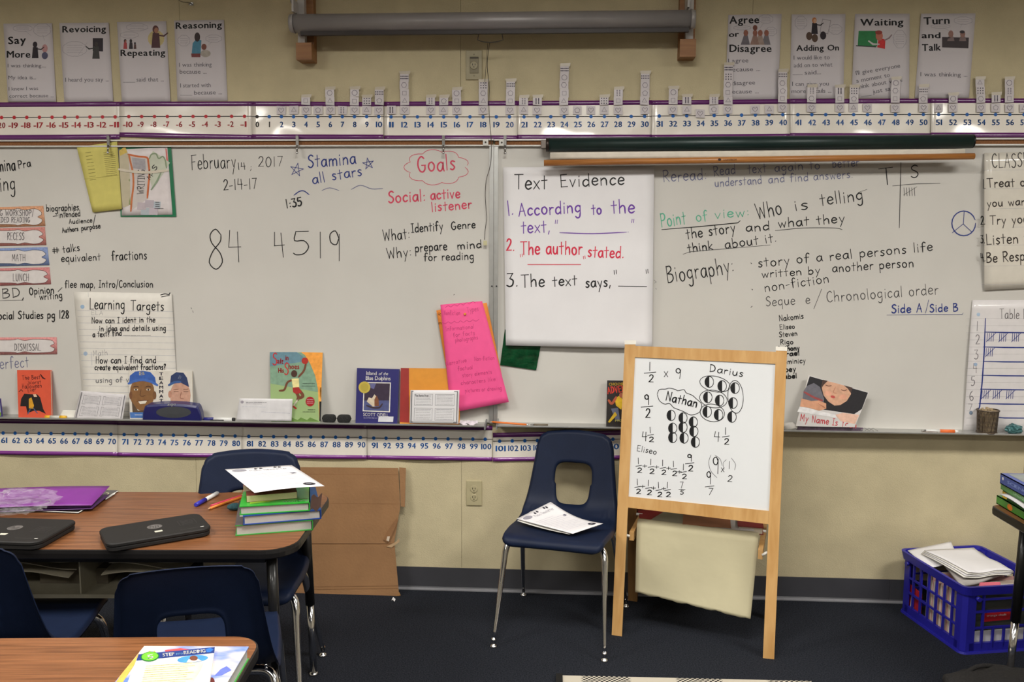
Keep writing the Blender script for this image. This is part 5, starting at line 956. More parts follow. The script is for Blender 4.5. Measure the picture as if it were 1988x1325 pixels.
MB().lathe(c, [(R_ * .9, .001), (R_ * .9, .003)], MM, 24).build('base', cup)
q = MB(); sk = mat((170, 150, 118), .7, 'craft_stick', noise=.1); r5 = random.Random(5)
for k in range(26):
    a = r5.uniform(0, 6.28); r_ = R_ * .8 * math.sqrt(r5.random()); b2 = a + r5.uniform(-.9, .9); p0 = c + Vector((r_ * .7 * math.cos(b2), r_ * .7 * math.sin(b2), .005)); p1 = c + Vector((r_ * math.cos(a), r_ * math.sin(a), H_ + r5.uniform(-.004, .008)))
    d = (p1 - p0); w = Vector((math.cos(k * 2.4), math.sin(k * 2.4), 0)) * .005; t_ = Vector((-w.y, w.x, 0)) * .15
    q = MB(); q.add([p0 - w - t_, p0 + w - t_, p0 + w + t_, p0 - w + t_, p1 - w - t_, p1 + w - t_, p1 + w + t_, p1 - w + t_], [(0, 1, 2, 3), (4, 7, 6, 5), (0, 4, 5, 1), (1, 5, 6, 2), (2, 6, 7, 3), (3, 7, 4, 0)], sk); q.build('craft_stick', label='wooden craft stick standing in the mesh cup in the right tray', cat='stick', group='craft sticks in the mesh cup')

# crumpled teal foil
me = bmesh.new(); bmesh.ops.create_icosphere(me, subdivisions=3, radius=1); q = MB(); c = Vector((at(1970, 832, -.07).x, -.066, trayzr + .021)); r6 = random.Random(3)
for v in me.verts:
    k = 1 + r6.uniform(-.16, .16) + .12 * math.sin(5 * v.co.x + 3 * v.co.z); v.co = Vector((v.co.x * .034 * k, v.co.y * .022 * k, v.co.z * .021 * k))
vi = {v: i for i, v in enumerate(me.verts)}; q.add([c + v.co for v in me.verts], [[vi[v] for v in f.verts] for f in me.faces], mat((70, 112, 114), .3, 'teal_foil', noise=.5, scale=60, metal=.3)); me.free()
q.build('crumpled_wrapper', label='crumpled teal wrapper in the right tray next to the mesh cup', cat='wrapper')

# ================================================================== cardboard leaning on the wall
CB = mat((146, 108, 72), .85, 'cardboard', noise=.09, scale=7, bump=.15, bscale=90); CBE = mat((120, 84, 52), .9, 'cardboard_edge', noise=.3, scale=300); CBF = mat((136, 98, 64), .9, 'cardboard_fold', noise=.12)
pl = Plane(fl(776, 1158, 0) + Vector((0, 0, 0)), (0, -1, .115)); 
cbx = MB().prism(pl, [(470, 907), (773, 909), (777, 985), (765, 1056), (470, 1056)], -.008, 0, CB).prism(pl, [(470, 1058), (766, 1058), (775, 1158), (470, 1158)], -.009, -.001, CB).prism(pl, [(470, 1050), (765, 1050), (766, 1062), (470, 1062)], -.008, -.003, CBF).build('cardboard_sheet', label='big flattened brown cardboard box leaning on the wall behind the desks', cat='cardboard')
MB().prism(pl, [(775, 908), (788, 909), (786, 985), (778, 984)], -.012, -.002, CB).build('side_flap', cbx)
q = MB()
for y in (921, 978): q.line(pl, [(590, y), (772, y + 1)], 1.4, .0006, CBF)
for y in (1138, 1143): q.line(pl, [(600, y + 2), (772, y)], 1.6, .0002, CBF)
q.build('crease', cbx)
MB().prism(pl, [(744, 1048), (749, 1036), (770, 1006), (773, 1012), (758, 1046), (752, 1054)], 0, .006, CBF).prism(pl, [(750, 1062), (770, 1052), (774, 1046), (776, 1052), (760, 1064)], 0, .003, mat((176, 146, 110), .8, 'torn_ply')).prism(pl, [(752, 1042), (757, 1042), (755, 1052), (750, 1050)], .006, .008, mat((206, 190, 170), .3, 'shiny_tape')).build('torn_tape', cbx)
MB().prism(pl, [(768, 1158), (778, 1157), (775, 1150)], 0, .004, mat((150, 110, 66), .9, 'cb_tab')).build('bottom_tab', cbx)
c = fl(764, 1165, .004); MB().sheet(lambda u, v: c + Vector(((u - .5) * .014, (v - .5) * .02, .004 * math.sin(5 * u) + .003 * v)), 4, 4, PAPER, .0006, False).build('floor_litter', label='tiny white scrap of paper on the carpet by the cardboard', cat='paper')

# ================================================================== school chairs
NAVY = mat((19, 29, 52), .52, 'navy_polypropylene', noise=.08, scale=20, bump=.08, bscale=500, spec=.2)
PROF = [(-.222, .398), (-.236, .418), (-.226, .436), (-.195, .444), (-.10, .438), (0, .428), (.08, .430), (.135, .448), (.17, .485), (.192, .545), (.212, .62), (.232, .70), (.252, .785)]
_pc = catmull([(a, b) for a, b in PROF], 6); _s = [0.0]
for i in range(1, len(_pc)): _s.append(_s[-1] + (_pc[i] - _pc[i - 1]).length)
TL_ = _s[-1]
def prof(t):
    t = max(0, min(TL_, t)); i = 1
    while i < len(_s) - 1 and _s[i] < t: i += 1
    f = (t - _s[i - 1]) / (_s[i] - _s[i - 1]); p = _pc[i - 1].lerp(_pc[i], f); d = (_pc[min(i + 1, len(_pc) - 1)] - _pc[max(i - 2, 0)]).normalized(); return p, d
def t_at_z(z):
    for i in range(len(_pc)):
        if _pc[i].x > 0 and _pc[i].y >= z: return _s[i]
def chair_shell():
    tb, tt = t_at_z(.475), t_at_z(.635); tc_ = (tb + tt) / 2
    hwp = [(0, .196), (.06, .203), (.2, .213), (.36, .214), (.44, .205), (.52, .192), (.62, .179), (.72, .168), (TL_, .162)]
    def hw(t):
        for (a, x), (b, y) in zip(hwp, hwp[1:]):
            if t <= b: return x + (y - x) * (t - a) / (b - a)
        return hwp[-1][1]
    out = []
    def corner(cx, cy, r, a0, a1, n=8):
        for k in range(n + 1):
            a = math.radians(a0 + (a1 - a0) * k / n); out.append((cx + r * math.cos(a), cy + r * math.sin(a)))
    r0, r1 = .045, .036
    for k in range(18): s = -.15 + .30 * k / 17; out.append((s, -.004 * (1 - (s / .15) ** 2)))
    corner(hw(.02) - r0, r0, r0, -80, 0)
    n = 26
    for k in range(n): t = .05 + (TL_ - r1 - .08) * k / (n - 1); out.append((hw(t), t))
    TB = TL_ - .014; corner(hw(TL_) - r1, TB - r1 - .004, r1, 8, 74)
    for k in range(12): s = .130 - .260 * k / 11; out.append((s, TB + .014 * (1 - (s / .138) ** 2)))
    R = [(-x, y) for x, y in out if x > .1001]; 
    left = [(-x, y) for x, y in out[18:-12]]; left.reverse(); out = out + left
    O = [Vector(p) for p in out]; HC = Vector((0, tc_)); Hh = (tt - tb) / 2
    def hole(a):
        c, s = math.cos(a), math.sin(a); w = .076 + (.006 if s > 0 else -.006 * -s); e = 4.5
        k = (abs(c / w) ** e + abs(s / Hh) ** e) ** (-1 / e); return HC + Vector((c, s)) * k
    inner = [hole(math.atan2((p - HC).y, (p - HC).x)) for p in O]
    NR = 26; rs = [1 - (1 - k / NR) ** 1.35 for k in range(NR + 1)]
    def P(q, r, L, off):
        p, d = prof(q.y); nrm = Vector((0, -d.y, d.x)); dish = .020 * (q.x / .2) ** 2 * (1.0 if q.y > .4 else .35)
        dd = (1 - r) * L; fl_ = -.016 * max(0, 1 - dd / .016) ** 1.7; dh = r * L; fh = -.007 * max(0, 1 - dh / .009) ** 1.6
        return Vector((q.x, p.x, p.y)) + nrm * (dish + fl_ + fh + off) + Vector((0, 0, 0))
    vs = []; N = len(O)
    for off in (0, -.005):
        for r in rs:
            for o, h in zip(O, inner): vs.append(P(h.lerp(o, r), r, (o - h).length, off))
    M_ = N * (NR + 1); fs = []
    for k in range(NR):
        for i in range(N):
            j = (i + 1) % N; a, b, c, d = k * N + i, k * N + j, (k + 1) * N + j, (k + 1) * N + i
            fs.append((a, d, c, b)); fs.append((a + M_, b + M_, c + M_, d + M_))
    for i in range(N):
        j = (i + 1) % N; fs.append((i, j, j + M_, i + M_)); a = NR * N; fs.append((a + i, a + i + M_, a + j + M_, a + j))
    q = MB(); q.add(vs, fs, NAVY, True); return q
def school_chair(label, loc, rz, sc=1.0, group='navy school chairs'):
    t = thing('school_chair', label, 'chair', loc, rz, group); t.scale = (sc, sc, sc)
    chair_shell().build('seat_shell', t, world=False)
    for sx in (-1, 1):
        for nm, pts in (('f', [(.06, -.13, .409), (.15, -.14, .411), (.185, -.15, .402), (.200, -.165, .372), (.2045, -.185, .31), (.213, -.225, .17), (.222, -.266, .024)]), ('r', [(.06, .06, .400), (.15, .07, .402), (.183, .08, .394), (.197, .095, .364), (.205, .125, .29), (.219, .19, .16), (.234, .262, .024)])):
            pts = catmull([(sx * x, y, z) for x, y, z in pts], 4); n = len(pts); rr = [.0135 if i < n * .5 else .0135 - .006 * (i - n * .5) / (n * .5) for i in range(n)]
            l = MB().tube(pts, rr, CHROME, 12).build('leg', t, world=False); x, y, _z = pts[-1]
            MB().lathe((x, y, 0), [(.014, 0), (.0165, .004), (.010, .010), (.0065, .012), (.0065, .022), (.0085, .023), (.0085, .036)], CHROME, 14).build('glide', l, world=False)
    b = MB()
    for sx in (-1, 1):
        for y in (-.13, .065): b.box((sx * .10, y, .414 - (.004 if y > 0 else 0)), (.05, .03, .012), STEEL)
    b.build('seat_bracket', t, world=False)
    for sx in (-1, 1):
        for z_ in (.452, .468): 
            MB().lathe((sx * .178, .165 + (z_ - .45), z_), [(.004, -.003), (.004, .003)], CHROME, 8, Matrix.Rotation(math.radians(70), 3, 'X')).build('rivet', t, world=False)
    return t
ch1 = school_chair('navy plastic chair facing the room, beside the easel, with papers on its seat', (.005, -.343, 0), -.203, .985)
def clone(src, label, loc, rz, sc):
    c = copy_tree(src); c['label'] = label; c.location = loc; c.rotation_euler = (0, 0, rz); c.scale = (sc, sc, sc); return c
TZ = .665
clone(ch1, 'navy plastic chair behind the middle desk, its back rising over the book stack', (-1.10, -.985, 0), .17, 1.04)
p = fl(360, 1095, .785); clone(ch1, 'navy plastic chair seen from behind between the two desks, whole back in view', (p.x - .072, p.y + .242, 0), math.pi + .30, 1.0)
p2 = fl(-95, 1056, .785); clone(ch1, 'navy plastic chair cut off by the left edge between the two desks', (p2.x - .03, p2.y + .25, 0), math.pi + .12, 1.0)
# papers on the seat
def quad_paper(name, label, cat, cs, sag, m=PAPER, n=12, group=None, parent=None):
    B = bezq(*cs)
    def S(u, v, off=0.0): return B(u, v, off) + Vector((0, 0, sag(u, v)))
    q = MB(); q.sheet(lambda u, v: S(u, v), n, n, m, .0004); return q.build(name, parent, label=label, cat=cat, group=group), S
def newsletter(S, root, k):
    q = MB()
    W_ = lambda *a, **kw: None
    q.ell(S, .17, .10, .11, .055, .0007, C(150, 148, 158), n=16); 
    write(q, S, "Music Newsletter", (.30, .17), (.86, .17), .07, .006, C(120, 118, 132), .0007, .1)
    for x, y in ((.42, .07), (.5, .06), (.72, .05), (.78, .06)):
        q.poly(S, [(x - .03, y + .02), (x, y - .03), (x + .03, y - .01), (x + .01, y + .03)], .0008, C(48, 46, 56)); q.line(S, [(x - .02, y + .035), (x + .03, y + .01)], .008, .0009, C(60, 58, 66))
    for j in range(11): scribble(q, S, (.1, .30 + .052 * j), (.88 if j % 4 else .6, .30 + .052 * j), .016, C(186, 186, 198), .0007, seed=k * 20 + j)
    q.ell(S, .84, .88, .09, .055, .0009, C(40, 38, 48), n=16); q.line(S, [(.8, .88), (.86, .88)], .02, .0012, C(190, 190, 200)); q.poly(S, [(.80, .36), (.88, .34), (.9, .38), (.83, .40)], .0008, C(110, 108, 122)); q.build('printed_text', root)
A = fl(1003, 1009, .455); B_ = fl(1069, 976, .505); C3 = fl(1171, 1018, .462); D_ = fl(1112, 1038, .452)
s1, SS = quad_paper('newsletter', 'white newsletter sheet lying on the seat of the navy chair beside the easel', 'paper', (A, B_, C3, D_), lambda u, v: -.018 * math.sin(math.pi * v) * (u) + .002)
def SSr(u, v, off=0.0): return SS(u, v, off)
newsletter(SS, s1, 1)
A2 = fl(1004, 1012, .450); B2 = fl(1031, 993, .468); C2 = fl(1160, 1022, .448); D2 = fl(1105, 1038, .447)
quad_paper('newsletter', 'second white sheet peeking out under the newsletter on the navy chair', 'paper', (A2, B2, C2, D2), lambda u, v: -.004 * math.sin(math.pi * v), PAPERW)

# ================================================================== desks
LAMI = wood_mat('wood_laminate', (136, 88, 54), (98, 60, 34), 4, .38, (1.2, 30, 30)); EDGE = mat((22, 20, 20), .4, 'black_edge'); SLEEVE = mat((20, 20, 21), .35, 'black_tube', coat=.2)
def desk(label, FRc, e1, depth, length, z=TZ, rc=.075, back=False, legs=None):
    """FRc = right corner seen in the photo at the front (or back) edge; e1 = unit vector to the right along that edge"""
    e1 = Vector(e1).normalized(); e2 = Vector((-e1.y, e1.x, 0)); ang = math.atan2(e1.y, e1.x)
    fr = Vector((FRc.x, FRc.y, 0)) - (e2 * depth if back else Vector((0, 0, 0)))
    ctr = fr - e1 * length / 2 + e2 * depth / 2; t = thing('desk', label, 'desk', (ctr.x, ctr.y, 0), ang, 'wood-topped student desks')
    def rr(hx, hy, r, zz):
        o = []
        for sx, sy, a0 in ((1, 1, 0), (-1, 1, 90), (-1, -1, 180), (1, -1, 270)):
            for k in range(9): a = math.radians(a0 + 90 * k / 8); o.append(Vector((sx * (hx - r) + r * math.cos(a), sy * (hy - r) + r * math.sin(a), zz)))
        return o
    hx, hy = length / 2, depth / 2
    MB().loft([rr(hx - .004, hy - .004, rc - .004, z - .026), rr(hx - .004, hy - .004, rc - .004, z)], LAMI).build('tabletop', t, world=False)
    MB().loft([rr(hx - .004, hy - .004, rc - .004, z - .030), rr(hx, hy, rc, z - .026), rr(hx + .001, hy + .001, rc, z - .012), rr(hx, hy, rc, z - .002), rr(hx - .0045, hy - .0045, rc - .004, z - .0004)], EDGE, False).build('edge_band', t, world=False)
    f = MB()
    for sy in (-1, 1): f.box((0, sy * (hy - .07), z - .045), (length - .2, .02, .03), SLEEVE)
    for sx in (-1, 1): f.box((sx * (hx - .09), 0, z - .045), (.02, depth - .14, .03), SLEEVE)
    f.build('under_frame', t, world=False)
    for sx in (-1, 1):
        for sy in (-1, 1):
            x, y = sx * (hx - .085), sy * (hy - .08); lg = MB().tube([(x, y, z - .03), (x + sx * .008, y + sy * .006, .27)], .0165, SLEEVE, 14).build('leg', t, world=False)
            a_ = MB().tube([(x + sx * .0075, y + sy * .006, .29), (x + sx * .014, y + sy * .012, .01)], .0125, CHROME, 14).build('leg_insert', lg, world=False)
            MB().lathe((x + sx * .014, y + sy * .012, 0), [(.016, 0), (.018, .004), (.012, .012)], CHROME, 12).build('foot', lg, world=False)
    return t, ctr, e1, e2
fA, fB = fl(60, 1068, TZ), fl(480, 1069.5, TZ); e1 = (fB - fA).normalized(); re = fl(596, 1030, TZ); FR1 = fA + e1 * (re - fA).dot(e1)
bk_ = fl(330, 955.5, TZ); dep = (bk_ - fA).dot(Vector((-e1.y, e1.x, 0)))
d1, c1, d1e1, d1e2 = desk('wood-topped desk in the middle left carrying two laptops and the tall book stack', FR1, e1, dep, 1.52, rc=.10)
gA, gB = fl(20, 1238.5, TZ), fl(420, 1235.5, TZ); e1b = (gB - gA).normalized(); reb = fl(495.5, 1268, TZ); BR2 = gA + e1b * (reb - gA).dot(e1b)
d2, c2, _, _ = desk('wood-topped desk nearest the camera at the bottom left, with picture books', BR2, e1b, .61, 1.52, rc=.07, back=True)
k3 = fl(1911, 974.5, TZ); W3 = 1.2
d3, c3, _, _ = desk('wood-topped desk cut off by the right edge, with a stack of green and blue books', Vector((k3.x + W3, k3.y, 0)), (1, 0.03, 0), .61, W3, rc=.03, back=True)
# open metal book box under the middle desk, with papers inside
BXM = mat((128, 122, 104), .55, 'grey_beige_steel', noise=.08)
def loc1(x, y, z): return c1 + d1e1 * x + d1e2 * y + Vector((0, 0, z))
ang1 = math.atan2(d1e1.y, d1e1.x); zb = at(140, 1163, (c1 - d1e2 * (dep / 2 - .07)).y).z
bb = MB(); 
root = thing('book_box', 'open grey metal book box under the middle desk, full of papers', 'book box', loc1(-.1, -.02, zb), ang1)
def lb(q, c, d, m): return q.box(c, d, m)
H_ = TZ - .045 - zb
for nm, c, d in (('bottom_plate', (0, 0, .002), (1.14, .42, .004)), ('back_plate', (0, .20, H_ / 2), (1.14, .004, H_)), ('divider', (0.19, 0, H_ / 2), (.004, .42, H_)), ('side_plate', (-.57, 0, H_ / 2), (.004, .42, H_)), ('side_plate', (.57, 0, H_ / 2), (.004, .42, H_)), ('front_lip', (0, -.212, .006), (1.14, .005, .012))):
    MB().box(c, d, BXM).build(nm, root, world=False)
for k, (x, w, n, lab) in enumerate(((.02, .24, 3, 'pile of worn papers in the book box, left of its divider'), (.36, .24, 4, 'pile of worn papers in the book box, right of its divider'))):
    q = MB()
    for j in range(n):
        z = zb + .06 + .018 * j; cc = loc1(x - .1 + .02 * j, -.06 + .012 * j, z)
        q.sheet(lambda u, v: cc + d1e1 * (u - .5) * w + d1e2 * (v - .5) * .28 + Vector((0, 0, .012 * math.sin(4 * u + j) + .008 * math.sin(5 * v + j))), 6, 5, mat((150, 142, 122), .8, 'old_paper'), .003, False)
    q.box(loc1(x, 0, zb + .03), (w * .9, .26, .05), mat((84, 76, 62), .8, 'workbook'), ang1); q.build('paper_pile', label=lab, cat='papers', kind='stuff')

# ------------------------------------------------------------------ things on the middle desk
def ang_of(a, b): d = b - a; return math.atan2(d.y, d.x)
LAPM = mat((32, 30, 29), .62, 'black_laptop', noise=.06, scale=40, bump=.04, bscale=400, spec=.3); LOGO = mat((124, 120, 118), .3, 'grey_logo', metal=.4)
def laptop(label, BLk, BRk, FRk, th=.028, wid=None):
    """pixel corners of the closed lid: back left, back right, front right"""
    z = TZ + th; B1, B2, F2 = fl(*BLk, z), fl(*BRk, z), fl(*FRk, z)
    e = (B2 - B1).normalized(); n = Vector((-e.y, e.x, 0)); w = wid or (B2 - B1).length; d = abs((F2 - B2).dot(n)); sg = -1
    ctr = B2 - e * w / 2 - n * d / 2; ctr.z = TZ; a = math.atan2(e.y, e.x)
    r = thing('laptop', label, 'laptop', ctr, a, 'closed black laptops')
    MB().bbox((0, 0, th * .28 + .001), (w - .004, d - .004, th * .5), LAPM, .005, rc=.03).build('base', r, world=False)
    lid = MB().bbox((0, 0, th * .77), (w, d, th * .44), LAPM, .005, rc=.032).build('lid', r, world=False)
    S = lambda x, y, off=0.0: Vector((x, y, th * .99 + off))
    q = MB(); q.line(S, [(.021 * math.cos(t / 10 * math.pi), .012 + .021 * math.sin(t / 10 * math.pi)) for t in range(20)], .002, .0008, LOGO, closed=True); q.ell(S, 0, .012, .020, .020, .0004, mat((104, 100, 98), .35, 'logo_fill'))
    for pts in ([(-.010, .030), (-.015, .002)], [(-.013, .016), (-.006, .018), (-.003, .014), (-.006, .002)], [(.004, .018), (.000, -.006)], [(.003, .018), (.011, .018), (.010, .004), (.002, .002)]): q.line(S, pts, .0028, .0010, mat((44, 42, 42), .4, 'logo_dark'))
    q.build('logo', lid, world=False)
    MB().box((-.0 + .002, -d * .22, th * .99 + .0005), (.022, .014, .0006), mat((206, 202, 186), .5, 'label_white')).build('asset_sticker', lid, world=False)
    q = MB(); q.line(S, [(.07, -.02), (.12, -.02), (.12, .03), (.07, .03)], .001, .0008, mat((66, 64, 64), .5, 'faint_print'), closed=True)
    for k in range(4): scribble(q, S, (.078, -.01 + .01 * k), (.112, -.01 + .01 * k), .004, mat((62, 60, 60), .5, 'faint2'), .0009, seed=k)
    scribble(q, S, (.06, -d * .36), (.12, -d * .36), .003, mat((90, 88, 86), .5, 'faint3'), .0009, seed=7); q.ell(S, .125, -d * .36, .006, .003, .001, mat((206, 204, 200), .3, 'dot_print')); q.build('faint_lid_print', lid, world=False)
    return r
laptop('closed black laptop in the centre of the middle desk, tilted towards the book stack', (190, 1026), (386, 995.5), (423, 1023))
laptop('closed black laptop cut off by the left edge on the middle desk', (-60, 1003), (154, 1009), (84, 1054), wid=.30)
def slab_px(name, label, cat, px4, z, th, m, group=None, build=True):
    c = [fl(x, y, z + th) for x, y in px4]; q = MB()
    a = [Vector((p.x, p.y, z)) for p in c]; q.add(a + c, [(3, 2, 1, 0), (4, 5, 6, 7), (0, 1, 5, 4), (1, 2, 6, 5), (2, 3, 7, 6), (3, 0, 4, 7)], m)
    return q.build(name, label=label, cat=cat, group=group), c
mg, mc = slab_px('magazine', 'dark magazine under the purple folder on the middle desk', 'magazine', [(60, 950), (230, 952.5), (152, 996), (40, 992)], TZ + .0005, .004, mat((50, 44, 42), .35, 'dark_cover2', coat=.4))
Sm = lambda x, y, off=0.0: fl(x, y, TZ + .0048 + off); q = MB(); q.line(Sm, [(229, 954), (152, 995.5), (60, 992)], 1.5, 0, PAPERW); q.line(Sm, [(222, 959), (206, 969)], 3.5, .0004, PAPERW); q.line(Sm, [(200, 965), (208, 961), (211, 958), (206, 957)], 1.4, .0004, C(190, 180, 150), True); q.build('white_edge', mg)
PF = mat((122, 44, 138), .5, 'purple_card', noise=.05)
a, b_, c_, d_ = fl(213, 944.5, TZ + .04), fl(178, 982, TZ + .022), fl(-70, 990, TZ + .018), fl(-40, 951, TZ + .036)
q = MB(); Bf = bezq(d_, a, b_, c_); q.sheet(lambda u, v: Bf(u, v) + Vector((0, 0, .004 * math.sin(3.1 * u))), 10, 6, PF, .001); fo_ = q.build('folder', label='bright purple folder lying on the middle desk, left end', cat='folder')
q = MB(); q.sheet(lambda u, v: (lambda p: Vector((p.x, p.y, TZ + .006 + .004 * u)))(Bf(u, v)), 6, 4, mat((72, 24, 92), .5, 'purple_inside'), .001); q.build('lower_flap', fo_)
q = MB(); q.sheet(lambda u, v: (lambda p: Vector((p.x, p.y, TZ + .006 + (.010 + .020 * (1 - v)) * .9)))(Bf(u * .96 + .02, v * .94 + .02)), 6, 4, mat((60, 24, 76), .6, 'inner_sheets'), .004); q.build('inner_sheets', fo_)
# clear plastic bag
pb = bpy.data.materials.new('clear_film'); pb.use_nodes = True; nt = pb.node_tree; bs = nt.nodes['Principled BSDF']; bs.inputs['Base Color'].default_value = (.85, .85, .87, 1); bs.inputs['Roughness'].default_value = .12; bs.inputs['Alpha'].default_value = .13; bs.inputs['Specular IOR Level'].default_value = .9
nz = nt.nodes.new('ShaderNodeTexNoise'); nz.inputs['Scale'].default_value = 14; nz.inputs['Detail'].default_value = 3; bp = nt.nodes.new('ShaderNodeBump'); bp.inputs['Strength'].default_value = .9; bp.inputs['Distance'].default_value = .03; nt.links.new(nz.outputs['Fac'], bp.inputs['Height']); nt.links.new(bp.outputs[0], bs.inputs['Normal'])
me = bmesh.new(); bmesh.ops.create_icosphere(me, subdivisions=4, radius=1); r8 = random.Random(11); q = MB(); c = fl(38, 972, TZ + .05); 
from mathutils import noise as mnoise
vi = {}; vv = []
for i, v in enumerate(me.verts):
    k = 1 + .42 * mnoise.noise(v.co * 2.1) + .22 * mnoise.noise(v.co * 5.5); vi[v] = i; w = Vector((v.co.x * .115 * k, v.co.y * .07 * k, v.co.z * .036 * k)); vv.append(c + w)
q.add(vv, [[vi[v] for v in f.verts] for f in me.faces], pb, False); me.free(); q.build('plastic_bag', label='crumpled clear plastic bag on the purple folder', cat='bag')
def on(px, py, h=.0): return fl(px, py, TZ + h)
marker('white marker with a blue cap lying on the middle desk left of the pencils', on(380, 981, .008), on(423, 957.5, .008), .008, [(0, .42, .9, 1, mat((52, 50, 170), .35, 'blue_cap'), 'cap'), (.42, .96, .9, .95, WHP, 'barrel'), (.96, 1, .8, .7, mat((150, 150, 156), .4, 'grey_plug'), 'end_plug')])
marker('orange pencil on the middle desk pointing away from the book stack', on(404, 989, .0045), on(468, 966, .0045), .0048, [(0, .05, .3, .9, mat((196, 150, 110), .6, 'bare_wood'), 'tip'), (.05, 1, 1, 1, mat((226, 136, 50), .4, 'orange_paint'), 'barrel')], name='pencil')
marker('pink pencil with a green end beside the orange pencil on the middle desk', on(410, 983, .0045), on(476, 961, .0045), .0048, [(0, .9, 1, 1, mat((206, 60, 90), .4, 'pink_paint'), 'barrel'), (.9, 1, 1.1, 1.1, mat((130, 190, 60), .6, 'green_eraser'), 'eraser')], name='pencil')
c = on(455, 985, .013); rr = []
for i in range(8):
    f = i / 7; s_ = math.sin(math.pi * (.08 + .84 * f)) ** .5; rr.append([c + Vector(((f - .5) * .045, .015 * math.cos(t) * s_ + .008 * f, .0125 * math.sin(t) * s_)) for t in [2 * math.pi * j / 14 for j in range(14)]])
MB().loft(rr, mat((44, 84, 92), .85, 'teal_cloth', noise=.3, scale=80, bump=.4), True, True).build('fabric_eraser', label='small dark teal cloth eraser against the book stack', cat='eraser')
# stack of books
def flat_book(name, label, pa, pb_, z, depth, th, cover, hard=True, pages=None, rot=0.0, spine='right', dpx=None, art=None, group=None):
    """book lying flat; pa, pb_ pixels of its lower front corners at height z"""
    A, B = fl(*pa, z), fl(*pb_, z); w = (B - A).length; e = (B - A).normalized(); n = Vector((-e.y, e.x, 0)); ctr = (A + B) / 2 + n * depth / 2
    r = thing(name, label, 'book', (ctr.x, ctr.y, z), math.atan2(e.y, e.x), group); t = .003 if hard else .0008; ins = .004 if hard else .0
    q = MB().box((0, 0, t / 2), (w, depth, t), cover).box((0, 0, th - t / 2), (w, depth, t), cover)
    if spine == 'right': q.box((w / 2 - t / 2, 0, th / 2), (t, depth, th), cover)
    if spine == 'left': q.box((-w / 2 + t / 2, 0, th / 2), (t, depth, th), cover)
    if spine == 'back': q.box((0, depth / 2 - t / 2, th / 2), (w, t, th), cover)
    q.build('cover', r, world=False)
    MB().box((0, 0, th / 2), (w - 2 * ins - (.002 if spine in ('left', 'right') else 0), depth - 2 * ins, th - 2 * t), pages or mat((176, 172, 166), .8, 'page_edges', noise=.12, scale=400, stretch=(1, 1, 12))).build('page_block', r, world=False)
    S = lambda x, y, off=0.0: Vector((x, y, th + off))
    if art: art(r, S, w, depth)
    return r, th
def thk(px, z, dy): return dy
z = TZ + .0005; GRN = mat((58, 150, 62), .4, 'green_hardcover', coat=.4, noise=.06); BLUH = mat((38, 72, 150), .4, 'blue_hardcover', coat=.4)
def art1(r, S, w, d):
    q = MB(); q.poly(S, [(-w / 2, -d / 2), (w / 2, -d / 2), (w / 2, d / 2), (-w / 2, d / 2)], .0003, mat((66, 54, 56), .35, 'dark_photo', noise=.5, scale=18, coat=.4)); q.poly(S, [(.0, -d / 2), (.09, -d / 2), (.08, -d / 2 + .02), (.02, -d / 2 + .02)], .0006, C(210, 130, 60)); q.poly(S, [(-w / 2 + .01, -.05), (-w / 2 + .03, -.05), (-w / 2 + .03, .03), (-w / 2 + .01, .03)], .0006, C(200, 200, 196)); q.build('cover_picture', r, world=False)
r, t = flat_book('textbook', 'green-edged textbook at the very bottom of the stack on the middle desk', (457, 1041.5), (608, 1030), z, .27, .034, GRN, art=art1, group='book stack on the middle desk'); z += t + .0006
def art2(r, S, w, d):
    q = MB(); q.poly(S, [(w / 2 - .07, -d / 2), (w / 2, -d / 2), (w / 2, d / 2), (w / 2 - .07, d / 2)], .0003, C(20, 60, 110)); printed(q, S, "MATHEMATICS", (-w / 2 + .03, -d / 2 + .012), (w / 2 - .012, -d / 2 + .012), .02, C(220, 220, 214), 1, .0008, flip=-1); q.build('cover_print', r, world=False)
r, t = flat_book('textbook', 'blue hardcover textbook, second from the bottom of the stack on the middle desk', (472, 1020.5), (624, 1008), z, .27, .030, BLUH, art=art2, group='book stack on the middle desk'); z += t + .0006
def art3(r, S, w, d):
    q = MB(); printed(q, S, "Workshop", (w / 2 - .085, -d / 2 + .016), (w / 2 - .006, -d / 2 + .016), .012, C(232, 236, 226), 1, .0006, flip=-1); printed(q, S, "READERS", (w / 2 - .04, -d / 2 + .036), (w / 2 - .006, -d / 2 + .036), .007, C(220, 196, 60), 1, .0006, flip=-1); q.poly(S, [(-w / 2 + .03, -d / 2 + .02), (-.02, -d / 2 + .03), (.02, -d / 2 + .06), (-w / 2 + .03, -d / 2 + .06)], .0004, C(150, 190, 60)); q.build('cover_print', r, world=False)
r, t = flat_book('textbook', 'bright green hardcover titled Workshop in the stack on the middle desk', (465, 1001), (602, 992.5), z, .26, .028, mat((40, 160, 50), .4, 'bright_green', coat=.4, noise=.05), art=art3, group='book stack on the middle desk'); z += t + .0006
r, t = flat_book('paperback', 'worn paperback with yellowed pages on the green Workshop book', (479, 976), (577, 968), z, .17, .021, mat((120, 60, 50), .5, 'worn_cover', noise=.4, scale=40), False, mat((206, 196, 150), .85, 'yellow_pages', noise=.15, scale=300, stretch=(1, 1, 12)), group='book stack on the middle desk'); z += t + .0006
r, t = flat_book('paperback', 'dog-eared paperback just under the newsletter on the middle desk stack', (472, 955), (566, 949), z, .17, .018, mat((150, 108, 104), .5, 'soft_cover', noise=.35, scale=50), False, mat((186, 166, 140), .85, 'tan_pages', noise=.2, scale=300, stretch=(1, 1, 12)), group='book stack on the middle desk'); z += t
pz = z + .003
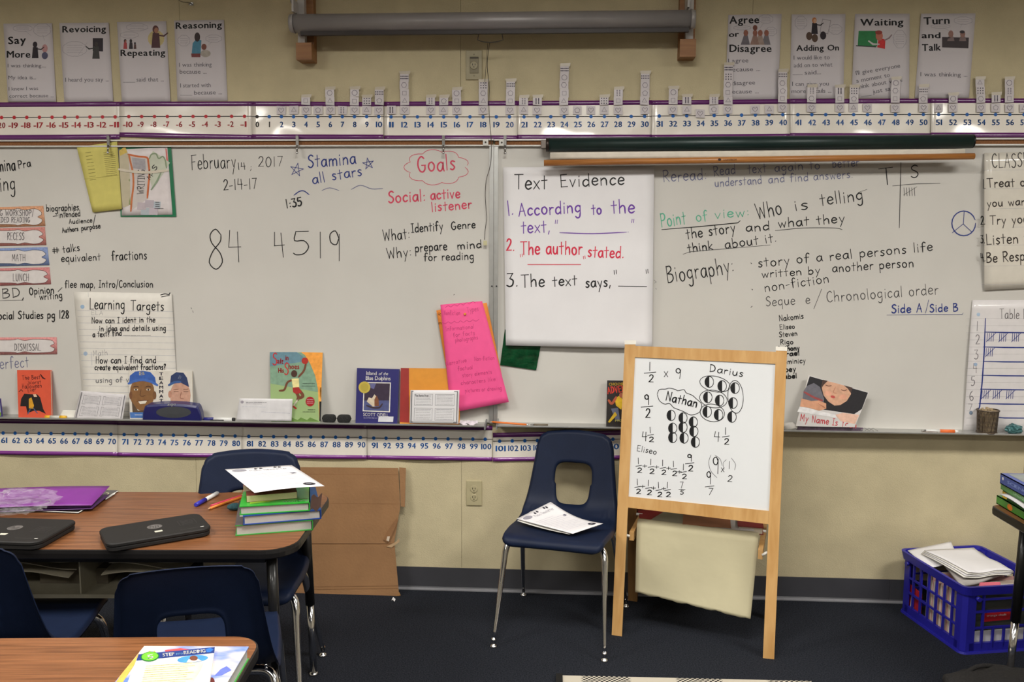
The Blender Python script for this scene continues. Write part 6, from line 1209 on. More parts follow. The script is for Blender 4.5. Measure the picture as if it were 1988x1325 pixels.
cs = [fl(437, 912, pz + .008), fl(566, 903.5, pz + .006), fl(630, 944.5, pz + .004), fl(494, 957.5, pz)]
s2, SS2 = quad_paper('newsletter', 'white newsletter sheet lying on top of the book stack', 'paper', cs, lambda u, v: .004 * math.sin(math.pi * u) * v); newsletter(SS2, s2, 2)
q = MB(); c = fl(612, 984, TZ + .09); q.sheet(lambda u, v: c + Vector(((u - .5) * .028 + .006 * v, .02 * (u - .5), -.01 + v * .045 + .006 * math.sin(8 * u))), 8, 4, mat((88, 66, 58), .5, 'brown_wrapper', noise=.2), .0006, False).build('torn_wrapper', label='torn brown wrapper sticking out behind the blue textbook', cat='wrapper')

# ------------------------------------------------------------------ books on the near desk
SKY = bpy.data.materials.new('sky_cover'); SKY.use_nodes = True; nt = SKY.node_tree; b0 = nt.nodes['Principled BSDF']; b0.inputs['Roughness'].default_value = .3; nz = nt.nodes.new('ShaderNodeTexNoise'); nz.inputs['Scale'].default_value = 9; nz.inputs['Detail'].default_value = 3; tc = nt.nodes.new('ShaderNodeTexCoord'); mp = nt.nodes.new('ShaderNodeMapping'); mp.inputs['Scale'].default_value = (1, 2.2, 1); nt.links.new(tc.outputs['Object'], mp.inputs[0]); nt.links.new(mp.outputs[0], nz.inputs['Vector']); cr = nt.nodes.new('ShaderNodeValToRGB')
cr.color_ramp.elements[0].position = .38; cr.color_ramp.elements[0].color = (*lin((96, 128, 206)), 1); cr.color_ramp.elements[1].position = .58; cr.color_ramp.elements[1].color = (*lin((216, 206, 198)), 1); nt.links.new(nz.outputs['Fac'], cr.inputs[0]); nt.links.new(cr.outputs[0], b0.inputs['Base Color'])
def px_book(name, label, top4, z, th, cover, side=None, hard=True):
    """book whose cover is seen at four pixels (back left, back right, front right, front left)"""
    c = [fl(x, y, z + th) for x, y in top4]; ctr = sum(c, Vector()) / 4; r = thing(name, label, 'book', (ctr.x, ctr.y, z), 0, 'picture books on the near desk')
    def sl(z0, z1, ins, m, nm):
        P = [p + (ctr - p).normalized() * ins for p in c]; q = MB(); q.add([Vector((p.x, p.y, z0)) for p in P] + [Vector((p.x, p.y, z1)) for p in P], [(3, 2, 1, 0), (4, 5, 6, 7), (0, 1, 5, 4), (1, 2, 6, 5), (2, 3, 7, 6), (3, 0, 4, 7)], m); return q.build(nm, r)
    t = .003 if hard else .0006; sl(z, z + t, 0, side or cover, 'back_cover'); sl(z + t, z + th - t, .005 if hard else .0004, mat((190, 190, 186), .8, 'grey_pages', noise=.1, scale=400), 'page_block'); sl(z + th - t, z + th, 0, cover, 'front_cover')
    return r, (lambda x, y, off=0.0: fl(x, y, z + th + off))
def ext(a, b, f): return (a[0] + (b[0] - a[0]) * f, a[1] + (b[1] - a[1]) * f)
r, Sk = px_book('picture_book', 'large hardcover picture book with a cloudy sky cover on the near desk, underneath', [(280, 1255), (483, 1256), ext((483, 1256), (443, 1323), 2.1), ext((280, 1255), (233, 1313), 2.4)], TZ + .0005, .03, SKY, GRN)
q = MB(); q.poly(Sk, [(270, 1268), (262, 1290), (242, 1320), (225, 1345), (212, 1345), (225, 1325), (236, 1309)], .0004, C(224, 170, 80)); q.poly(Sk, [(320, 1263), (350, 1259), (372, 1262), (322, 1269)], .0004, C(214, 80, 80)); q.poly(Sk, [(416, 1313), (428, 1300), (440, 1294), (450, 1302), (430, 1312)], .0004, C(96, 110, 190)); q.poly(Sk, [(286, 1270), (290, 1264), (296, 1268), (300, 1264), (304, 1270)], .0004, C(200, 200, 60)); q.ell(Sk, 411, 1326, 6, 10, .0005, C(96, 40, 36)); q.build('cover_picture', r)
zz = TZ + .031
r, Sk = px_book('picture_book', 'white early-reader book with a blue banner on top of the sky-covered book, near desk', [(269, 1271), (417, 1257), ext((417, 1257), (407, 1325), 1.9), ext((269, 1271), (250, 1320), 2.6)], zz, .006, mat((222, 220, 212), .35, 'white_cover2', coat=.4), None, False)
q = MB(); q.poly(Sk, [(269, 1271), (417, 1257), (416, 1268.5), (264.5, 1283.5)], .0005, C(36, 56, 120)); q.poly(Sk, [(400, 1261), (408, 1258.5), (415, 1262), (408, 1267), (401, 1267)], .0008, C(50, 110, 190)); q.ell(Sk, 291, 1275.5, 18, 9.5, .0008, C(30, 110, 50), a=-6, n=24); q.ell(Sk, 291, 1275, 16, 8, .0011, C(106, 184, 52), a=-6, n=24); q.ell(Sk, 374, 1280, 30, 7, .0006, C(70, 140, 206), a=-5, n=24); q.poly(Sk, [(362, 1287), (366, 1281), (384, 1280), (392, 1284), (370, 1287)], .0009, C(214, 206, 196)); q.ell(Sk, 376, 1278.5, 8, 5, .0011, C(110, 66, 50)); q.poly(Sk, [(283, 1293), (396, 1286), (389, 1302), (372, 1330), (272, 1345)], .0006, C(232, 224, 176)); q.build('cover_picture', r)
q = MB(); printed(q, Sk, "STEP", (316, 1275.5), (339, 1273), 6, PAPERW, 1, .0012); printed(q, Sk, "INTO", (342, 1272), (355, 1271), 3, C(130, 180, 220), 1, .0012); printed(q, Sk, "READING", (357, 1271), (399, 1267), 6, PAPERW, 1, .0012); printed(q, Sk, "5", (286, 1280), (298, 1279), 8, PAPERW, 1, .0016)
for k in range(9): scribble(q, Sk, (284 - 1.4 * k, 1294 + 4.3 * k), (372 + 8 * math.sin(k * 2) - k, 1288.5 + 4.3 * k), 1.7, C(150, 140, 110), .001, seed=k + 3)
q.build('title', r)
# ------------------------------------------------------------------ books on the right desk (spines to the left)
def spine_book(label, px, z, depth, w, th, cover, dx=0.0, art=None, rz=0.0, hard=True):
    p = fl(*px, z); r = thing('textbook', label, 'book', (p.x + w / 2 + dx, p.y - depth / 2, z), rz, 'book stack on the right desk'); t = .003
    MB().box((0, 0, t / 2), (w, depth, t), cover).box((0, 0, th - t / 2), (w, depth, t), cover).box((-w / 2 + t / 2, 0, th / 2), (t, depth, th), cover).build('cover', r, world=False)
    MB().box((.002, 0, th / 2), (w - .01, depth - .01, th - 2 * t), mat((186, 184, 180), .8, 'page_edges3', noise=.1, scale=300)).build('page_block', r, world=False)
    if art: q = MB(); art(q, lambda x, y, off=0.0: Vector((-w / 2 - off, -x, y)), lambda x, y, off=0.0: Vector((x, y, th + off)), w, depth, th); q.build('cover_print', r, world=False)
    return th
GR2 = mat((66, 140, 46), .45, 'green_cover2', coat=.3); z = TZ + .0005
def ar1(q, S, T, w, d, th): q.ell(S, -.04, th / 2, .018, .011, .0006, C(220, 130, 50)); q.poly(S, [(.06, .008), (.10, .008), (.10, .018), (.06, .018)], .0006, C(200, 206, 190))
z += spine_book('green textbook with an orange spine mark, lowest in the right desk stack', (1934, 978), z, .27, .21, .030, GR2, art=ar1) + .0006
def ar2(q, S, T, w, d, th): q.poly(S, [(-d / 2 + .002, .002), (-d / 2 + .03, .002), (-d / 2 + .03, th - .002), (-d / 2 + .002, th - .002)], .0006, C(216, 176, 60)); q.ell(S, -d / 2 + .016, th / 2, .006, .006, .001, C(80, 40, 30))
z += spine_book('dark green textbook with a yellow spine label, second in the stack on the right desk', (1948, 966), z, .24, .19, .026, mat((42, 96, 44), .45, 'dark_green2', coat=.3), art=ar2, rz=.06) + .0006
q = MB(); c = fl(1975, 960, z); q.sheet(lambda u, v: c + Vector(((u - .3) * .2, -.05 - (v - .2) * .24, .003 + .004 * math.sin(5 * v) - .012 * max(0, .3 - u))), 8, 8, PAPER, .002).build('loose_papers', label='white papers stuck between the green books on the right desk', cat='paper'); z += .010
def ar4(q, S, T, w, d, th): printed(q, S, "LANGUAGE ARTS", (-.04, .007), (.07, .007), .009, C(170, 200, 170), 0, .0006, flip=-1)
z += spine_book('green textbook lying right under the blue one on the right desk', (1941, 950), z, .27, .21, .022, mat((80, 140, 74), .45, 'green_cover3', coat=.3), art=ar4, rz=-.03) + .0006
def ar5(q, S, T, w, d, th):
    printed(q, S, "SCIENCE", (-.09, .014), (.06, .014), .010, C(140, 160, 210), 0, .0006, flip=-1); q.ell(S, -d / 2 + .02, .022, .006, .006, .0006, C(206, 206, 214)); q.poly(T, [(-w / 2 + .02, -d / 2 + .01), (w / 2 - .01, -d / 2 + .01), (w / 2 - .01, d / 2 - .01), (-w / 2 + .02, d / 2 - .01)], .0004, mat((126, 132, 128), .35, 'cover_photo', noise=.4, scale=14))
spine_book('thick blue textbook on top of the stack on the right desk', (1941, 939), z, .28, .22, .036, mat((44, 70, 150), .4, 'blue_cover4', coat=.4), art=ar5)

# ================================================================== easel
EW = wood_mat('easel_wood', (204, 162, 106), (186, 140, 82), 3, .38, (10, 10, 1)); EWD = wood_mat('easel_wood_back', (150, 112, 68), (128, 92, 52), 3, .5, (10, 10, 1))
F1, F2 = fl(1197, 1235), fl(1491, 1280); fwd = ROT @ Vector((0, 0, 1)); dF1, dF2 = (F1 - CAM).dot(fwd), (F2 - CAM).dot(fwd)
T1 = CAM + ray(1223, 665) * (dF1 / FPX); T2 = CAM + ray(1517, 679) * (dF2 / FPX)
EP = plane3(F1, F2, (T1 + T2) / 2 + ((F1 - F2) * 0)); ez = thing('easel', 'wooden A-frame easel holding a small whiteboard with fraction sums', 'easel', (F1 + F2) / 2)
def ep(nm, poly, t0, t1, m, parent=ez, label=None):
    q = MB(); q.prism(EP, poly, t0, t1, m); return q.build(nm, parent, label=label)
ep('front_post', [(1213, 668), (1234, 668), (1207.5, 1236.5), (1187.5, 1233.5)], -.022, 0, EW); ep('front_post', [(1506.5, 680), (1528, 680), (1503, 1281), (1481, 1279)], -.022, 0, EW)
ep('post_cap', [(1212.5, 661), (1235, 661), (1235, 669), (1212.5, 669)], -.024, .001, mat((226, 222, 212), .4, 'cap_white')); ep('post_cap', [(1506, 673), (1528.5, 674), (1528.5, 682), (1506, 681)], -.024, .001, mat((226, 222, 212), .4, 'cap_white'))
ep('top_rail', [(1233.5, 672), (1507, 683.5), (1506, 707), (1232.5, 694)], -.02, -.001, EW); ep('bottom_rail', [(1220, 964.5), (1493, 992.5), (1492, 1018.5), (1219, 986)], -.02, -.001, EW)
WB2 = mat((222, 224, 226), .25, 'easel_board', noise=.02, scale=3, coat=.3); eb = ep('board', [(1231, 691), (1507, 704), (1493, 996), (1218, 968)], -.012, -.006, WB2)
def SE(x, y, off=0.0): return EP(x, y, -.006 + off)
K = BLACKI
def frac(q, a, b, x, y, w=16, h=17, lw=1.7, dy=2):
    lw += .4
    W1(eb, SE, a, (x - 3 if a == '1' else x - 5, y - 4), (x + 2 if a == '1' else x + 5, y - 4), h, lw, K, jit=0); q.line(SE, [(x - w / 2, y + dy * .5), (x + w / 2, y - dy * .5)], lw, .0006, K); W1(eb, SE, b, (x - 3, y + h + 2), (x + 6, y + h + 2.5), h - 2, lw, K, jit=0)
q = MB(); frac(q, '1', '2', 1262, 724, 22, 16); W1(eb, SE, "x", (1289, 732), (1297, 732), 18, 2, K); W1(eb, SE, "9", (1310, 734), (1322, 735), 19, 2, K); frac(q, '9', '2', 1256, 790, 22, 19, 2); W1(eb, SE, "4", (1246, 856), (1256, 856), 17, 2.2, K); frac(q, '1', '2', 1263, 845, 11, 11, 1.6)
q.build('handwriting', eb, label='column of fractions at the left of the small board')
q = MB(); W1(eb, SE, "Darius", (1377, 722), (1442, 732), 14, 2, K)
def pie(x, y, r=8.5, a=90):
    q = MB()
    q.line(SE, [(x + r * math.cos(t / 8 * math.pi), y + r * 1.25 * math.sin(t / 8 * math.pi)) for t in range(16)], 1.4, .0007, K, closed=True); q.ell(SE, x, y, r * .92, r * 1.15, .0005, K, a0=a, a1=a + 180, n=12); q.build('half_shaded_circle', eb)
for x, y in ((1377, 742), (1402, 750), (1427, 754), (1374, 772), (1397, 778), (1423, 783), (1373, 800), (1395, 806), (1421, 810)): pie(x, y)
for cx_, cy_, rx, ry, a in ((1388, 746, 30, 15, 12), (1385, 775, 27, 17, 10), (1383, 802, 24, 17, 10), (1428, 771, 15, 32, -3)):
    ca, sa = math.cos(math.radians(a)), math.sin(math.radians(a)); q.line(SE, [(cx_ + rx * math.cos(t / 12 * math.pi) * ca - ry * math.sin(t / 12 * math.pi) * sa, cy_ + rx * math.cos(t / 12 * math.pi) * sa + ry * math.sin(t / 12 * math.pi) * ca) for t in range(24)], 1.2, .0009, K, closed=True)
frac(q, '1', '2', 1409, 848, 13, 13, 1.7); W1(eb, SE, "4", (1385, 856), (1397, 857), 18, 2, K); q.build('handwriting', eb, label='circled half-shaded circles under a name')
q = MB(); W1(eb, SE, "Nathan", (1292, 777), (1352, 792), 17, 2.8, K); 
cl = [(1276, 766), (1280, 757), (1292, 756), (1300, 754), (1312, 757), (1316, 759), (1328, 757), (1332, 763), (1344, 768), (1352, 775), (1362, 785), (1360, 798), (1352, 804), (1340, 806), (1328, 800), (1318, 796), (1308, 792), (1300, 784), (1290, 785), (1280, 778)]
q.line(SE, cl, 1.3, .0007, K, True, True)
for x, y in ((1303, 807), (1326, 812), (1346, 820), (1306, 832), (1326, 830), (1347, 838), (1306, 850), (1328, 851), (1350, 859)): pie(x, y, 8.2)
q.build('handwriting', eb, label='name in a cloud above nine half-shaded circles')
q = MB(); W1(eb, SE, "Eliseo", (1236, 876), (1274, 883), 11, 1.5, K)
for x, y in ((1240, 905), (1264, 907), (1287, 909), (1308, 911), (1327, 917)): frac(q, '1', '2', x, y, 11, 11, 1.5)
for x, y in ((1252, 910), (1275, 912), (1298, 914), (1319, 921)): W1(eb, SE, "+", (x - 4, y), (x + 4, y), 10, 1.8, K)
for x, y in ((1238, 946), (1259, 948), (1279, 952), (1296, 952)): frac(q, '1', '2', x, y, 11, 11, 1.6)
for x, y in ((1248, 950), (1269, 953), (1289, 954)): W1(eb, SE, "+", (x - 4, y), (x + 4, y), 10, 1.8, K)
frac(q, '9', '2', 1339, 900, 16, 13, 1.8); W1(eb, SE, "7", (1320, 948), (1327, 948), 12, 1.6, K); q.line(SE, [(1318, 951), (1330, 951)], 1.5, .0006, K); W1(eb, SE, "5", (1320, 960), (1327, 961), 8, 1.5, K)
q.build('handwriting', eb, label='rows of added halves')
q = MB(); W1(eb, SE, "9", (1383, 921), (1396, 921), 32, 2, K); W1(eb, SE, "x", (1400, 917), (1406, 917), 14, 1.8, K); W1(eb, SE, "1", (1413, 911), (1418, 911), 14, 1.6, K); W1(eb, SE, "2", (1412, 935), (1421, 936), 12, 1.6, K); W1(eb, SE, "9", (1371, 940), (1381, 940), 24, 2, K); q.line(SE, [(1369, 946), (1386, 944)], 1.8, .0006, K); W1(eb, SE, "7", (1374, 961), (1383, 962), 13, 1.8, K)
GYI = C(120, 120, 124); q.line(SE, [(1380, 884), (1376, 898), (1380, 915), (1392, 928)], 1.1, .0006, GYI, True); q.line(SE, [(1388, 884), (1398, 892), (1402, 905)], 1.1, .0006, GYI, True); q.line(SE, [(1410, 893), (1404, 900), (1406, 912)], 1, .0006, GYI, True); q.line(SE, [(1420, 890), (1428, 902), (1426, 913)], 1.1, .0006, GYI, True); q.build('handwriting', eb, label='nine halves worked out twice')
# back frame, arms, tray, paper roll
nB = EP.n.copy(); back = Vector((-EP.n.x, -EP.n.y, 0)).normalized(); side = (F2 - F1).normalized()
RF1 = fl(1229, 1166); RF2 = RF1 + (F2 - F1)
for Tt, Rf in ((T1, RF1), (T2, RF2)):
    a = Tt + back * .03 - Vector((0, 0, .03)); b = Rf; e = side * .02; dpt = back * .011; q = MB()
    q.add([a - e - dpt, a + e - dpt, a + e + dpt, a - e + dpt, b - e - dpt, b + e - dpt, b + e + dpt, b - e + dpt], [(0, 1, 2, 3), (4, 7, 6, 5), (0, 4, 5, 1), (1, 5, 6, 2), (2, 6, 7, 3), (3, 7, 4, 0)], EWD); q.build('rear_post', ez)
def bar(a, b, w, h, m, nm, par=ez):
    a, b = Vector(a), Vector(b); d = (b - a).normalized(); u = Vector((0, 0, 1)); s_ = d.cross(u).normalized() * w / 2; u2 = s_.cross(d).normalized() * h / 2; q = MB()
    q.add([a - s_ - u2, a + s_ - u2, a + s_ + u2, a - s_ + u2, b - s_ - u2, b + s_ - u2, b + s_ + u2, b - s_ + u2], [(0, 1, 2, 3), (4, 7, 6, 5), (0, 4, 5, 1), (1, 5, 6, 2), (2, 6, 7, 3), (3, 7, 4, 0)], m); return q.build(nm, par)
A1 = EP(1226, 1042, -.05) ; A2_ = EP(1476, 1078, -.05); WPK = mat((230, 228, 222), .4, 'white_knob')
for A_, s_, px in ((A1, 1, (1214, 1039)), (A2_, -1, (1490, 1073))):
    bar(A_, A_ + back * .30 + Vector((0, 0, .02)), .018, .036, EW, 'side_arm')
    e_ = EP(px[0], px[1], -.045); MB().tube([A_ - side * s_ * .008, e_], .0055, WPK, 10).build('peg', ez)
    MB().tube([A_ + back * .16 + Vector((0, 0, .045)) - side * s_ * .012, A_ + back * .16 + Vector((0, 0, .045)) + side * s_ * .014], .005, WPK, 10).build('peg', ez)
S1, S2 = A1 + side * .02 + Vector((0, 0, .03)), A2_ - side * .02 + Vector((0, 0, .03))
q = MB(); q.add([S1 + back * .02, S2 + back * .02, S2 + back * .27, S1 + back * .27] + [v - Vector((0, 0, .012)) for v in (S1 + back * .02, S2 + back * .02, S2 + back * .27, S1 + back * .27)], [(0, 1, 2, 3), (7, 6, 5, 4), (0, 4, 5, 1), (1, 5, 6, 2), (2, 6, 7, 3), (3, 7, 4, 0)], mat((140, 32, 34), .5, 'red_tray')); q.build('shelf', ez, label='red shelf between the legs')
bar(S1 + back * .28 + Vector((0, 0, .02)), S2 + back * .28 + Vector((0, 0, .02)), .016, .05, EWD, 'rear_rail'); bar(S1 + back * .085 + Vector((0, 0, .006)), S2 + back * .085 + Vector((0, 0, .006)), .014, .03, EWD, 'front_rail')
L_ = (S2 - S1).length
for k, (u, dpt, w, d, th, c, lab, rz) in enumerate(((.10, .16, .13, .17, .012, (140, 34, 38), 'red book on the easel shelf, left', .3), (.30, .14, .15, .19, .02, (150, 148, 130), 'pale book lying on the easel shelf, left of centre', -.25), (.56, .15, .19, .2, .026, (150, 96, 66), 'brown-edged book on the easel shelf, centre', .12), (.80, .16, .13, .2, .02, (176, 172, 170), 'grey booklet on the easel shelf, right of centre', .2), (.93, .16, .10, .15, .03, (120, 26, 30), 'dark red book at the right end of the easel shelf', .1))):
    cc = S1 + side * L_ * u + back * dpt + Vector((0, 0, th / 2 + .006)); az = math.atan2(side.y, side.x) + rz; col = mat(c, .55, 'shelf_book_cover')
    r = MB().box(cc + Vector((0, 0, th / 2 - .0015)), (w, d, .003), col, az).box(cc - Vector((0, 0, th / 2 - .0015)), (w, d, .003), col, az).build('shelf_book', label=lab, cat='book', group='books on the easel shelf'); MB().box(cc, (w - .008, d - .008, th - .006), mat((196, 186, 168), .8, 'shelf_pages'), az).build('page_block', r)
# cream paper hanging from the roll
CRM = mat((196, 188, 156), .8, 'cream_paper', noise=.05, scale=6, bump=.5, bscale=7); RP = Plane(EP.p - EP.n * .062, EP.n)
cs = [RP(1237, 1006), RP(1474, 1032), RP(1457, 1203), RP(1232, 1152)]; Bq = bezq(*cs)
nrm = Bq.n if Bq.n.dot(CAM - cs[0]) > 0 else -Bq.n
def cream(u, v):
    if v < .12:  # over the roll
        a = (1 - v / .12) * math.pi * .62; p = Bq(u, .12 / 1.0); return p + Vector((0, 0, .030 * math.sin(a))) - nrm * (.030 * (1 - math.cos(a)))
    p = Bq(u, v); tear = 0
    if v > .97: tear = .004 * math.sin(37 * u) * math.sin(11 * u)
    return p + nrm * (.006 * math.sin(3 * u + 5 * v) * v - .02 * (v - .12) * .4 + (.03 * max(0, u + v - 1.75) ** 1.2)) + Vector((0, 0, tear))
q = MB(); q.sheet(cream, 24, 30, CRM, .0005); pr_ = q.build('paper_sheet', label='sheet of cream paper hanging from the roll under the easel board', cat='paper')
ra, rb = cs[0] * .88 + cs[3] * .12 - nrm * .030 - side * .0, cs[1] * .88 + cs[2] * .12 - nrm * .030
MB().tube([ra, rb], .0275, CRM, 20).build('paper_roll', pr_)

# ================================================================== blue crate with hanging papers
BLU = mat((36, 34, 150), .38, 'blue_plastic_crate', noise=.06, scale=14)
K0, K1 = fl(1745, 1185), fl(1866, 1272); ax = (K1 - K0).normalized(); ay = Vector((-ax.y, ax.x, 0)); Lc = (K1 - K0).length; Wc = .36; Hc = .272
if ay.x < 0: ay = -ay
ctr = K0 + ax * Lc / 2 + ay * Wc / 2; cr_ = thing('storage_crate', 'blue plastic lattice crate full of papers on the carpet at the right', 'crate', ctr)
def cp(l, w, z): return K0 + ax * (l + Lc / 2) + ay * (w + Wc / 2) + Vector((0, 0, z))
def cring(hl, hw_, r, z):
    o = []
    for sx, sy, a0 in ((1, 1, 0), (-1, 1, 90), (-1, -1, 180), (1, -1, 270)):
        for k in range(7): a = math.radians(a0 + 90 * k / 6); o.append(cp(sx * (hl - r) + r * math.cos(a), sy * (hw_ - r) + r * math.sin(a), z))
    return o
def tubewall(z0, z1, g0, g1, th, m, nm, par=cr_, r=.03):
    hl, hw_ = Lc / 2, Wc / 2; o0, o1, i1, i0 = cring(hl + g0, hw_ + g0, r, z0), cring(hl + g1, hw_ + g1, r, z1), cring(hl + g1 - th, hw_ + g1 - th, r * .8, z1), cring(hl + g0 - th, hw_ + g0 - th, r * .8, z0)
    q = MB(); q.loft([o0, o1, i1, i0, o0], m, False); return q.build(nm, par)
tubewall(Hc - .035, Hc, .004, .010, .012, BLU, 'rim'); tubewall(.0, .04, -.004, -.004, .012, BLU, 'base_ring'); tubewall(0, .008, .004, .002, .016, BLU, 'foot_flange')
MB().loft([cring(Lc / 2 - .01, Wc / 2 - .01, .02, .004), cring(Lc / 2 - .01, Wc / 2 - .01, .02, .01)], BLU).build('floor_plate', cr_)
for sl in (-1, 1):
    for sw in (-1, 1):
        q = MB(); hl, hw_ = Lc / 2 - .004, Wc / 2 - .004; q.loft([[cp(sl * hl, sw * (hw_ - .05), z), cp(sl * hl, sw * (hw_ - .015), z), cp(sl * (hl - .015), sw * hw_, z), cp(sl * (hl - .05), sw * hw_, z), cp(sl * (hl - .05), sw * (hw_ - .006), z), cp(sl * (hl - .017), sw * (hw_ - .008), z), cp(sl * (hl - .007), sw * (hw_ - .018), z), cp(sl * (hl - .006), sw * (hw_ - .05), z)] for z in (.01, Hc - .01)], BLU, True); q.build('corner_post', cr_)
def cbar(a, b, w): return bar(a, b, w, w, BLU, 'lattice_bar', cr_)
for s in (-1, 1):
    for k in range(1, 7): l = -Lc / 2 + .03 + (Lc - .06) * k / 7; cbar(cp(l, s * (Wc / 2 - .008), .02), cp(l + .0001, s * (Wc / 2 - .008), Hc - .02), .008)
    for z in (.10, .165): bar(cp(-Lc / 2 + .02, s * (Wc / 2 - .008), z), cp(Lc / 2 - .02, s * (Wc / 2 - .008), z), .007, .008, BLU, 'lattice_bar', cr_)
    for k in range(1, 6): w = -Wc / 2 + .04 + (Wc - .08) * k / 6; cbar(cp(s * (Lc / 2 - .008), w, .02), cp(s * (Lc / 2 - .008), w + .0001, .10 if k not in (1, 5) else Hc - .02), .008)
    for z in (.10, .165, .215): bar(cp(s * (Lc / 2 - .008), -Wc / 2 + .02, z), cp(s * (Lc / 2 - .008), Wc / 2 - .02, z), .007, .008, BLU, 'lattice_bar', cr_)
MB().tube([cp(Lc / 2 - .004, -Wc / 2 + .055, Hc - .05), cp(Lc / 2 + .012, -Wc / 2 + .055, Hc - .05)], .009, BLU, 12).build('hinge_peg', cr_); MB().tube([cp(-Lc / 2 + .05, -Wc / 2 + .004, Hc - .045), cp(-Lc / 2 + .05, -Wc / 2 - .012, Hc - .045)], .009, BLU, 12).build('hinge_peg', cr_)
r9 = random.Random(4)
cols = [(206, 200, 196), (216, 170, 160), (200, 186, 170), (222, 214, 206), (206, 160, 150), (196, 190, 180)]
for k in range(23):
    l = -Lc / 2 + .15 + .0098 * k; h = .21 + r9.uniform(-.02, .012); q = MB(); col = mat(cols[k % 6], .8, 'folder_paper')
    q.sheet(lambda u, v: cp(l + .006 * math.sin(3 * u + k) + r9.uniform(-.0006, .0006), (u - .5) * (Wc - .05), .012 + v * h), 4, 2, col, .004, False).build('hanging_paper', label='upright sheaf of papers packed in the blue crate', cat='papers', group='sheaves packed in the blue crate')
q = MB(); q.prism(lambda x, y, off=0.0: cp(x, -Wc / 2 + .022 + off, y), [(-Lc / 2 + .03, .03), (-Lc / 2 + .12, .03), (-Lc / 2 + .12, .12), (-Lc / 2 + .03, .13)], 0, .003, mat((176, 34, 46), .45, 'red_card')).build('red_folder', label='red and white folder inside the left end of the blue crate', cat='folder')
q = MB(); q.prism(lambda x, y, off=0.0: cp(x, -Wc / 2 + .019 + off, y), [(-Lc / 2 + .05, .035), (-Lc / 2 + .075, .035), (-Lc / 2 + .055, .10)], 0, .002, PAPER).build('white_card', label='white triangle of card beside the red folder in the blue crate', cat='card')
q = MB(); q.prism(lambda x, y, off=0.0: cp(Lc / 2 - .024 - off, x, y), [(-.08, .115), (.06, .12), (.06, .158), (-.08, .158)], 0, .004, mat((190, 32, 44), .4, 'red_box')).build('red_box', label='red box with small white print in the front of the blue crate', cat='box')
q = MB(); S_ = lambda x, y, off=0.0: cp(Lc / 2 - .0238 + off, x, y); printed(q, S_, "orange", (-.065, .137), (-.02, .137), .008, PAPER, 0, .001, flip=-1); printed(q, S_, "chalk", (-.015, .137), (.02, .137), .008, PAPER, 0, .001, flip=-1); o_ = q.build('print', [o for o in bpy.data.objects if o.name.startswith('red_box')][0])
q = MB(); q.prism(lambda x, y, off=0.0: cp(Lc / 2 - .022 - off, x, y), [(-.13, .025), (.10, .03), (.10, .082), (-.122, .08), (-.128, .07)], 0, .003, PAPER).build('white_sheet', label='white sheet behind the bottom slots of the blue crate front', cat='paper')
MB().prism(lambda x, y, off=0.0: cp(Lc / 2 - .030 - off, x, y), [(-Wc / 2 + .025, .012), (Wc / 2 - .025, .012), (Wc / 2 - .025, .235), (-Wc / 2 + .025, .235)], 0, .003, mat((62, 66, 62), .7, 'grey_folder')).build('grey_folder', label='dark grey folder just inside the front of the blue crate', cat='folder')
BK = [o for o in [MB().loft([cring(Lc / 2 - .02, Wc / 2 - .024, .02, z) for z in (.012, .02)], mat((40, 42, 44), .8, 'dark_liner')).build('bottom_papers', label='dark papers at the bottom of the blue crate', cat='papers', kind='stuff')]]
zc_ = Hc - .028
def crate_sheet(px4, dz, th, m, label, nm='paper_stack', wav=.006):
    cs = [fl(x, y, Hc + d_) for (x, y), d_ in zip(px4, dz)]; Bz = bezq(*cs); q = MB(); q.sheet(lambda u, v: Bz(u, v) + Vector((0, 0, wav * math.sin(4 * u + 1) * math.sin(3 * v + .5) + wav * .5 * math.sin(9 * u * v + 2))), 12, 10, m, th); return q.build(nm, label=label, cat='papers')
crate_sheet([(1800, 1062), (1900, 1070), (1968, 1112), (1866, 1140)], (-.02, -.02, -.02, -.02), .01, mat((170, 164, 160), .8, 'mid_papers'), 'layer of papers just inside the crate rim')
crate_sheet([(1762, 1071), (1846, 1052), (1866, 1090), (1800, 1104)], (.0, .016, -.004, -.012), .002, PAPER, 'white sheet curling up at the back left of the blue crate', 'loose_sheet', .003)
for k in range(4):
    o = 3 * k
    crate_sheet([(1794 - 2 * k, 1072 + o * .6), (1890, 1064 + o * .5), (1966 - k, 1108 + o), (1880 - 3 * k, 1112 + o * 1.1)], (.022 - .006 * k, .014 - .006 * k, .006 - .005 * k, .016 - .006 * k), .0022, PAPERW if k % 2 else PAPER, 'white sheet in the sagging pile on the blue crate, %s' % ('topmost', 'second from the top', 'third from the top', 'lowest of the pile')[k], 'loose_sheet', .006)
crate_sheet([(1902, 1132), (1942, 1131), (1943, 1139), (1900, 1141)], (-.004,) * 4, .002, mat((226, 110, 130), .6, 'pink_tab'), 'pink paper tab at the front rim of the blue crate', 'paper_tab', 0)

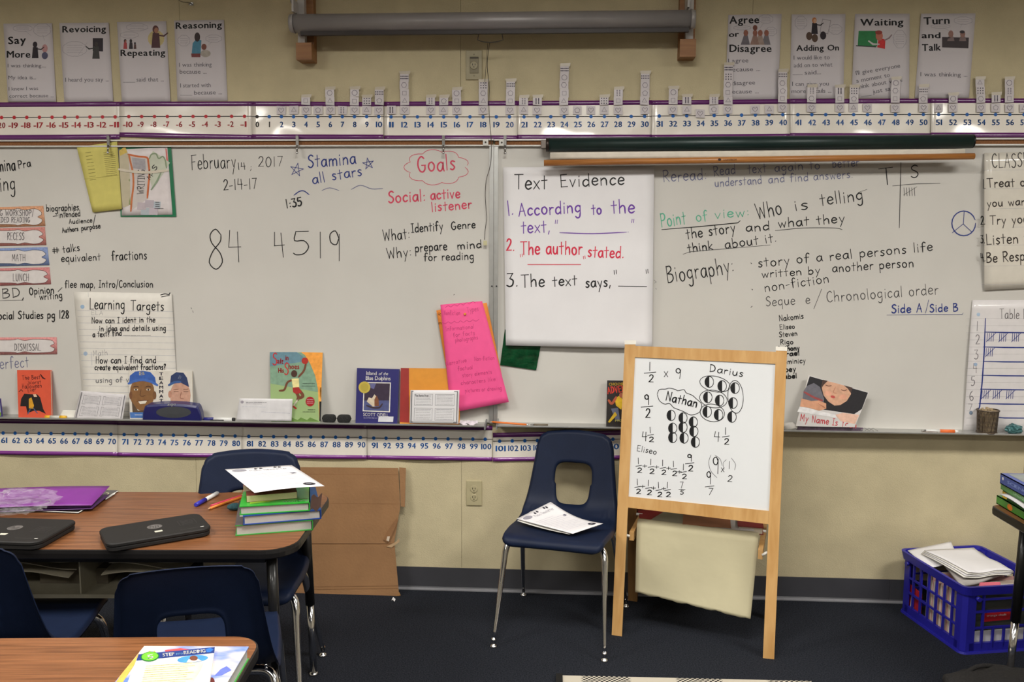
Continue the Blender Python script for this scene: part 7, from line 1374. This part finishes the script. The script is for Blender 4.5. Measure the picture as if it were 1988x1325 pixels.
# ================================================================== bag and rug
BG = mat((30, 28, 28), .85, 'black_canvas', noise=.3, scale=120, bump=.4); c = fl(1962, 1372, .0); q = MB(); me = bmesh.new(); bmesh.ops.create_icosphere(me, subdivisions=4, radius=1); vv = []; vi = {}
for i, v in enumerate(me.verts):
    k = 1 + .22 * mnoise.noise(v.co * 2 + Vector((3, 1, 0))) + .08 * mnoise.noise(v.co * 6); vi[v] = i; z = v.co.z * .07 * k; vv.append(c + Vector((v.co.x * .22 * k, v.co.y * .14 * k, max(0, z + .045))))
q.add(vv, [[vi[v] for v in f.verts] for f in me.faces], BG, True); me.free(); bg = q.build('backpack', label='black canvas bag slumped on the carpet in the bottom right corner', cat='bag')
q = MB(); q.tube(catmull([c + Vector(p) for p in ((-.17, .03, .07), (-.08, .08, .10), (.02, .09, .095), (.1, .06, .09))]), .008, BG, 8).build('strap', bg)
RUGM = bpy.data.materials.new('woven_rug'); RUGM.use_nodes = True; nt = RUGM.node_tree; b0 = nt.nodes['Principled BSDF']; b0.inputs['Roughness'].default_value = .95
tc = nt.nodes.new('ShaderNodeTexCoord'); wv = nt.nodes.new('ShaderNodeTexWave'); wv.wave_type = 'BANDS'; wv.bands_direction = 'X'; wv.inputs['Scale'].default_value = .95; wv.inputs['Phase Offset'].default_value = 5.7; wv.inputs['Distortion'].default_value = .6; wv.inputs['Detail'].default_value = 1; nt.links.new(tc.outputs['Object'], wv.inputs['Vector'])
ck = nt.nodes.new('ShaderNodeTexChecker'); ck.inputs['Scale'].default_value = 110; nt.links.new(tc.outputs['Object'], ck.inputs['Vector']); ck.inputs['Color1'].default_value = (*lin((196, 188, 172)), 1); ck.inputs['Color2'].default_value = (*lin((34, 32, 32)), 1)
mx = nt.nodes.new('ShaderNodeMix'); mx.data_type = 'RGBA'; cr2 = nt.nodes.new('ShaderNodeValToRGB'); cr2.color_ramp.elements[0].position = .45; cr2.color_ramp.elements[1].position = .55; nt.links.new(wv.outputs['Fac'], cr2.inputs[0]); nt.links.new(cr2.outputs[0], mx.inputs[0]); nt.links.new(ck.outputs['Color'], mx.inputs[6]); mx.inputs[7].default_value = (*lin((190, 182, 166)), 1); nt.links.new(mx.outputs[2], b0.inputs['Base Color'])
ra_, rb_ = fl(1092, 1312, .008), fl(1575, 1323, .008); e_ = (rb_ - ra_).normalized(); n_ = Vector((e_.y, -e_.x, 0)); L_ = (rb_ - ra_).length
q = MB(); P = [ra_, rb_, rb_ + n_ * .7, ra_ + n_ * .7]; q.add([Vector((p.x, p.y, .0005)) for p in P] + P, [(3, 2, 1, 0), (4, 5, 6, 7), (0, 1, 5, 4), (1, 2, 6, 5), (2, 3, 7, 6), (3, 0, 4, 7)], RUGM); rg = q.build('rug', label='woven black and cream rug at the bottom edge in front of the chair', cat='rug')
bar(ra_ - e_ * .012, ra_ + n_ * .7 - e_ * .012, .024, .014, BLACKP, 'border_strip', rg)
